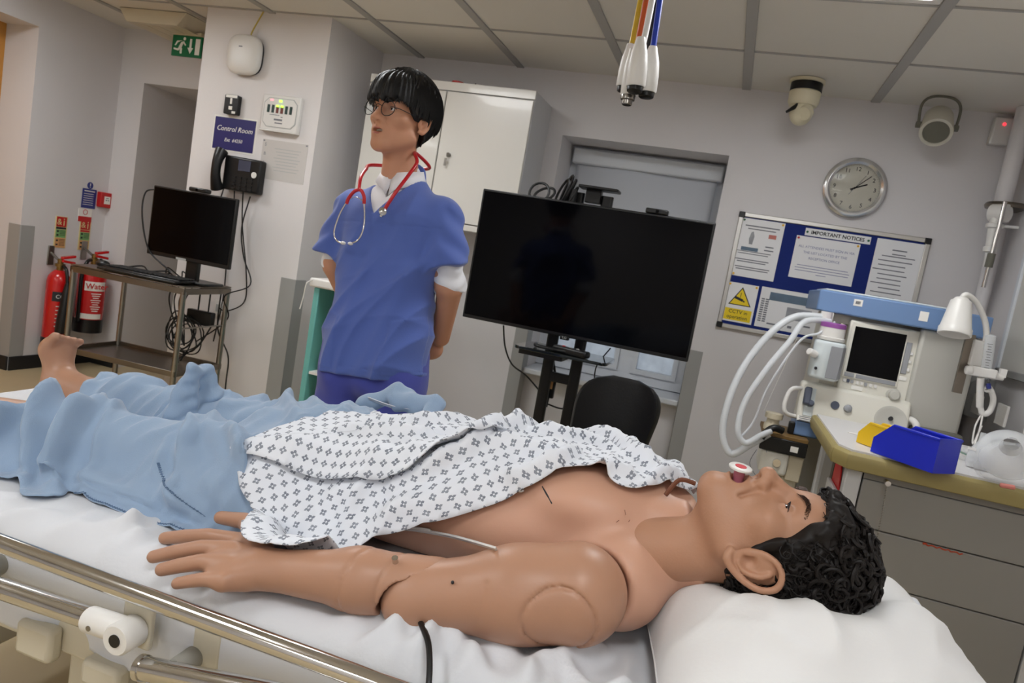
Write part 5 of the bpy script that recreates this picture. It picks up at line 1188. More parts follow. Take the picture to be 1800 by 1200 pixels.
# ================================================================== training manikin
M('skin_torso',(202,156,132),.45,sss=.05,var=(5,.05),bump=(220,.02)); M('skin_arm',(176,133,108),.4,sss=.04,var=(4,.06),bump=(200,.02)); M('skin_face',(176,131,104),.5,sss=.05,var=(14,.09),bump=(320,.06))
M('hair_dark',(20,15,13),.55,spec=.35); M('brow_brown',(66,40,26),.6); M('scuff_brown',(112,66,44),.6); M('mouth_dark',(80,30,30),.5); M('eye_dark',(24,20,20),.08)
mk = thing('manikin','life-size male patient training manikin lying on its back on the bed','manikin',(-.6,1.2,MZ))
def torso_sdf(P):
    X,Y,Z = P; Ym = np.abs(Y-1.205); Q = (X,Ym,Z)
    d = ell(P,(-.27,1.205,.905),(.27,.178,.118))
    d = smin(d,cap(Q,(-.075,0,.90),(-.075,.15,.885),.085,.074),.05)
    d = smin(d,ell(Q,(-.155,.085,.975),(.105,.08,.046)),.035)
    d = smin(d,ell(P,(-.50,1.205,.885),(.20,.158,.095)),.06)
    d = smin(d,ell(P,(-.69,1.205,.878),(.15,.175,.092)),.05)
    d = smin(d,cap(P,(-.06,1.19,.925),(.045,1.105,.950),.092,.066),.05)
    d = smin(d,ell(Q,(-.035,.05,.985),(.022,.06,.016)),.02)          # collar bones
    d = smax(d,-ell(P,(-.005,1.165,1.012),(.03,.035,.022)),.02)      # throat notch
    d = d+.004*np.exp(-(np.abs(Y-1.205)/.012)**2)*sm01((Z-.95)/.05)*sm01((-.1-X)/.1)
    d = smax(d,-(cap(P,(-.125,.965,.885),(-.30,.92,.85),.078,.06)),.008) # the arm socket
    d = smax(d,(X+.012-(1.04-Z)*.50)/1.12,.007)                      # collar edge where the chest skin ends
    return d
sdf_obj('torso',torso_sdf,(-.88,.93,.76),(.10,1.46,1.06),.0052,'skin_torso',mk,sm=3)
# near arm: shoulder piece with round disc seam, elbow ball, forearm with band seams, hand
S0,E0,W0 = (-.122,.968,.884),(-.338,.910,.838),(-.552,.860,.832)
def upper_sdf(P):
    X,Y,Z = P
    d = cap(P,S0,(-.20,.947,.868),.0715,.064); d = smin(d,cap(P,(-.20,.947,.868),(-.318,.916,.842),.060,.047),.03)
    d = smin(d,ell(P,(-.345,.902,.832),(.036,.040,.040)),.02)
    r = np.sqrt((X+.128)**2+(Z-.868)**2); d = d+.0048*np.exp(-((r-.047)/.0021)**2)*(Y<.95)
    d = d+.0016*np.exp(-((X+.232)/.003)**2)*sm01((Z-.80)/.06)*(Z<.90)
    return d
sdf_obj('upper_arm',upper_sdf,(-.40,.85,.755),(-.03,1.06,.975),.0032,'skin_arm',mk,sm=2)
KN = {'index':(-.630,.902,.838),'middle':(-.612,.868,.842),'ring':(-.596,.838,.836),'little':(-.582,.812,.824)}
TP = {'index':(-.752,.888,.812),'middle':(-.722,.834,.810),'ring':(-.688,.814,.808),'little':(-.648,.800,.805)}
def fore_sdf(P):
    X,Y,Z = P
    d = cap(P,(-.315,.925,.848),(-.42,.896,.842),.045,.043); d = smin(d,cap(P,(-.42,.896,.842),W0,.042,.027),.02)
    d = smin(d,ell(P,(-.555,.862,.832),(.03,.033,.021)),.02)
    pal = ell(P,(-.598,.862,.828),(.047,.050,.0215)); d = smin(d,pal,.02)
    d = smin(d,cap(P,(-.585,.886,.828),(-.618,.895,.828),.020,.016),.015); d = smin(d,cap(P,(-.572,.836,.824),(-.586,.815,.820),.019,.014),.015)
    for n_,bend in (('index',.006),('middle',.007),('ring',.006),('little',.004)):
        a = np.array(KN[n_]); b = np.array(TP[n_]); m1 = a+(b-a)*.42+np.array([0,0,bend]); m2 = a+(b-a)*.74+np.array([0,0,bend*.6]); r = .0120 if n_!='little' else .0102
        base = a+(np.array((-.565,.862,.828))-a)*.45
        f_ = chain(P,[base,a,m1,m2,b],[r*1.05,r*1.06,r*.98,r*.90,r*.80])
        nail = cap(P,b+np.array([.004,0,.0035])*1.0,b+np.array([.012,0,.005]),.0058,.0062)
        d = smin(d,f_,.0055)
    th = chain(P,[(-.575,.885,.828),(-.612,.925,.842),(-.655,.948,.848),(-.703,.950,.840)],[.020,.0165,.0132,.0105]); d = smin(d,th,.014)
    d = d+.0026*np.exp(-((X+.415-.25*(Y-.9))/.0024)**2)+.0026*np.exp(-((X+.373-.12*(Y-.9))/.0022)**2)
    d = smax(d,-(cap(P,(-.308,.915,.843),(-.350,.900,.834),.046,.040)),.003)
    return d
fo = sdf_obj('forearm',fore_sdf,(-.775,.775,.775),(-.295,.985,.90),.0026,'skin_arm',mk,sm=2)
M('nail',(196,136,104),.3)
for n_ in TP:
    b = Vector(TP[n_]); a = Vector(KN[n_]); dv = (b-a).normalized()
    MB().sphere((0,0,0),1,12,8).v
    m = MB(); m.sphere(b-dv*.004+Vector((0,0,.0058)),.0062,12,8,(1.15,.85,.42)); m.build('fingernail','skin_arm',fo)
MB().cyl((-.368,.893,.885),(-.368,.888,.8935),.0045,n=12).build('arm_screw','chrome',mk); MB().sphere((-.278,.885,.886),.0025,8,6).build('arm_mark','ink',mk)
# far arm under the gown
def far_arm(P):
    d = cap(P,(-.12,1.44,.885),(-.34,1.47,.85),.068,.05); return smin(d,chain(P,[(-.34,1.47,.85),(-.56,1.45,.84),(-.62,1.44,.835),(-.72,1.43,.82)],[.044,.028,.036,.012]),.02)
sdf_obj('far_arm',far_arm,(-.76,1.36,.78),(-.03,1.56,.97),.006,'skin_arm',mk,sm=2)
# legs and feet
def leg_sdf(P, yh, yk, ya, foot):
    d = cap(P,(-.74,yh,.860),(-1.10,yk,.850),.078,.056); d = smin(d,cap(P,(-1.10,yk,.850),(-1.44,ya,.838),.056,.041),.03); d = smin(d,ell(P,(-1.10,yk,.870),(.06,.045,.034)),.03)
    h_,b_,t_ = foot
    d = smin(d,chain(P,[(-1.44,ya,.842),h_],[.040,.036]),.02); d = smin(d,chain(P,[h_,b_],[.036,.032]),.025); d = smin(d,ell(P,b_,(.03,.044,.03)),.02)
    for k in range(5):
        o_ = (k-2)*.0165; r = (.0135 if k==0 else .0105)
        d = smin(d,cap(P,(b_[0]+.004,b_[1]+o_,b_[2]+.01),(t_[0]+.012,t_[1]+o_*1.05,t_[2]-.004*k*(1 if k else 0)),r,r*.9),.007)
    return d
FARF = ((-1.475,1.325,.838),(-1.505,1.335,.925),(-1.492,1.338,.962))
sdf_obj('leg',lambda P: leg_sdf(P,1.30,1.315,1.32,FARF),(-1.58,1.20,.77),(-.64,1.44,.99),.0048,'skin_arm',mk,sm=2)
NEARF = ((-1.49,1.00,.838),(-1.53,.985,.93),(-1.525,.98,.985))
sdf_obj('leg',lambda P: leg_sdf(P,1.10,1.075,1.02,NEARF),(-1.60,.90,.77),(-.64,1.24,1.02),.0062,'skin_arm',mk,sm=2)
# head
ha = math.radians(2); hr = math.radians(5); HS = .97
hz = np.array([math.cos(ha),0,-math.sin(ha)]); hf0 = np.array([math.sin(ha),0,math.cos(ha)]); hy0 = np.array([0,1.0,0])
hf = hf0*math.cos(hr)-hy0*math.sin(hr); hx = np.cross(hf,hz); HC = np.array([.1255,1.075,.9875])
HXF = frame_xf(HC,hx,hf,hz,HS)
def hp(x,y,z): return Vector(HC+HS*(hx*x+hf*y+hz*z))
hd_ = sdf_obj('head',lambda P: head_sdf(P,mouth=.0135,slit=.0016,ez=-.016,es=1.24,nend=-.165),(-.115,-.125,-.215),(.115,.13,.13),.0020,'skin_face',mk,sm=1,xf=HXF)
M('nostril',(96,52,40),.6)
for s_ in (-1,1):
    eo = MB().sphere((0,0,0),.0128,20,14).build('eye','eye_dark',None,origin=(0,0,0)); eo.parent = hd_; eo.location = hp(.0315*s_,.0675,.002)-wloc(mk)
    m = MB(); rb = random.Random(8)
    for k in range(26):
        u = -1+2*k/25; p = hp(s_*(.0315+.0125*u),.0825-.009*u*u,.0030-.0010*u*u); m.tube([p,p+Vector(HS*(hf*.004+hz*.0025))],[.0004,.0002],4)
    m.build('eyelashes','ink',hd_)['kind']='stuff'
    # eyebrow of short hairs
    m = MB(); rb = random.Random(3)
    for k in range(260):
        u = rb.random(); v = rb.uniform(-1,1)*(.0052*(1-.55*u))
        x = .013+.034*u; z = .0185+.011*math.sin(min(1,u*1.25)*math.pi*.62)+v; y = .0945-.0195*u*u-.002*u
        p = hp(s_*x,y,z); dirv = Vector(HS*(hx*s_*1.0+hz*(.35-.9*u)+hf*.25)).normalized()*rb.uniform(.005,.009)
        m.tube([p-dirv*.35,p+dirv*.65],[.0005,.0003],4)
    m.build('eyebrow','brow_brown',hd_)['kind']='stuff'
# far collar opening and cables at the neck
MB().tube(spline([hp(.03,.02,-.165),hp(.045,.045,-.15),hp(.05,.045,-.125)],6),.0035,8).build('neck_tube','scuff_brown',mk)
# airway adjunct in the mouth
M('airway_red',(206,24,44),.3); M('airway_pink',(206,120,140),.3,trans=.3)
aw = thing('oral_airway','white oral airway with red centre held in the manikin mouth','airway',hp(0,.095,-.068))
o_ = hp(0,.104,-.069); fa = Vector(hf)
vs=[];fs=[];n=28
for k,(dy,sc_) in enumerate(((0,.95),(.0008,1.0),(.0028,1.0),(.0036,.94),(.0036,.45))):
    for i in range(n):
        a = 2*math.pi*i/n; vs.append(o_+Vector(hx)*(.0185*sc_*math.cos(a))+Vector(hz)*(.0165*sc_*math.sin(a))+fa*dy)
for k in range(4):
    for i in range(n): fs.append((k*n+i,k*n+(i+1)%n,(k+1)*n+(i+1)%n,(k+1)*n+i))
fs.append(tuple(range(n))[::-1]); MB().add(vs,fs).build('flange','white_plastic',aw)
MB().lathe([(.0,.0082),(.0042,.0082)],o_,fa,20).build('red_insert','airway_red',aw)
MB().tube(spline([o_,hp(0,.10,-.069),hp(0,.075,-.068),hp(0,.05,-.072)],6),.0078,14).build('bite_tube','airway_pink',aw)
# hair: a lumpy mass, curls and stray hairs
HZ_,HY_ = [-.095,-.078,-.066,-.045,-.02,.014,.052,.064],[-.075,-.060,-.045,.006,.030,.052,.080,.14]
def hairline(z): return np.interp(z,HZ_,HY_)
def scalp(P):
    X,Y,Z = P
    lump_ = np.sin(105*X+1.7*np.sin(70*Z))*np.sin(98*Y+1.3*np.sin(80*X))*np.sin(112*Z+1.5*np.sin(60*Y))
    thick = .005+.010*sm01((Z+.02)/.09)+.003*sm01((-.02-Y)/.06)
    d = head_sdf(P,ears=False,neck=False)-thick-.0065*lump_-.002*np.sin(260*X+2*np.sin(150*Y))*np.sin(240*Z+2*np.sin(170*X))
    cut = (Y-np.interp(Z,HZ_,HY_).astype(np.float32)-.004*np.sin(150*X+90*Z))*.8
    d = smax(d,cut,.008); d = smax(d,-(Z+.088),.006)
    return smax(d,-ell((np.abs(X),Y,Z),(.092,-.002,-.026),(.024,.030,.042)),.006)
hs_ = sdf_obj('hair',scalp,(-.115,-.145,-.11),(.115,.13,.165),.0028,'hair_dark',mk,sm=1,xf=HXF)
def scalp_pt(th,ph):
    d_ = Vector((math.sin(th)*math.cos(ph),math.sin(th)*math.sin(ph),math.cos(th))); return Vector((d_.x*.088,-.017+d_.y*.112,.034+d_.z*.108)), d_
def hair_ok(p):
    if p.y > float(hairline(p.z))-.016 or p.z < -.08: return False
    return not (((abs(p.x)-.09)/.03)**2+((p.y+.002)/.034)**2+((p.z+.026)/.046)**2 < 1)
rb = random.Random(21)
m = MB(); cnt = 0; tries = 0
while cnt < 520 and tries < 9000:
    tries += 1
    th = math.acos(rb.uniform(-.8,1)); ph = rb.uniform(0,2*math.pi); p,d_ = scalp_pt(th,ph)
    if not hair_ok(p): continue
    cnt += 1; edge = p.z > .07
    tang = d_.orthogonal().normalized(); tang.rotate(Matrix.Rotation(rb.uniform(0,6.28),3,d_)); bt = d_.cross(tang)
    rad_ = rb.uniform(.006,.011)*(1.25 if edge else 1); turns = rb.uniform(.8,1.7); t0 = rb.uniform(0,6.28); pts = []
    for k in range(12):
        q = k/11; a = t0+turns*6.28*q; c_ = p+d_*(-.003+(.010 if edge else .003)*math.sin(math.pi*q))+tang*(rad_*math.cos(a)+.014*(q-.5))+bt*(rad_*math.sin(a)*.8)+d_*(.004*math.sin(a*1.0))
        pts.append(hp(c_.x,c_.y,c_.z))
    m.tube(pts,[.0014,.0024,.0031,.0034,.0035,.0035,.0034,.0032,.0030,.0026,.0018,.0006],6)

cnt = 0
while cnt < 110:
    th = math.acos(rb.uniform(.15,1)); ph = rb.uniform(0,2*math.pi); p,d_ = scalp_pt(th,ph)
    if not hair_ok(p): continue
    cnt += 1; tang = d_.orthogonal().normalized(); tang.rotate(Matrix.Rotation(rb.uniform(0,6.28),3,d_)); bt = d_.cross(tang); rad_ = rb.uniform(.008,.014); t0 = rb.uniform(0,6.28); tn = rb.uniform(.7,1.2); pts = []
    for k in range(13):
        q = k/12; a = t0+tn*6.28*q; c_ = p+d_*(.002+.012*math.sin(math.pi*q)*rb.uniform(.95,1.05))+tang*(rad_*math.cos(a)+.012*(q-.5))+bt*(rad_*math.sin(a)); pts.append(hp(c_.x,c_.y,c_.z))
    m.tube(pts,[.0012,.0019,.0024,.0026,.0026,.0026,.0026,.0026,.0024,.0022,.0018,.0012,.0005],6)
m.build('curls','hair_dark',hs_)['kind'] = 'stuff'
m = MB(); cnt = 0
while cnt < 1400:
    th = math.acos(rb.uniform(-.72,1)); ph = rb.uniform(0,2*math.pi); p,d_ = scalp_pt(th,ph)
    if not hair_ok(p): continue
    cnt += 1; tang = d_.orthogonal().normalized(); tang.rotate(Matrix.Rotation(rb.uniform(0,6.28),3,d_)); bt = d_.cross(tang); rad_ = rb.uniform(.006,.013); turns = rb.uniform(.5,1.1); t0 = rb.uniform(0,6.28); pts = []
    for k in range(8):
        q = k/7; a = t0+turns*6.28*q; c_ = p+d_*(.002+.008*q*rb.uniform(.6,1))+tang*(rad_*math.cos(a)+.01*(q-.5))+bt*rad_*math.sin(a); pts.append(hp(c_.x,c_.y,c_.z))
    m.tube(pts,[.0006]*7+[.0003],3,caps=False)
m.build('fine_hairs','hair_dark',hs_)['kind'] = 'stuff'
# ================================================================== cloth lying over the manikin
from mathutils import geometry as mgeo
GX0,GX1,GY0,GY1,GS = -1.64,.16,.74,1.66,.01
gx = np.arange(GX0,GX1,GS); gy = np.arange(GY0,GY1,GS); GXX,GYY = np.meshgrid(gx,gy,indexing='ij')
BODY = np.full(GXX.shape,MZ+.004); BODY2 = BODY.copy()
for o in mk.children:
    if o.type != 'MESH' or o.name.split('.')[0] not in ('torso','upper_arm','forearm','far_arm','leg'): continue
    n = len(o.data.vertices); co = np.empty(n*3,np.float32); o.data.vertices.foreach_get('co',co); co = co.reshape(-1,3)+np.array(mk.location)
    i = np.clip(((co[:,0]-GX0)/GS+.5).astype(int),0,len(gx)-1); j = np.clip(((co[:,1]-GY0)/GS+.5).astype(int),0,len(gy)-1)
    np.maximum.at(BODY,(i,j),co[:,2])
    if not o.name.startswith('forearm'): np.maximum.at(BODY2,(i,j),co[:,2])
def shift(A,di,dj):
    B = np.roll(np.roll(A,di,0),dj,1)
    return B
def drape(H, slope, n):
    H = H.copy()
    for _ in range(n):
        for di,dj,l in ((1,0,1),(-1,0,1),(0,1,1),(0,-1,1),(1,1,1.414),(-1,-1,1.414),(1,-1,1.414),(-1,1,1.414)):
            H = np.maximum(H,shift(H,di,dj)-slope*GS*l)
    return H
def blur(A, n):
    for _ in range(n): A = (A*4+shift(A,1,0)*2+shift(A,-1,0)*2+shift(A,0,1)*2+shift(A,0,-1)*2+shift(A,1,1)+shift(A,-1,-1)+shift(A,1,-1)+shift(A,-1,1))/16
    return A
DR = blur(drape(BODY2,1.9,16),3); DRA = blur(drape(BODY,1.9,10),2)
def samp(A, x, y):
    fx = np.clip((np.asarray(x)-GX0)/GS,0,len(gx)-1.001); fy = np.clip((np.asarray(y)-GY0)/GS,0,len(gy)-1.001); i = fx.astype(int); j = fy.astype(int); a = fx-i; b = fy-j
    return A[i,j]*(1-a)*(1-b)+A[i+1,j]*a*(1-b)+A[i,j+1]*(1-a)*b+A[i+1,j+1]*a*b
def drop(px, py, A):
    """Where the line of sight first meets the draped surface A."""
    v = np.array(_f+_r*((px-900)/FPX)-_u*((py-600)/FPX)); t = np.linspace(.6,2.2,1600); x = v[0]*t; y = v[1]*t; z = v[2]*t+ZC
    ok = (z <= samp(A,x,y))&(x>GX0)&(x<GX1)&(y>GY0)&(y<GY1)
    k = int(np.argmax(ok)) if ok.any() else int(np.argmin(np.abs(z-samp(A,x,y))))
    return np.array([x[k],y[k]])
def dens(P, step):
    out = []
    for i in range(len(P)):
        a = np.array(P[i]); b = np.array(P[(i+1)%len(P)]); n = max(1,int(np.hypot(*(b-a))/step))
        for k in range(n): out.append(a+(b-a)*k/n)
    return out
def smooth_poly(P, n=2):
    P = [np.array(p) for p in P]
    for _ in range(n):
        Q = []
        for i in range(len(P)):
            a,b = P[i],P[(i+1)%len(P)]; Q += [a*.75+b*.25,a*.25+b*.75]
        P = Q
    return P
def pldist(x, y, pts):
    """Distance to a polyline and position along it."""
    best = np.full(np.shape(x),9.0); tt = np.zeros(np.shape(x)); L = [0]
    for a,b in zip(pts[:-1],pts[1:]): L.append(L[-1]+np.hypot(b[0]-a[0],b[1]-a[1]))
    side = np.zeros(np.shape(x))
    for k,(a,b) in enumerate(zip(pts[:-1],pts[1:])):
        dx,dy = b[0]-a[0],b[1]-a[1]; l2 = dx*dx+dy*dy+1e-12; t = np.clip(((x-a[0])*dx+(y-a[1])*dy)/l2,0,1); d = np.hypot(x-a[0]-t*dx,y-a[1]-t*dy)
        m = d < best; best = np.where(m,d,best); tt = np.where(m,(L[k]+t*np.sqrt(l2))/L[-1],tt); side = np.where(m,np.sign(dx*(y-a[1])-dy*(x-a[0])),side)
    return best, tt, side
def inpoly(x, y, P):
    r = np.zeros(np.shape(x),bool); n = len(P)
    for i in range(n):
        x0,y0 = P[i]; x1,y1 = P[(i+1)%n]
        c = ((y0>y)!=(y1>y))&(x < (x1-x0)*(y-y0)/(y1-y0+1e-12)+x0); r ^= c
    return r
def lift(x, y, base, hfun):
    zb = base(x,y); e = .006; gx_ = (base(x+e,y)-base(x-e,y))/(2*e); gy_ = (base(x,y+e)-base(x,y-e))/(2*e); nl = np.sqrt(1+gx_**2+gy_**2); dd = hfun(x,y)-zb
    v = np.column_stack([x-gx_/nl*dd,y-gy_/nl*dd,zb+dd/nl]); v[:,2] = np.maximum(v[:,2],MZ+.006); return v
def cloth_mesh(name, poly, hfun, step, mat, parent, rot=0.0, thick=.0018, base=None):
    B = smooth_poly(poly,2); B = dens(B,step*.9); nb = len(B)
    xs = [p[0] for p in B]; ys = [p[1] for p in B]
    X,Y = np.meshgrid(np.arange(min(xs),max(xs),step),np.arange(min(ys),max(ys),step),indexing='ij')
    X = X+(np.arange(X.shape[1])%2)[None,:]*step*.5; x = X.ravel(); y = Y.ravel()
    d,_,_ = pldist(x,y,B+[B[0]]); m = inpoly(x,y,B)&(d>step*.55); x = x[m]; y = y[m]
    pts = [Vector((float(p[0]),float(p[1]))) for p in B]+[Vector((float(a),float(b))) for a,b in zip(x,y)]
    res = mgeo.delaunay_2d_cdt(pts,[(i,(i+1)%nb) for i in range(nb)],[],1,1e-6)
    v2 = np.array([[p.x,p.y] for p in res[0]]); f = np.array([list(t) for t in res[2]])
    z = hfun(v2[:,0],v2[:,1]); v = np.column_stack([v2,z])
    if base is not None:                      # folds stand out along the surface normal
        v = lift(v2[:,0],v2[:,1],base,hfun)
    # pattern coordinates: arc length measured on a regular grid
    xs_ = np.arange(v2[:,0].min(),v2[:,0].max()+.006,.006); ys_ = np.arange(v2[:,1].min(),v2[:,1].max()+.006,.006); A,B_ = np.meshgrid(xs_,ys_,indexing='ij'); Hh = hfun(A,B_)
    for _ in range(3): Hh = (Hh+np.roll(Hh,1,0)+np.roll(Hh,-1,0)+np.roll(Hh,1,1)+np.roll(Hh,-1,1))/5
    ds = np.sqrt(.006**2+np.diff(Hh,axis=1)**2); V_ = np.concatenate([np.zeros((len(xs_),1)),np.cumsum(ds,1)],1); mid = len(ys_)//2; V_ -= V_[:,mid:mid+1]
    du = np.sqrt(.006**2+np.diff(Hh,axis=0)**2); U_ = np.concatenate([np.zeros((1,len(ys_))),np.cumsum(du,0)],0)
    fx = np.clip((v2[:,0]-xs_[0])/.006,0,len(xs_)-1.001); fy = np.clip((v2[:,1]-ys_[0])/.006,0,len(ys_)-1.001); i = fx.astype(int); j = fy.astype(int); a = fx-i; b = fy-j
    L = lambda G: G[i,j]*(1-a)*(1-b)+G[i+1,j]*a*(1-b)+G[i,j+1]*(1-a)*b+G[i+1,j+1]*a*b
    u,w = .5*L(U_)+.5*(v2[:,0]-xs_[0]),L(V_); c_,s_ = math.cos(rot),math.sin(rot); uv = np.column_stack([u*c_-w*s_,u*s_+w*c_])
    o = np_obj(name,v,f,mat,parent,uv=uv)
    # faces up
    me = o.data
    if me.polygons[0].normal.z < 0: me.flip_normals()
    md = o.modifiers.new('thick','SOLIDIFY'); md.thickness = thick; md.offset = 1
    return o,B
# ---------------------------------------------------------------- light blue garment over the legs
M('blue_cotton',(142,164,190),.85,sheen=.3,bump=(420,.12),var=(9,.04)); M('blue_stitch',(96,120,150),.8); M('white_tape',(222,224,228),.7)
bl_n = [(0,722),(55,700),(98,678),(122,655)]
left_pts = [drop(p[0],p[1],DR) for p in bl_n]
near_px = [(-60,842),(20,848),(36,862),(32,874),(62,884),(112,878),(122,866),(150,882),(210,905),(290,936),(300,938)]
near = [drop(p[0],p[1],DR) for p in near_px]
blue_poly = near+[np.array((-.73,.93)),np.array((-.66,.975)),np.array((-.50,1.02)),np.array((-.42,1.20)),np.array((-.44,1.46)),np.array((-.60,1.53)),np.array((-1.0,1.50)),np.array((-1.28,1.47)),np.array((-1.36,1.38))]+[np.array((-1.345,1.30)),np.array((-1.24,1.19)),np.array((-1.18,1.10)),np.array((-1.20,1.03)),np.array((-1.31,.97)),np.array((-1.42,.90))]
def pxl(L): return [drop(p[0],p[1],DR) for p in L]
BL_R = [ # ridge polylines (picture points dropped on the drape), height, width
 ([(101,684),(50,715),(-10,765)],.022,.016),([(122,698),(75,783),(34,856)],.026,.017),([(165,716),(133,751),(104,820),(92,866)],.030,.018),([(135,668),(165,690),(178,715)],.018,.012),
 ([(60,705),(20,745),(-30,800)],.016,.014),([(128,835),(180,852),(240,880),(300,912)],.016,.012),([(122,858),(200,885),(280,920)],.010,.008),([(230,850),(300,880),(360,905)],.010,.012),
 ([(393,716),(450,716),(510,722),(560,735)],.016,.013),([(395,760),(430,800),(470,790)],.016,.014),([(470,715),(520,745),(545,765)],.014,.012),([(560,700),(600,720),(640,700)],.020,.014),([(700,690),(640,715),(600,742)],.022,.015),([(420,770),(445,820),(440,860)],.012,.012),
 ([(372,745),(367,757),(399,814),(432,880)],.008,.012),([(330,790),(345,850),(375,900)],.010,.014),([(365,830),(395,870),(420,905)],.012,.012),([(335,750),(340,770),(330,800)],.007,.014),([(298,770),(283,826),(330,885),(372,926)],.010,.0085),
 ([(440,700),(520,700),(600,712)],.012,.012)]
BL_R = [(pxl(P),h_*1.8,w_*.80) for P,h_,w_ in BL_R]
def hblue(x, y):
    h_ = samp(DR,x,y)+.008
    up = sm01((h_-MZ-.01)/.05)
    for P,a,w in BL_R:
        d,t,_ = pldist(x,y,P); h_ = h_+a*np.exp(-(d/w)**2)*np.clip(np.sin(np.pi*np.clip(t,.06,.94))*1.6,0,1)
    q_ = 1-np.abs(fbm(x*17+1.1*np.sin(y*11+1),y*9+.8*np.sin(x*13),31)); under = sm01((x+.62-.10*sm01((1.25-y)/.2))/.06); h_ = h_+.018*(q_**3-.35)*(.4+.6*up)*(1-.8*under)
    q2 = 1-np.abs(fbm(x*34-y*16,y*20+x*12,77)); h_ = h_+.0080*(q2**3-.3)*(.4+.6*up)*(1-.8*under)+.0012*fbm(x*95,y*80,8)
    bunch = np.exp(-((x+1.22)/.10)**2); h_ = h_+.006*bunch*np.abs(fbm(x*46-y*20,y*14,17))
    h_ = h_*(1-under)+np.minimum(h_,samp(DR,x,y)+.004)*under
    return np.maximum(h_,MZ+.0085+.002*fbm(x*60,y*60,2))
gb = thing('blue_garment','light blue cotton hospital garment rumpled over the manikin legs','garment',(-.9,1.2,MZ))
bo,BB = cloth_mesh('cloth',blue_poly,hblue,.0062,'blue_cotton',gb,base=lambda x,y: samp(DR,x,y))
# overlocked seam along the near hem
def seam(px, A, off, nm, par, r=.0016, mat='blue_stitch', hf_=None):
    P = [drop(p[0],p[1],DR) for p in px]; P2 = spline([(p[0],p[1],0) for p in P],8); LV = lift(np.array([p.x for p in P2]),np.array([p.y for p in P2]),lambda x,y: samp(DR,x,y),hf_); hx_ = LV[:,0]; hy_ = LV[:,1]; z = LV[:,2]
    m = MB(); 
    for k in range(len(P2)-1):
        a = Vector((hx_[k],hy_[k],z[k]+off)); b = Vector((hx_[k+1],hy_[k+1],z[k+1]+off)); n = max(1,int((b-a).length/.004)); dv = (b-a).normalized(); sd = Vector((-dv.y,dv.x,0))
        for q in range(n):
            c_ = a.lerp(b,(q+.5)/n); m.obox(c_,sd,dv,Z3,.005,.0009,.0012)
        m.obox((a+b)/2,dv,sd,Z3,(b-a).length,.0009,.001)
    m.build(nm,mat,par)['kind'] = 'stuff'
seam([(130,874),(150,880),(210,903),(290,933),(335,946)],DR,.0028,'hem_stitching',gb,hf_=hblue)
seam([(288,822),(300,848),(335,888),(368,918)],DR,.0030,'hem_stitching',gb,hf_=hblue)
# standing knot of cloth over the thighs and rolled end at the far hip
def lump(P, pts, rad, k, amp, fr, seed):
    d = chain(P,pts,rad,k); X,Y,Z = P
    return d-amp*np.sin(fr*(X*1.0+Z*.55)+2.1*np.sin(fr*.35*Y+seed))*np.cos(fr*.5*(Y-.6*Z)+seed)
b0 = drop(332,735,DR); bz = float(hblue(np.array([b0[0]]),np.array([b0[1]]))[0])
T0 = at(340,652,y=b0[1]+.01); T1 = at(362,655,y=b0[1]+.05); T2 = at(374,700,y=b0[1]+.05)
def bundle(P):
    X,Y,Z = P
    d = chain(P,[(b0[0]-.03,b0[1]-.03,bz-.02),(b0[0]-.015,b0[1],bz+.025),tuple(T0),tuple(T1),tuple(T2),(T2.x+.02,T2.y+.02,bz-.02)],[.026,.022,.013,.014,.02,.024],.018)
    d = smin(d,chain(P,[(b0[0]-.01,b0[1]-.03,bz+.0),at(318,690,y=b0[1]-.01),at(330,665,y=b0[1]+.0)],[.022,.015,.010],.012),.008)
    d = smin(d,chain(P,[tuple(T0),(T0.x+.01,T0.y-.01,bz+.01),(b0[0]+.03,b0[1]-.05,bz-.03)],[.009,.015,.02],.012),.007)
    d = smin(d,chain(P,[tuple(T1),(T1.x+.012,T1.y-.02,bz+.02),(T1.x+.03,T1.y-.05,bz-.03)],[.009,.013,.02],.012),.006)
    return d-.0022*np.sin(150*X+60*Z+2*np.sin(70*Y))-.0015*np.sin(230*Z-90*Y)
sdf_obj('twisted_knot',bundle,(b0[0]-.10,b0[1]-.12,bz-.06),(b0[0]+.14,b0[1]+.14,T0.z+.03),.0032,'blue_cotton',gb,sm=2)
R0_ = at(768,708,y=1.40); R1_ = at(750,735,y=1.36)
def roll(P):
    X,Y,Z = P
    d = chain(P,[at(700,705,y=1.40),at(735,712,y=1.40),tuple(R0_)],[.022,.020,.016],.02); d = smin(d,chain(P,[tuple(R0_),tuple(R1_)],[.017,.014],.01),.006)
    d = smin(d,chain(P,[at(640,710,y=1.40),at(700,692,y=1.42),at(750,712,y=1.42)],[.018,.020,.014],.02),.008)
    return d-.0022*np.sin(140*X-90*Z+50*Y)
sdf_obj('rolled_end',roll,(R0_.x-.26,1.30,R0_.z-.07),(R0_.x+.05,1.48,R0_.z+.07),.0034,'blue_cotton',gb,sm=2)
tpx = [(648,700),(690,715),(730,722),(758,722)]; tq = [at(p[0],p[1],y=1.385) for p in tpx]
m = MB(); P2 = spline(tq,6)
for a,b in zip(P2[:-1],P2[1:]): m.obox((a+b)/2,(b-a),Vector((0,-.8,.6)),Vector((0,.6,.8)),(b-a).length*1.05,.014,.0015)
m.build('waist_tape','white_tape',gb)

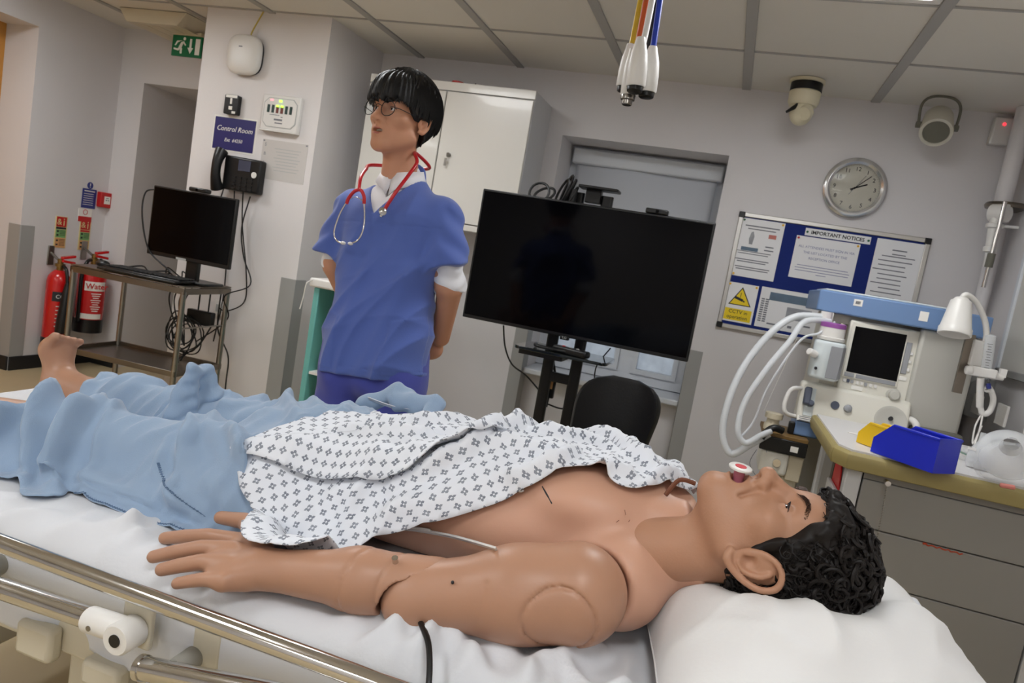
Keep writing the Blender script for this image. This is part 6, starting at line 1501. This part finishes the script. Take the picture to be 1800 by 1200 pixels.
# ---------------------------------------------------------------- patterned gown over chest and belly
def gown_material():
    m = bpy.data.materials.new('gown_print'); m.use_nodes = True; MATS['gown_print'] = m; nt = m.node_tree; b = nt.nodes['Principled BSDF']
    b.inputs['Roughness'].default_value = .85; b.inputs['Sheen Weight'].default_value = .2
    uv = nt.nodes.new('ShaderNodeUVMap'); uv.uv_map = 'cloth'; sep = nt.nodes.new('ShaderNodeSeparateXYZ'); nt.links.new(uv.outputs[0],sep.inputs[0])
    def mt(op,a,b_=None,c=None):
        n = nt.nodes.new('ShaderNodeMath'); n.operation = op
        for i,v in enumerate((a,b_,c)):
            if v is None: continue
            if isinstance(v,(int,float)): n.inputs[i].default_value = v
            else: nt.links.new(v,n.inputs[i])
        return n.outputs[0]
    PITCHM = .0275
    tot = None
    for off in (0.0,.5):
        fx = mt('ABSOLUTE',mt('SUBTRACT',mt('FRACT',mt('ADD',mt('DIVIDE',sep.outputs[0],PITCHM),off+10)),.5)); fy = mt('ABSOLUTE',mt('SUBTRACT',mt('FRACT',mt('ADD',mt('DIVIDE',sep.outputs[1],PITCHM),off+10)),.5))
        mxm = mt('MAXIMUM',fx,fy); mnm = mt('MINIMUM',fx,fy)
        a = mt('MULTIPLY',mt('LESS_THAN',mxm,.175),mt('GREATER_THAN',mt('ADD',fx,fy),.07)); a = mt('MULTIPLY',a,mt('GREATER_THAN',mt('ADD',mnm,mt('MULTIPLY',mt('LESS_THAN',mxm,.125),1.0)),.035))
        tot = a if tot is None else mt('MAXIMUM',tot,a)
    n = nt.nodes.new('ShaderNodeTexNoise'); n.inputs['Scale'].default_value = 60; nt.links.new(uv.outputs[0],n.inputs[0])
    fac = mt('MULTIPLY',tot,mt('ADD',mt('MULTIPLY',n.outputs[0],.5),.55))
    mx = nt.nodes.new('ShaderNodeMix'); mx.data_type = 'RGBA'; mx.inputs[6].default_value = (*lin((226,230,238)),1); mx.inputs[7].default_value = (*lin((96,104,120)),1)
    nt.links.new(fac,mx.inputs[0]); nt.links.new(mx.outputs[2],b.inputs['Base Color'])
    n2 = nt.nodes.new('ShaderNodeTexNoise'); n2.inputs['Scale'].default_value = 900; nt.links.new(uv.outputs[0],n2.inputs[0]); bp = nt.nodes.new('ShaderNodeBump'); bp.inputs['Strength'].default_value = .08; bp.inputs['Distance'].default_value = .004
    nt.links.new(n2.outputs[0],bp.inputs['Height']); nt.links.new(bp.outputs[0],b.inputs['Normal'])
gown_material()
UND = blur(drape(DRA+.004,1.3,12),3)
low_px = [(415,800),(422,840),(437,884),(446,893),(430,925),(420,945),(440,960),(470,974),(560,968),(640,957),(700,942),(760,926),(800,914),(850,897),(900,878),(945,857),(985,838),(1020,828),(1045,832),(1068,846),(1085,858),(1110,865),(1150,864),(1186,862)]
low = [drop(p[0],p[1],UND) for p in low_px]
gown_poly = low+[np.array((.005,1.20)),np.array((.0,1.30)),np.array((-.06,1.42)),np.array((-.22,1.50)),np.array((-.42,1.50)),np.array((-.54,1.44)),np.array((-.60,1.32)),np.array((-.625,1.22))]
def pxu(L): return [drop(p[0],p[1],UND) for p in L]
FOLD = pxu([(408,800),(470,818),(540,842),(600,853),(660,856),(715,848),(760,826),(820,805),(900,790)])
GR_R = [(pxu(P),h_*1.7,w_*.82) for P,h_,w_ in [
 ([(700,856),(760,832),(830,803),(900,770),(960,760)],.017,.013),([(830,800),(900,795),(960,812),(1010,806)],.013,.012),([(905,768),(980,785),(1040,790),(1100,815)],.014,.012),([(1010,765),(1080,790),(1140,835),(1165,855)],.016,.013),
 ([(880,845),(930,842),(985,825),(1010,805)],.014,.010),([(1110,775),(1150,800),(1180,840)],.016,.014),([(560,900),(600,870),(660,865)],.008,.02),([(640,945),(700,900),(760,885),(830,870)],.007,.018),([(455,905),(520,915),(560,930)],.007,.018),
 ([(620,745),(690,752),(760,755),(830,742)],.010,.012),([(560,770),(640,772),(740,778),(820,765)],.010,.010),([(1030,840),(1075,838),(1120,850)],.012,.008),([(1130,860),(1165,845),(1185,850)],.010,.008),([(620,800),(700,820),(770,800)],.008,.02),([(480,790),(560,800),(620,815)],.006,.015)]]
def hgown(x, y):
    h_ = samp(UND,x,y)+.010
    for P,a,w in GR_R:
        d,t,_ = pldist(x,y,P); h_ = h_+a*np.exp(-(d/w)**2)*np.clip(np.sin(np.pi*np.clip(t,.08,.92))*1.5,0,1)
    q_ = 1-np.abs(fbm(x*15+y*7,y*19-x*6,41)); h_ = h_+.011*(q_**3-.30)+.0016*fbm(x*60,y*70,6)
    return h_
_n = len(bo.data.vertices); _c = np.empty(_n*3,np.float32); bo.data.vertices.foreach_get('co',_c); _c = _c.reshape(-1,3); _w = _c+np.array(wloc(gb),dtype=np.float32)
_in = inpoly(_w[:,0],_w[:,1],[tuple(p) for p in smooth_poly(gown_poly,2)]); _d,_,_ = pldist(_w[:,0],_w[:,1],gown_poly+[gown_poly[0]])
_cap = samp(UND,_w[:,0],_w[:,1])-.003; _w[:,2] = np.where(_in&(_d>.004),np.minimum(_w[:,2],_cap),_w[:,2])   # the garment tucks under the gown
bo.data.vertices.foreach_set('co',(_w-np.array(wloc(gb),dtype=np.float32)).ravel()); bo.data.update()
gw = thing('patient_gown','white patient gown printed with small grey motifs spread over chest and belly','gown',(-.4,1.2,.95))
cloth_mesh('cloth',gown_poly,hgown,.006,'gown_print',gw,rot=.18,base=lambda x,y: samp(UND,x,y))
# turned-over upper layer with a free edge along the belly
lay_px = [(404,798),(440,810),(500,830),(560,846),(620,856),(670,858),(715,850),(755,830),(800,812),(860,797),(900,786),(880,775),(800,780),(720,772),(640,775),(560,782),(500,785),(440,787)]
def hlay(x, y):
    d,_,_ = pldist(x,y,FOLD); return hgown(x,y)+.0035+.011*np.exp(-(d/.035)**2)
FOLD2 = pxu(lay_px)
cloth_mesh('turned_layer',FOLD2,hlay,.006,'gown_print',gw,rot=.72,thick=.002,base=lambda x,y: samp(UND,x,y))

# ---------------------------------------------------------------- pillow
M('pillow_white',(224,224,224),.7,sheen=.2,bump=(200,.04))
n = 90; U,W_ = np.meshgrid(np.linspace(-1,1,n),np.linspace(-1,1,n),indexing='ij')
pa = math.radians(11); pcx,pcy = .200,1.105; hxs,hys = .235,.335
ex = U*(1-.07*(1-W_**2)*0); bul = ((1-np.abs(U)**2.4)*(1-np.abs(W_)**2.6))**.62
pin = 1-.055*(1-np.abs(W_)**2); pin2 = 1-.05*(1-np.abs(U)**2)
lx = U*hxs*(1-.05*(1-np.abs(U))*0)*(1-.06*np.cos(W_*np.pi/2)); ly = W_*hys*(1-.05*np.cos(U*np.pi/2))
PXx = pcx+lx*math.cos(pa)-ly*math.sin(pa); PYy = pcy+lx*math.sin(pa)+ly*math.cos(pa)
topz = .17*bul
dent = .050*np.exp(-(((PXx-.17)/.105)**2+((PYy-1.09)/.095)**2)); neckd = .03*np.exp(-(((PXx-.0)/.07)**2+((PYy-1.13)/.14)**2))
ring = .022*np.exp(-((np.hypot((PXx-.17)/1.05,PYy-1.09)-.150)/.045)**2)
wr = .017*((1-np.abs(fbm(PXx*8+PYy*6,PYy*9-PXx*3,51)))**4-.30)*bul+.008*((1-np.abs(fbm(PXx*17-PYy*8,PYy*15,58)))**4-.3)*bul+.009*np.exp(-(1-np.abs(W_))/.16)*fbm(PXx*38,PYy*26,52)*np.sqrt(bul+.02)+.004*np.exp(-(1-np.abs(U))/.09)*fbm(PYy*50,PXx*25,53)*np.sqrt(bul+.02)
zt = MZ+.040+np.maximum(topz*.80-dent-.35*neckd+ring*bul+wr,-.012); zb = MZ+.040-.030*bul**.8
vt = np.stack([PXx,PYy,zt],-1).reshape(-1,3); vb = np.stack([PXx,PYy,np.minimum(zb,zt-.001)],-1).reshape(-1,3)
idn = np.arange(n*n).reshape(n,n); ft = np.stack([idn[:-1,:-1],idn[1:,:-1],idn[1:,1:],idn[:-1,1:]],-1).reshape(-1,4); fb = ft[:,::-1]+n*n
bd = np.concatenate([idn[0,:-1],idn[:-1,-1],idn[-1,:0:-1],idn[:0:-1,0]]); fs_ = np.stack([bd,np.roll(bd,-1),np.roll(bd,-1)+n*n,bd+n*n],-1)
pw = thing('pillow','plump white pillow under the manikin head','pillow',(pcx,pcy,MZ))
np_obj('pillowcase',np.concatenate([vt,vb]),np.concatenate([ft,fb,fs_]),'pillow_white',pw,sm=1)
m = MB(); e = [Vector(vt[k]) for k in bd]; m.tube([p+Vector((0,0,-.001)) for p in e[::2]],.0016,6,closed=True); m.build('seam_piping','pillow_white',pw)
c_ = Vector(vt[idn[-1,0]]); MB().tube([c_,c_+Vector((.012,-.004,.006)),c_+Vector((.022,-.002,.0)),c_+Vector((.012,.002,-.004))],.0025,6).build('corner_loop','pillow_white',pw)
# black lead from under the elbow over the sheet
tag(MB().tube(spline([(-.325,.895,.812),(-.315,.882,.820),(-.300,.86,.824),(-.282,.838,.820),(-.266,.812,.806),(-.254,.788,.782),(-.248,.780,.73),(-.245,.778,.66)],8),.0042,8).build('manikin_lead','black_cable'),'black lead running from under the elbow over the bed edge','cable')
# ---------------------------------------------------------------- small fittings on the manikin chest
def chest(px,py): 
    q = drop(px,py,BODYS); return Vector((q[0],q[1],float(samp(BODYS,q[0],q[1]))))
BODYS = blur(BODY,1)
M('zip_white',(226,224,222),.5)
z0_,z1_,z2_ = chest(735,940),chest(800,950),chest(872,968)
P = spline([chest(705,936),z0_,z1_,z2_],10); zp = thing('zip_tmp','x','x',(0,0,0)); bpy.data.objects.remove(zp)
zt_ = MB()
for a,b in zip(P[:-1],P[1:]): zt_.obox((a+b)/2+Vector((0,-.001,.003)),b-a,Vector((0,-.7,.7)).cross(b-a).cross(b-a) if False else Vector((0,-.8,.6)),(b-a).cross(Vector((0,-.8,.6))),(b-a).length*1.05,.011,.003)
zz = zt_.build('zip_tape','zip_white',mk)
m = MB()
for a,b in zip(P[:-1],P[1:]):
    nq = max(1,int((b-a).length/.0028))
    for k in range(nq): m.obox(a.lerp(b,k/nq)+Vector((0,-.002,.005)),b-a,Vector((0,-.8,.6)),(b-a).cross(Vector((0,-.8,.6))),.0015,.006,.002)
m.build('zip_teeth','zip_white',zz)['kind'] = 'stuff'
MB().obox(z0_+Vector((.004,-.003,.0075)),P[14]-P[8],Vector((0,-.8,.6)),Vector((0,.6,.8)),.034,.009,.003).build('zip_pull','zip_white',zz,bevel=.002)
q = chest(915,860); MB().lathe([(0,.007),(.003,.0075),(.005,.006),(.0055,.003),(.007,.0028)],q-Vector((0,0,.001)),Vector((0,-.55,.85)),18).build('chest_stud','chrome',mk)
a,b = chest(953,855),chest(970,887); MB().tube([a+Vector((0,-.0003,.0003)),a.lerp(b,.5)+Vector((0,-.0003,.0006)),b+Vector((0,-.0003,.0003))],[.0008,.0016,.0012],6).build('chest_slit','ink',mk)
q = chest(1160,960); MB().sphere(q,.0032,10,8,(1.2,.6,.9)).build('chest_port','ink',mk)
M('scuff',(120,74,56),.7)
rs_ = random.Random(4)
for (px,py) in ((1088,915),(1107,915),(1148,940),(1155,948),(1192,960),(1207,962),(1180,1000),(1100,905)):
    a = chest(px,py); d_ = Vector((rs_.uniform(-.006,.006),rs_.uniform(-.004,.004),0)); b = a+d_; b.z = float(samp(BODYS,b.x,b.y)); MB().tube([a+Vector((0,0,.0002)),b+Vector((0,0,.0002))],.0005,4).build('scuff_mark','scuff',mk)
# ================================================================== standing person in scrubs
M('scrub_blue',(82,104,176),.8,sheen=.25,bump=(380,.08),var=(7,.05)); M('scrub_pants',(70,78,164),.8,sheen=.2,bump=(380,.08)); M('shirt_white',(234,234,238),.7,bump=(300,.05)); M('skin_person',(196,142,112),.5,sss=.15,var=(10,.06),bump=(300,.03))
M('hair_black',(13,12,13),.5,spec=.4); M('steth_red',(190,20,34),.3,coat=.3); M('eye_white',(226,220,216),.2); M('iris_dark',(30,20,18),.1); M('teeth',(232,228,218),.3); M('lip',(176,104,92),.45); M('shoe_white',(210,208,204),.5)
PXc,PYc = -1.018,2.035
ps = thing('person','person in blue scrubs and round glasses standing behind the bed, looking aside','person',(PXc,PYc,FZ))
tl = math.tan(math.radians(4.5))                              # shoulders and hem run slightly downhill to the viewer's left
def lean(P): X,Y,Z = P; return (X,Y,Z-tl*(X-PXc))
def top_body(P, g=0.0):
    X,Y,Z = P
    d = rbox(P,(PXc,PYc,1.125),(.160+g,.105+g,.335),.10)
    d = smin(d,cap(P,(PXc-.135,PYc,1.402),(PXc+.135,PYc,1.402),.058+g,.058+g),.06)
    d = smin(d,cap(P,(PXc,PYc+.01,1.40),(PXc,PYc+.012,1.51),.105+g,.062+g),.06)
    return d
XV = PXc-.022; ZV = 1.388
def vneck(P, w=0.0):
    X,Y,Z = P; return np.maximum(np.abs(X-XV-.06*(Z-ZV))-np.clip((Z-ZV)*.70+w,-.1,.088), Y-(PYc+.02))
def scrub(P):
    X,Y,Z = P; L = lean(P); d = top_body(L)
    lx,ly,lz = L
    wide = .016*sm01((1.30-lz)/.4); d = d-wide
    # sleeves
    dl = cap(L,(PXc-.150,PYc,1.40),(PXc-.200,PYc-.005,1.265),.060,.062); dr = cap(L,(PXc+.150,PYc,1.40),(PXc+.203,PYc-.01,1.235),.060,.068)
    dl = smax(dl,-(lz-1.262+.30*(lx-PXc+.22)),.006); dr = smax(dr,-(lz-1.258-.30*(lx-PXc-.22)),.006)
    d = smin(d,dl,.028); d = smin(d,dr,.028)
    f1 = np.sin(17*(lx*.9-lz*.36)+1.3*np.sin(6*lz+4*lx)); f2 = np.sin(31*(lx*.8-lz*.22)+1.8*np.sin(8*lz)); f3 = np.sin(26*(lx*.35+lz*.8)+2*np.sin(9*lx))
    fold = .75*((1-np.abs(f1))**2-.3)+.5*((1-np.abs(f2))**2-.3)+.28*((1-np.abs(f3))**2-.3)
    amt = .007+.014*sm01((1.36-lz)/.30)
    arm = sm01((np.abs(lx-PXc)-.165)/.03)
    d = d-amt*fold*(1-arm)-arm*.0045*np.sin(85*(lz+.5*np.abs(lx-PXc))+30*ly)
    d = d-.006*np.exp(-((lx-PXc-.075-.35*(lz-1.1))/.020)**2)*sm01((1.30-lz)/.1)-.005*np.exp(-((lx-PXc+.06-.28*(lz-1.1))/.018)**2)*sm01((1.33-lz)/.1)
    d = d+.0022*np.exp(-((lz-1.362)/.0022)**2)*(ly<PYc)*(1-arm)                    # yoke seam
    d = d+.0020*np.exp(-((lz-.925)/.002)**2)                                       # hem stitch
    for sgn in (-1,1):
        xx = sgn*(lx-PXc)
        pk = np.maximum(np.maximum(xx-.20,.085-xx),np.maximum(lz-1.075-.25*(xx-.085),.915-lz)); d = d-.0035*sm01((.004-pk)/.006)*(ly<PYc-.02)
    d = smax(d,-(lz-.898),.004)
    d = smax(d,-np.maximum(vneck(L),-(top_body(L)+.05)),.002)
    return smax(d,lz-1.556-.25*(ly-PYc),.004)
sdf_obj('scrub_top',scrub,(PXc-.36,PYc-.20,.84),(PXc+.36,PYc+.20,1.58),.0040,'scrub_blue',ps,sm=2)
# V band edging
def vb(s_): return [Vector((XV+.06*(z-ZV)+s_*(.60*(z-ZV)+.004),0,z)) for z in np.linspace(ZV,1.525,9)]
# shirt with open collar, rolled sleeve
def shirt(P):
    L = lean(P); X,Y,Z = L; d = top_body(L,-.009)
    op = np.maximum(np.abs(X-XV-.02-.05*(Z-1.47))-np.clip((Z-1.440)*.55,-.1,.07),Y-PYc)
    d = smax(d,-op,.003); d = smax(d,-(Z-1.0),.01); d = smax(d,np.where(Z>1.49,np.sqrt((X-PXc)**2+(Y-PYc-.01)**2)-.086-(1.53-Z)*.5,-1),.003); return smax(d,Z-1.572-.3*(Y-PYc),.004)
sdf_obj('shirt',shirt,(PXc-.26,PYc-.16,1.30),(PXc+.26,PYc+.16,1.56),.0042,'shirt_white',ps,sm=2)
nc = Vector((PXc-.004,PYc+.006,1.52)); 
def collar(s_):
    """One collar leaf folded over the neck band."""
    m = MB(); vs=[];fs=[]; nn=14
    for i in range(nn+1):
        q = i/nn; a = math.radians(-92+q*180) if s_>0 else math.radians(-88-q*180)
        rx,ry_ = .060,.062; tx_ = nc.x+rx*math.cos(a); ty_ = nc.y+ry_*math.sin(a); zt_ = 1.549-.034*(1-q)**1.5; drop_ = .020+.034*(1-q)**1.2
        if i==0: zt_ -= .012
        vs.append((tx_,ty_,zt_)); k2 = 1.14+.20*(1-q); vs.append((nc.x+rx*k2*math.cos(a+(.10 if s_>0 else -.10)*(1-q)),nc.y+ry_*k2*math.sin(a),zt_-drop_))
    for i in range(nn): fs.append((2*i,2*i+2,2*i+3,2*i+1))
    o = m.add(vs,fs).build('collar','shirt_white',ps,smooth=80); md = o.modifiers.new('thick','SOLIDIFY'); md.thickness = .003
collar(1); collar(-1)
def sleeve(s_):
    a = (PXc+s_*.190,PYc+.0,1.285); b = (PXc+s_*.200,PYc+.035,1.205)
    def fn(P):
        X,Y,Z = P; d = cap(P,a,b,.043,.050)-.0028*np.sin(120*Z+25*X+2*np.sin(60*Y)); return smax(d,-(Z-1.188-.25*s_*(X-b[0])),.005)
    sdf_obj('shirt_sleeve',fn,(a[0]-.10,PYc-.10,1.13),(a[0]+.10,PYc+.14,1.38),.0042,'shirt_white',ps,sm=1)
sleeve(1); sleeve(-1)
# body: neck, arms folded behind the back with hands
def body(P):
    X,Y,Z = P; s = X-PXc; A = np.abs(s); Q = (A,Y,Z)
    d = cap(P,(PXc-.02,PYc-.012,1.60),(PXc-.002,PYc+.014,1.46),.050,.060); d = smin(d,ell(P,(PXc,PYc+.01,1.41),(.11,.075,.05)),.04)
    d = smin(d,cap(Q,(.05,PYc+.01,1.40),(.14,PYc,1.385),.05,.045),.03)
    d = smin(d,cap(Q,(.155,PYc,1.38),(.195,PYc+.02,1.215),.046,.041),.03)
    d = smin(d,cap(Q,(.20,PYc+.028,1.205),(.155,PYc+.135,1.035),.040,.029),.02)
    d = smin(d,ell(Q,(.11,PYc+.16,.99),(.05,.022,.04)),.02)
    for k in range(4): d = smin(d,cap(P,(PXc+.085,PYc+.155+.006*k,1.01-.017*k),(PXc-.02,PYc+.165+.004*k,.985-.016*k),.0095,.008),.006)
    for k in range(4): d = smin(d,cap(P,(PXc-.085,PYc+.175+.004*k,1.0-.017*k),(PXc+.0,PYc+.185,.97-.016*k),.0095,.008),.006)
    d = smin(d,cap(P,(PXc+.08,PYc+.17,1.02),(PXc+.03,PYc+.19,1.045),.011,.009),.008); d = smin(d,cap(P,(PXc-.08,PYc+.18,1.02),(PXc-.035,PYc+.20,1.035),.011,.009),.008)
    return d
sdf_obj('body',body,(PXc-.30,PYc-.11,.90),(PXc+.30,PYc+.23,1.66),.0050,'skin_person',ps,sm=2)
def pants(P):
    X,Y,Z = P; A = np.abs(X-PXc); Q = (A,Y,Z)
    d = rbox(P,(PXc,PYc+.005,.93),(.168,.105,.12),.08); d = smin(d,cap(Q,(.088,PYc,.90),(.10,PYc+.01,.22),.092,.070),.03); d = smax(d,-(Z-.175),.004)
    return d-.0035*np.sin(52*(X+.18*Z)+2*np.sin(8*Z))
sdf_obj('trousers',pants,(PXc-.24,PYc-.15,.13),(PXc+.24,PYc+.16,1.08),.0065,'scrub_pants',ps,sm=2)
for s_ in (-1,1):
    m = MB(); m.sphere((PXc+s_*.10,PYc-.05,FZ+.045),.05,18,12,(.95,2.5,.9)); so = m.build('shoe','shoe_white',ps)
# head
yaw = math.radians(14); pit = math.radians(5); rl = math.radians(-1)
pF0 = np.array([-math.sin(yaw),-math.cos(yaw),0]); pF = pF0*math.cos(pit)+np.array([0,0,math.sin(pit)]); pU = np.array([0,0,1])*math.cos(pit)-pF0*math.sin(pit); pR = np.cross(pF,pU)
PC = np.array([-1.036,2.0,1.682]); PS = .985
PXF = frame_xf(PC,pR,pF,pU,PS)
def pp(x,y,z): return Vector(PC+PS*(pR*x+pF*y+pU*z))
hd2 = sdf_obj('head',lambda P: head_sdf(P,mouth=.0065,slit=.0052,nf=-.003),(-.105,-.125,-.19),(.105,.13,.13),.0022,'skin_person',ps,sm=1,xf=PXF)
for s_ in (-1,1):
    def placed(mb, nm, mat, loc):
        o = mb.build(nm,mat,None,origin=(0,0,0)); o.parent = hd2; o.location = loc-wloc(ps); return o
    placed(MB().sphere((0,0,0),.0128,20,14),'eye','eye_white',pp(.0315*s_,.0672,.002))
    placed(MB().sphere((0,0,0),.0058,14,10),'iris','iris_dark',pp(.0305*s_+.001,.0752,.0025))
    MB().tube([pp(s_*(.0315+.0132*math.cos(a)),.0835-.009*abs(math.cos(a))**2,.0015+.0056*math.sin(a)) for a in [math.pi*k/10 for k in range(11)]],[.0004]+[.0009]*9+[.0004],6).build('lash_line','ink',hd2)
    bw_ = [pp(s_*(.013+.034*u),.0905-.0185*u*u,.0175+.006*math.sin(u*2.4)) for u in [k/8 for k in range(9)]]
    MB().tube(bw_,[.0015,.0025,.003,.003,.003,.0026,.002,.0015,.0008],8).build('eyebrow','hair_black',hd2)
MB().tube([pp(-.014+.028*k/6,.0815-.006*abs(k-3)/3,-.0625) for k in range(7)],.0024,8).build('teeth','teeth',hd2)
MB().tube([pp(-.020+.040*k/8,.0955-.0125*((k-4)/4)**2,-.0585+.0010*math.cos(k*math.pi/4)-.002*((k-4)/4)**2) for k in range(9)],[.0008]+[.0026]*7+[.0008],8).build('lip','lip',hd2)
MB().tube([pp(-.018+.036*k/8,.0935-.0125*((k-4)/4)**2,-.0755+.0045*((k-4)/4)**2) for k in range(9)],[.0008]+[.0034]*7+[.0008],8).build('lip','lip',hd2)
def hair(P):
    X,Y,Z = P; A = np.abs(X); d = head_sdf(P,ears=False,neck=False)-.020-.006*sm01((Z-.03)/.08)
    ang = np.arctan2(X,-Y); d = d-.0022*np.sin(34*ang+6*np.sin(9*Z+3*ang))-.0012*np.sin(83*ang+5*np.sin(14*Z))
    # lower edge of the hair: fringe in front, over the ear top at the side, low at the nape
    side = sm01((.055-Y)/.03); back = sm01((-.018-Y)/.03)
    edge = .024+.005*np.sin(X*95)+.005*np.sin(X*210+1)+.003*np.sin(X*430)-side*.026-back*.085
    return smax(d,-(Z-edge),.008)
h2 = sdf_obj('hair',hair,(-.12,-.15,-.11),(.12,.125,.165),.0028,'hair_black',ps,sm=1,xf=PXF)
m = MB(); rb = random.Random(9); cnt = 0
while cnt < 2600:
    th = math.acos(rb.uniform(.05,1)); ph = rb.uniform(0,2*math.pi); d_ = Vector((math.sin(th)*math.cos(ph),math.sin(th)*math.sin(ph),math.cos(th)))
    p = Vector((d_.x*.100,-.017+d_.y*.1225,.034+d_.z*.1165)); cnt += 1
    tng = Vector((d_.x*.8,d_.y*1.0,0)); tng = tng.normalized() if tng.length > .05 else Vector((rb.uniform(-1,1),1,0)).normalized()
    pts = []; q = p.copy(); L = rb.uniform(.03,.075)
    for k in range(6):
        dn = (Vector(((q.x)/.100**2,(q.y+.017)/.1225**2,(q.z-.034)/.1165**2))).normalized(); g = (tng*.35+Vector((.25*rb.uniform(-1,1),0,-1))); g = (g-dn*g.dot(dn)).normalized(); pts.append(pp(*(q+dn*.0012))); q = q+g*(L/5)
        r_ = math.sqrt((q.x/.100)**2+((q.y+.017)/.1225)**2+((q.z-.034)/.1165)**2)
        c_ = Vector((0,-.017,.034)); q = c_+(q-c_)*(rb.uniform(.985,1.02)/r_) if q.z > .02 else q
        lim = rb.uniform(.008,.030) if q.y > .03 else (rb.uniform(-.012,.004) if q.y > -.03 else -.085)
        if q.z < lim: break
    if len(pts) > 2: m.tube(pts,[.0017]*(len(pts)-1)+[.0004],3,caps=False)
m.build('fine_hairs','hair_black',h2)['kind'] = 'stuff'
# round glasses
M('frame_dark',(30,34,36),.3,.6); M('lens',(240,244,250),.02,trans=1.0,ior=1.12,spec=.6)
gl = thing('eyeglasses','round thin-framed dark glasses worn by the standing person','glasses',pp(0,.11,-.003))
for s_ in (-1,1):
    c_ = (.0345*s_,.104,-.004); R_ = .0235
    MB().tube([pp(c_[0]+R_*math.cos(a),c_[1]-.006*abs(math.cos(a))*(1 if s_*math.cos(a)>0 else .2),c_[2]+R_*.96*math.sin(a)) for a in [2*math.pi*k/36 for k in range(36)]],.00115,8,closed=True).build('rim','frame_dark',gl)
    vs = [pp(c_[0]+(R_-.0005)*math.cos(a),c_[1]-.006*abs(math.cos(a))*(1 if s_*math.cos(a)>0 else .2),c_[2]+(R_-.0005)*.96*math.sin(a)) for a in [2*math.pi*k/36 for k in range(36)]]
    vs2 = [v+Vector(pF)*.0012 for v in vs]; MB().add(vs+vs2,[tuple(range(36))[::-1],tuple(range(36,72))]+[(i,(i+1)%36,36+(i+1)%36,36+i) for i in range(36)]).build('lens','lens',gl)
    MB().tube(spline([pp(.0575*s_,.098,-.001),pp(.068*s_,.088,.0),pp(.079*s_,.03,-.001),pp(.0815*s_,-.005,-.001),pp(.080*s_,-.022,-.016)],6),.0011,7).build('temple','frame_dark',gl)
    MB().sphere(pp(.010*s_,.1005,-.010),.0022,8,6).build('nose_pad','lens',gl)
MB().tube(spline([pp(-.0115,.1045,.002),pp(0,.108,.006),pp(.0115,.1045,.002)],6),.0011,7).build('bridge','frame_dark',gl)
# stethoscope round the neck
st = thing('stethoscope','stethoscope with red tube and chrome headset hanging round the person neck','stethoscope',at(620,400,y=1.88))
yj = 1.893
J = at(631,333,y=yj)
tube = [at(676,368,y=1.895),at(694,340,y=1.90),at(718,308,y=1.93),at(733,285,y=1.97),at(729,268,y=2.03),(PXc+.035,PYc+.105,1.565),(PXc-.03,PYc+.105,1.555),at(655,290,y=2.03),at(643,298,y=1.97),at(634,313,y=1.92),tuple(J)]
MB().tube(spline(tube,8),.0054,12).build('tubing','steth_red',st)
MB().tube(spline([J,at(622,337,y=yj),at(613,348,y=yj),at(609,358,y=yj)],6),.0052,10).build('branch','steth_red',st); MB().tube(spline([J,at(636,336,y=yj),at(640,346,y=yj),at(640,358,y=yj)],6),.0052,10).build('branch','steth_red',st)
MB().tube(spline([at(609,356,y=yj),at(598,375,y=yj),at(589,400,y=yj-.004),at(588,415,y=yj-.006),at(595,425,y=yj-.008),at(606,427,y=yj-.008)],8),.0026,10).build('ear_tube','chrome',st)
MB().tube(spline([at(640,356,y=yj),at(641,385,y=yj),at(637,408,y=yj-.004),at(628,423,y=yj-.006),at(615,428,y=yj-.008)],8),.0026,10).build('ear_tube','chrome',st)
MB().tube(spline([at(612,352,y=yj+.002),at(625,346,y=yj),at(638,353,y=yj+.002)],6),.0014,8).build('spring','chrome',st)
for p_ in ((603,427),(616,428)): MB().sphere(at(*p_,y=yj-.008),.0065,14,10,(1.3,1,.8)).build('ear_tip','white_plastic',st)
a = at(676,367,y=1.893); b = at(669,381,y=1.888); MB().cyl(a,b,.0042,n=12).build('connector','chrome',st); MB().lathe([(0,.011),(.004,.012),(.008,.006)],at(672,372,y=1.884),Vector((.6,-.6,.2)),18).build('chest_piece','chrome',st)
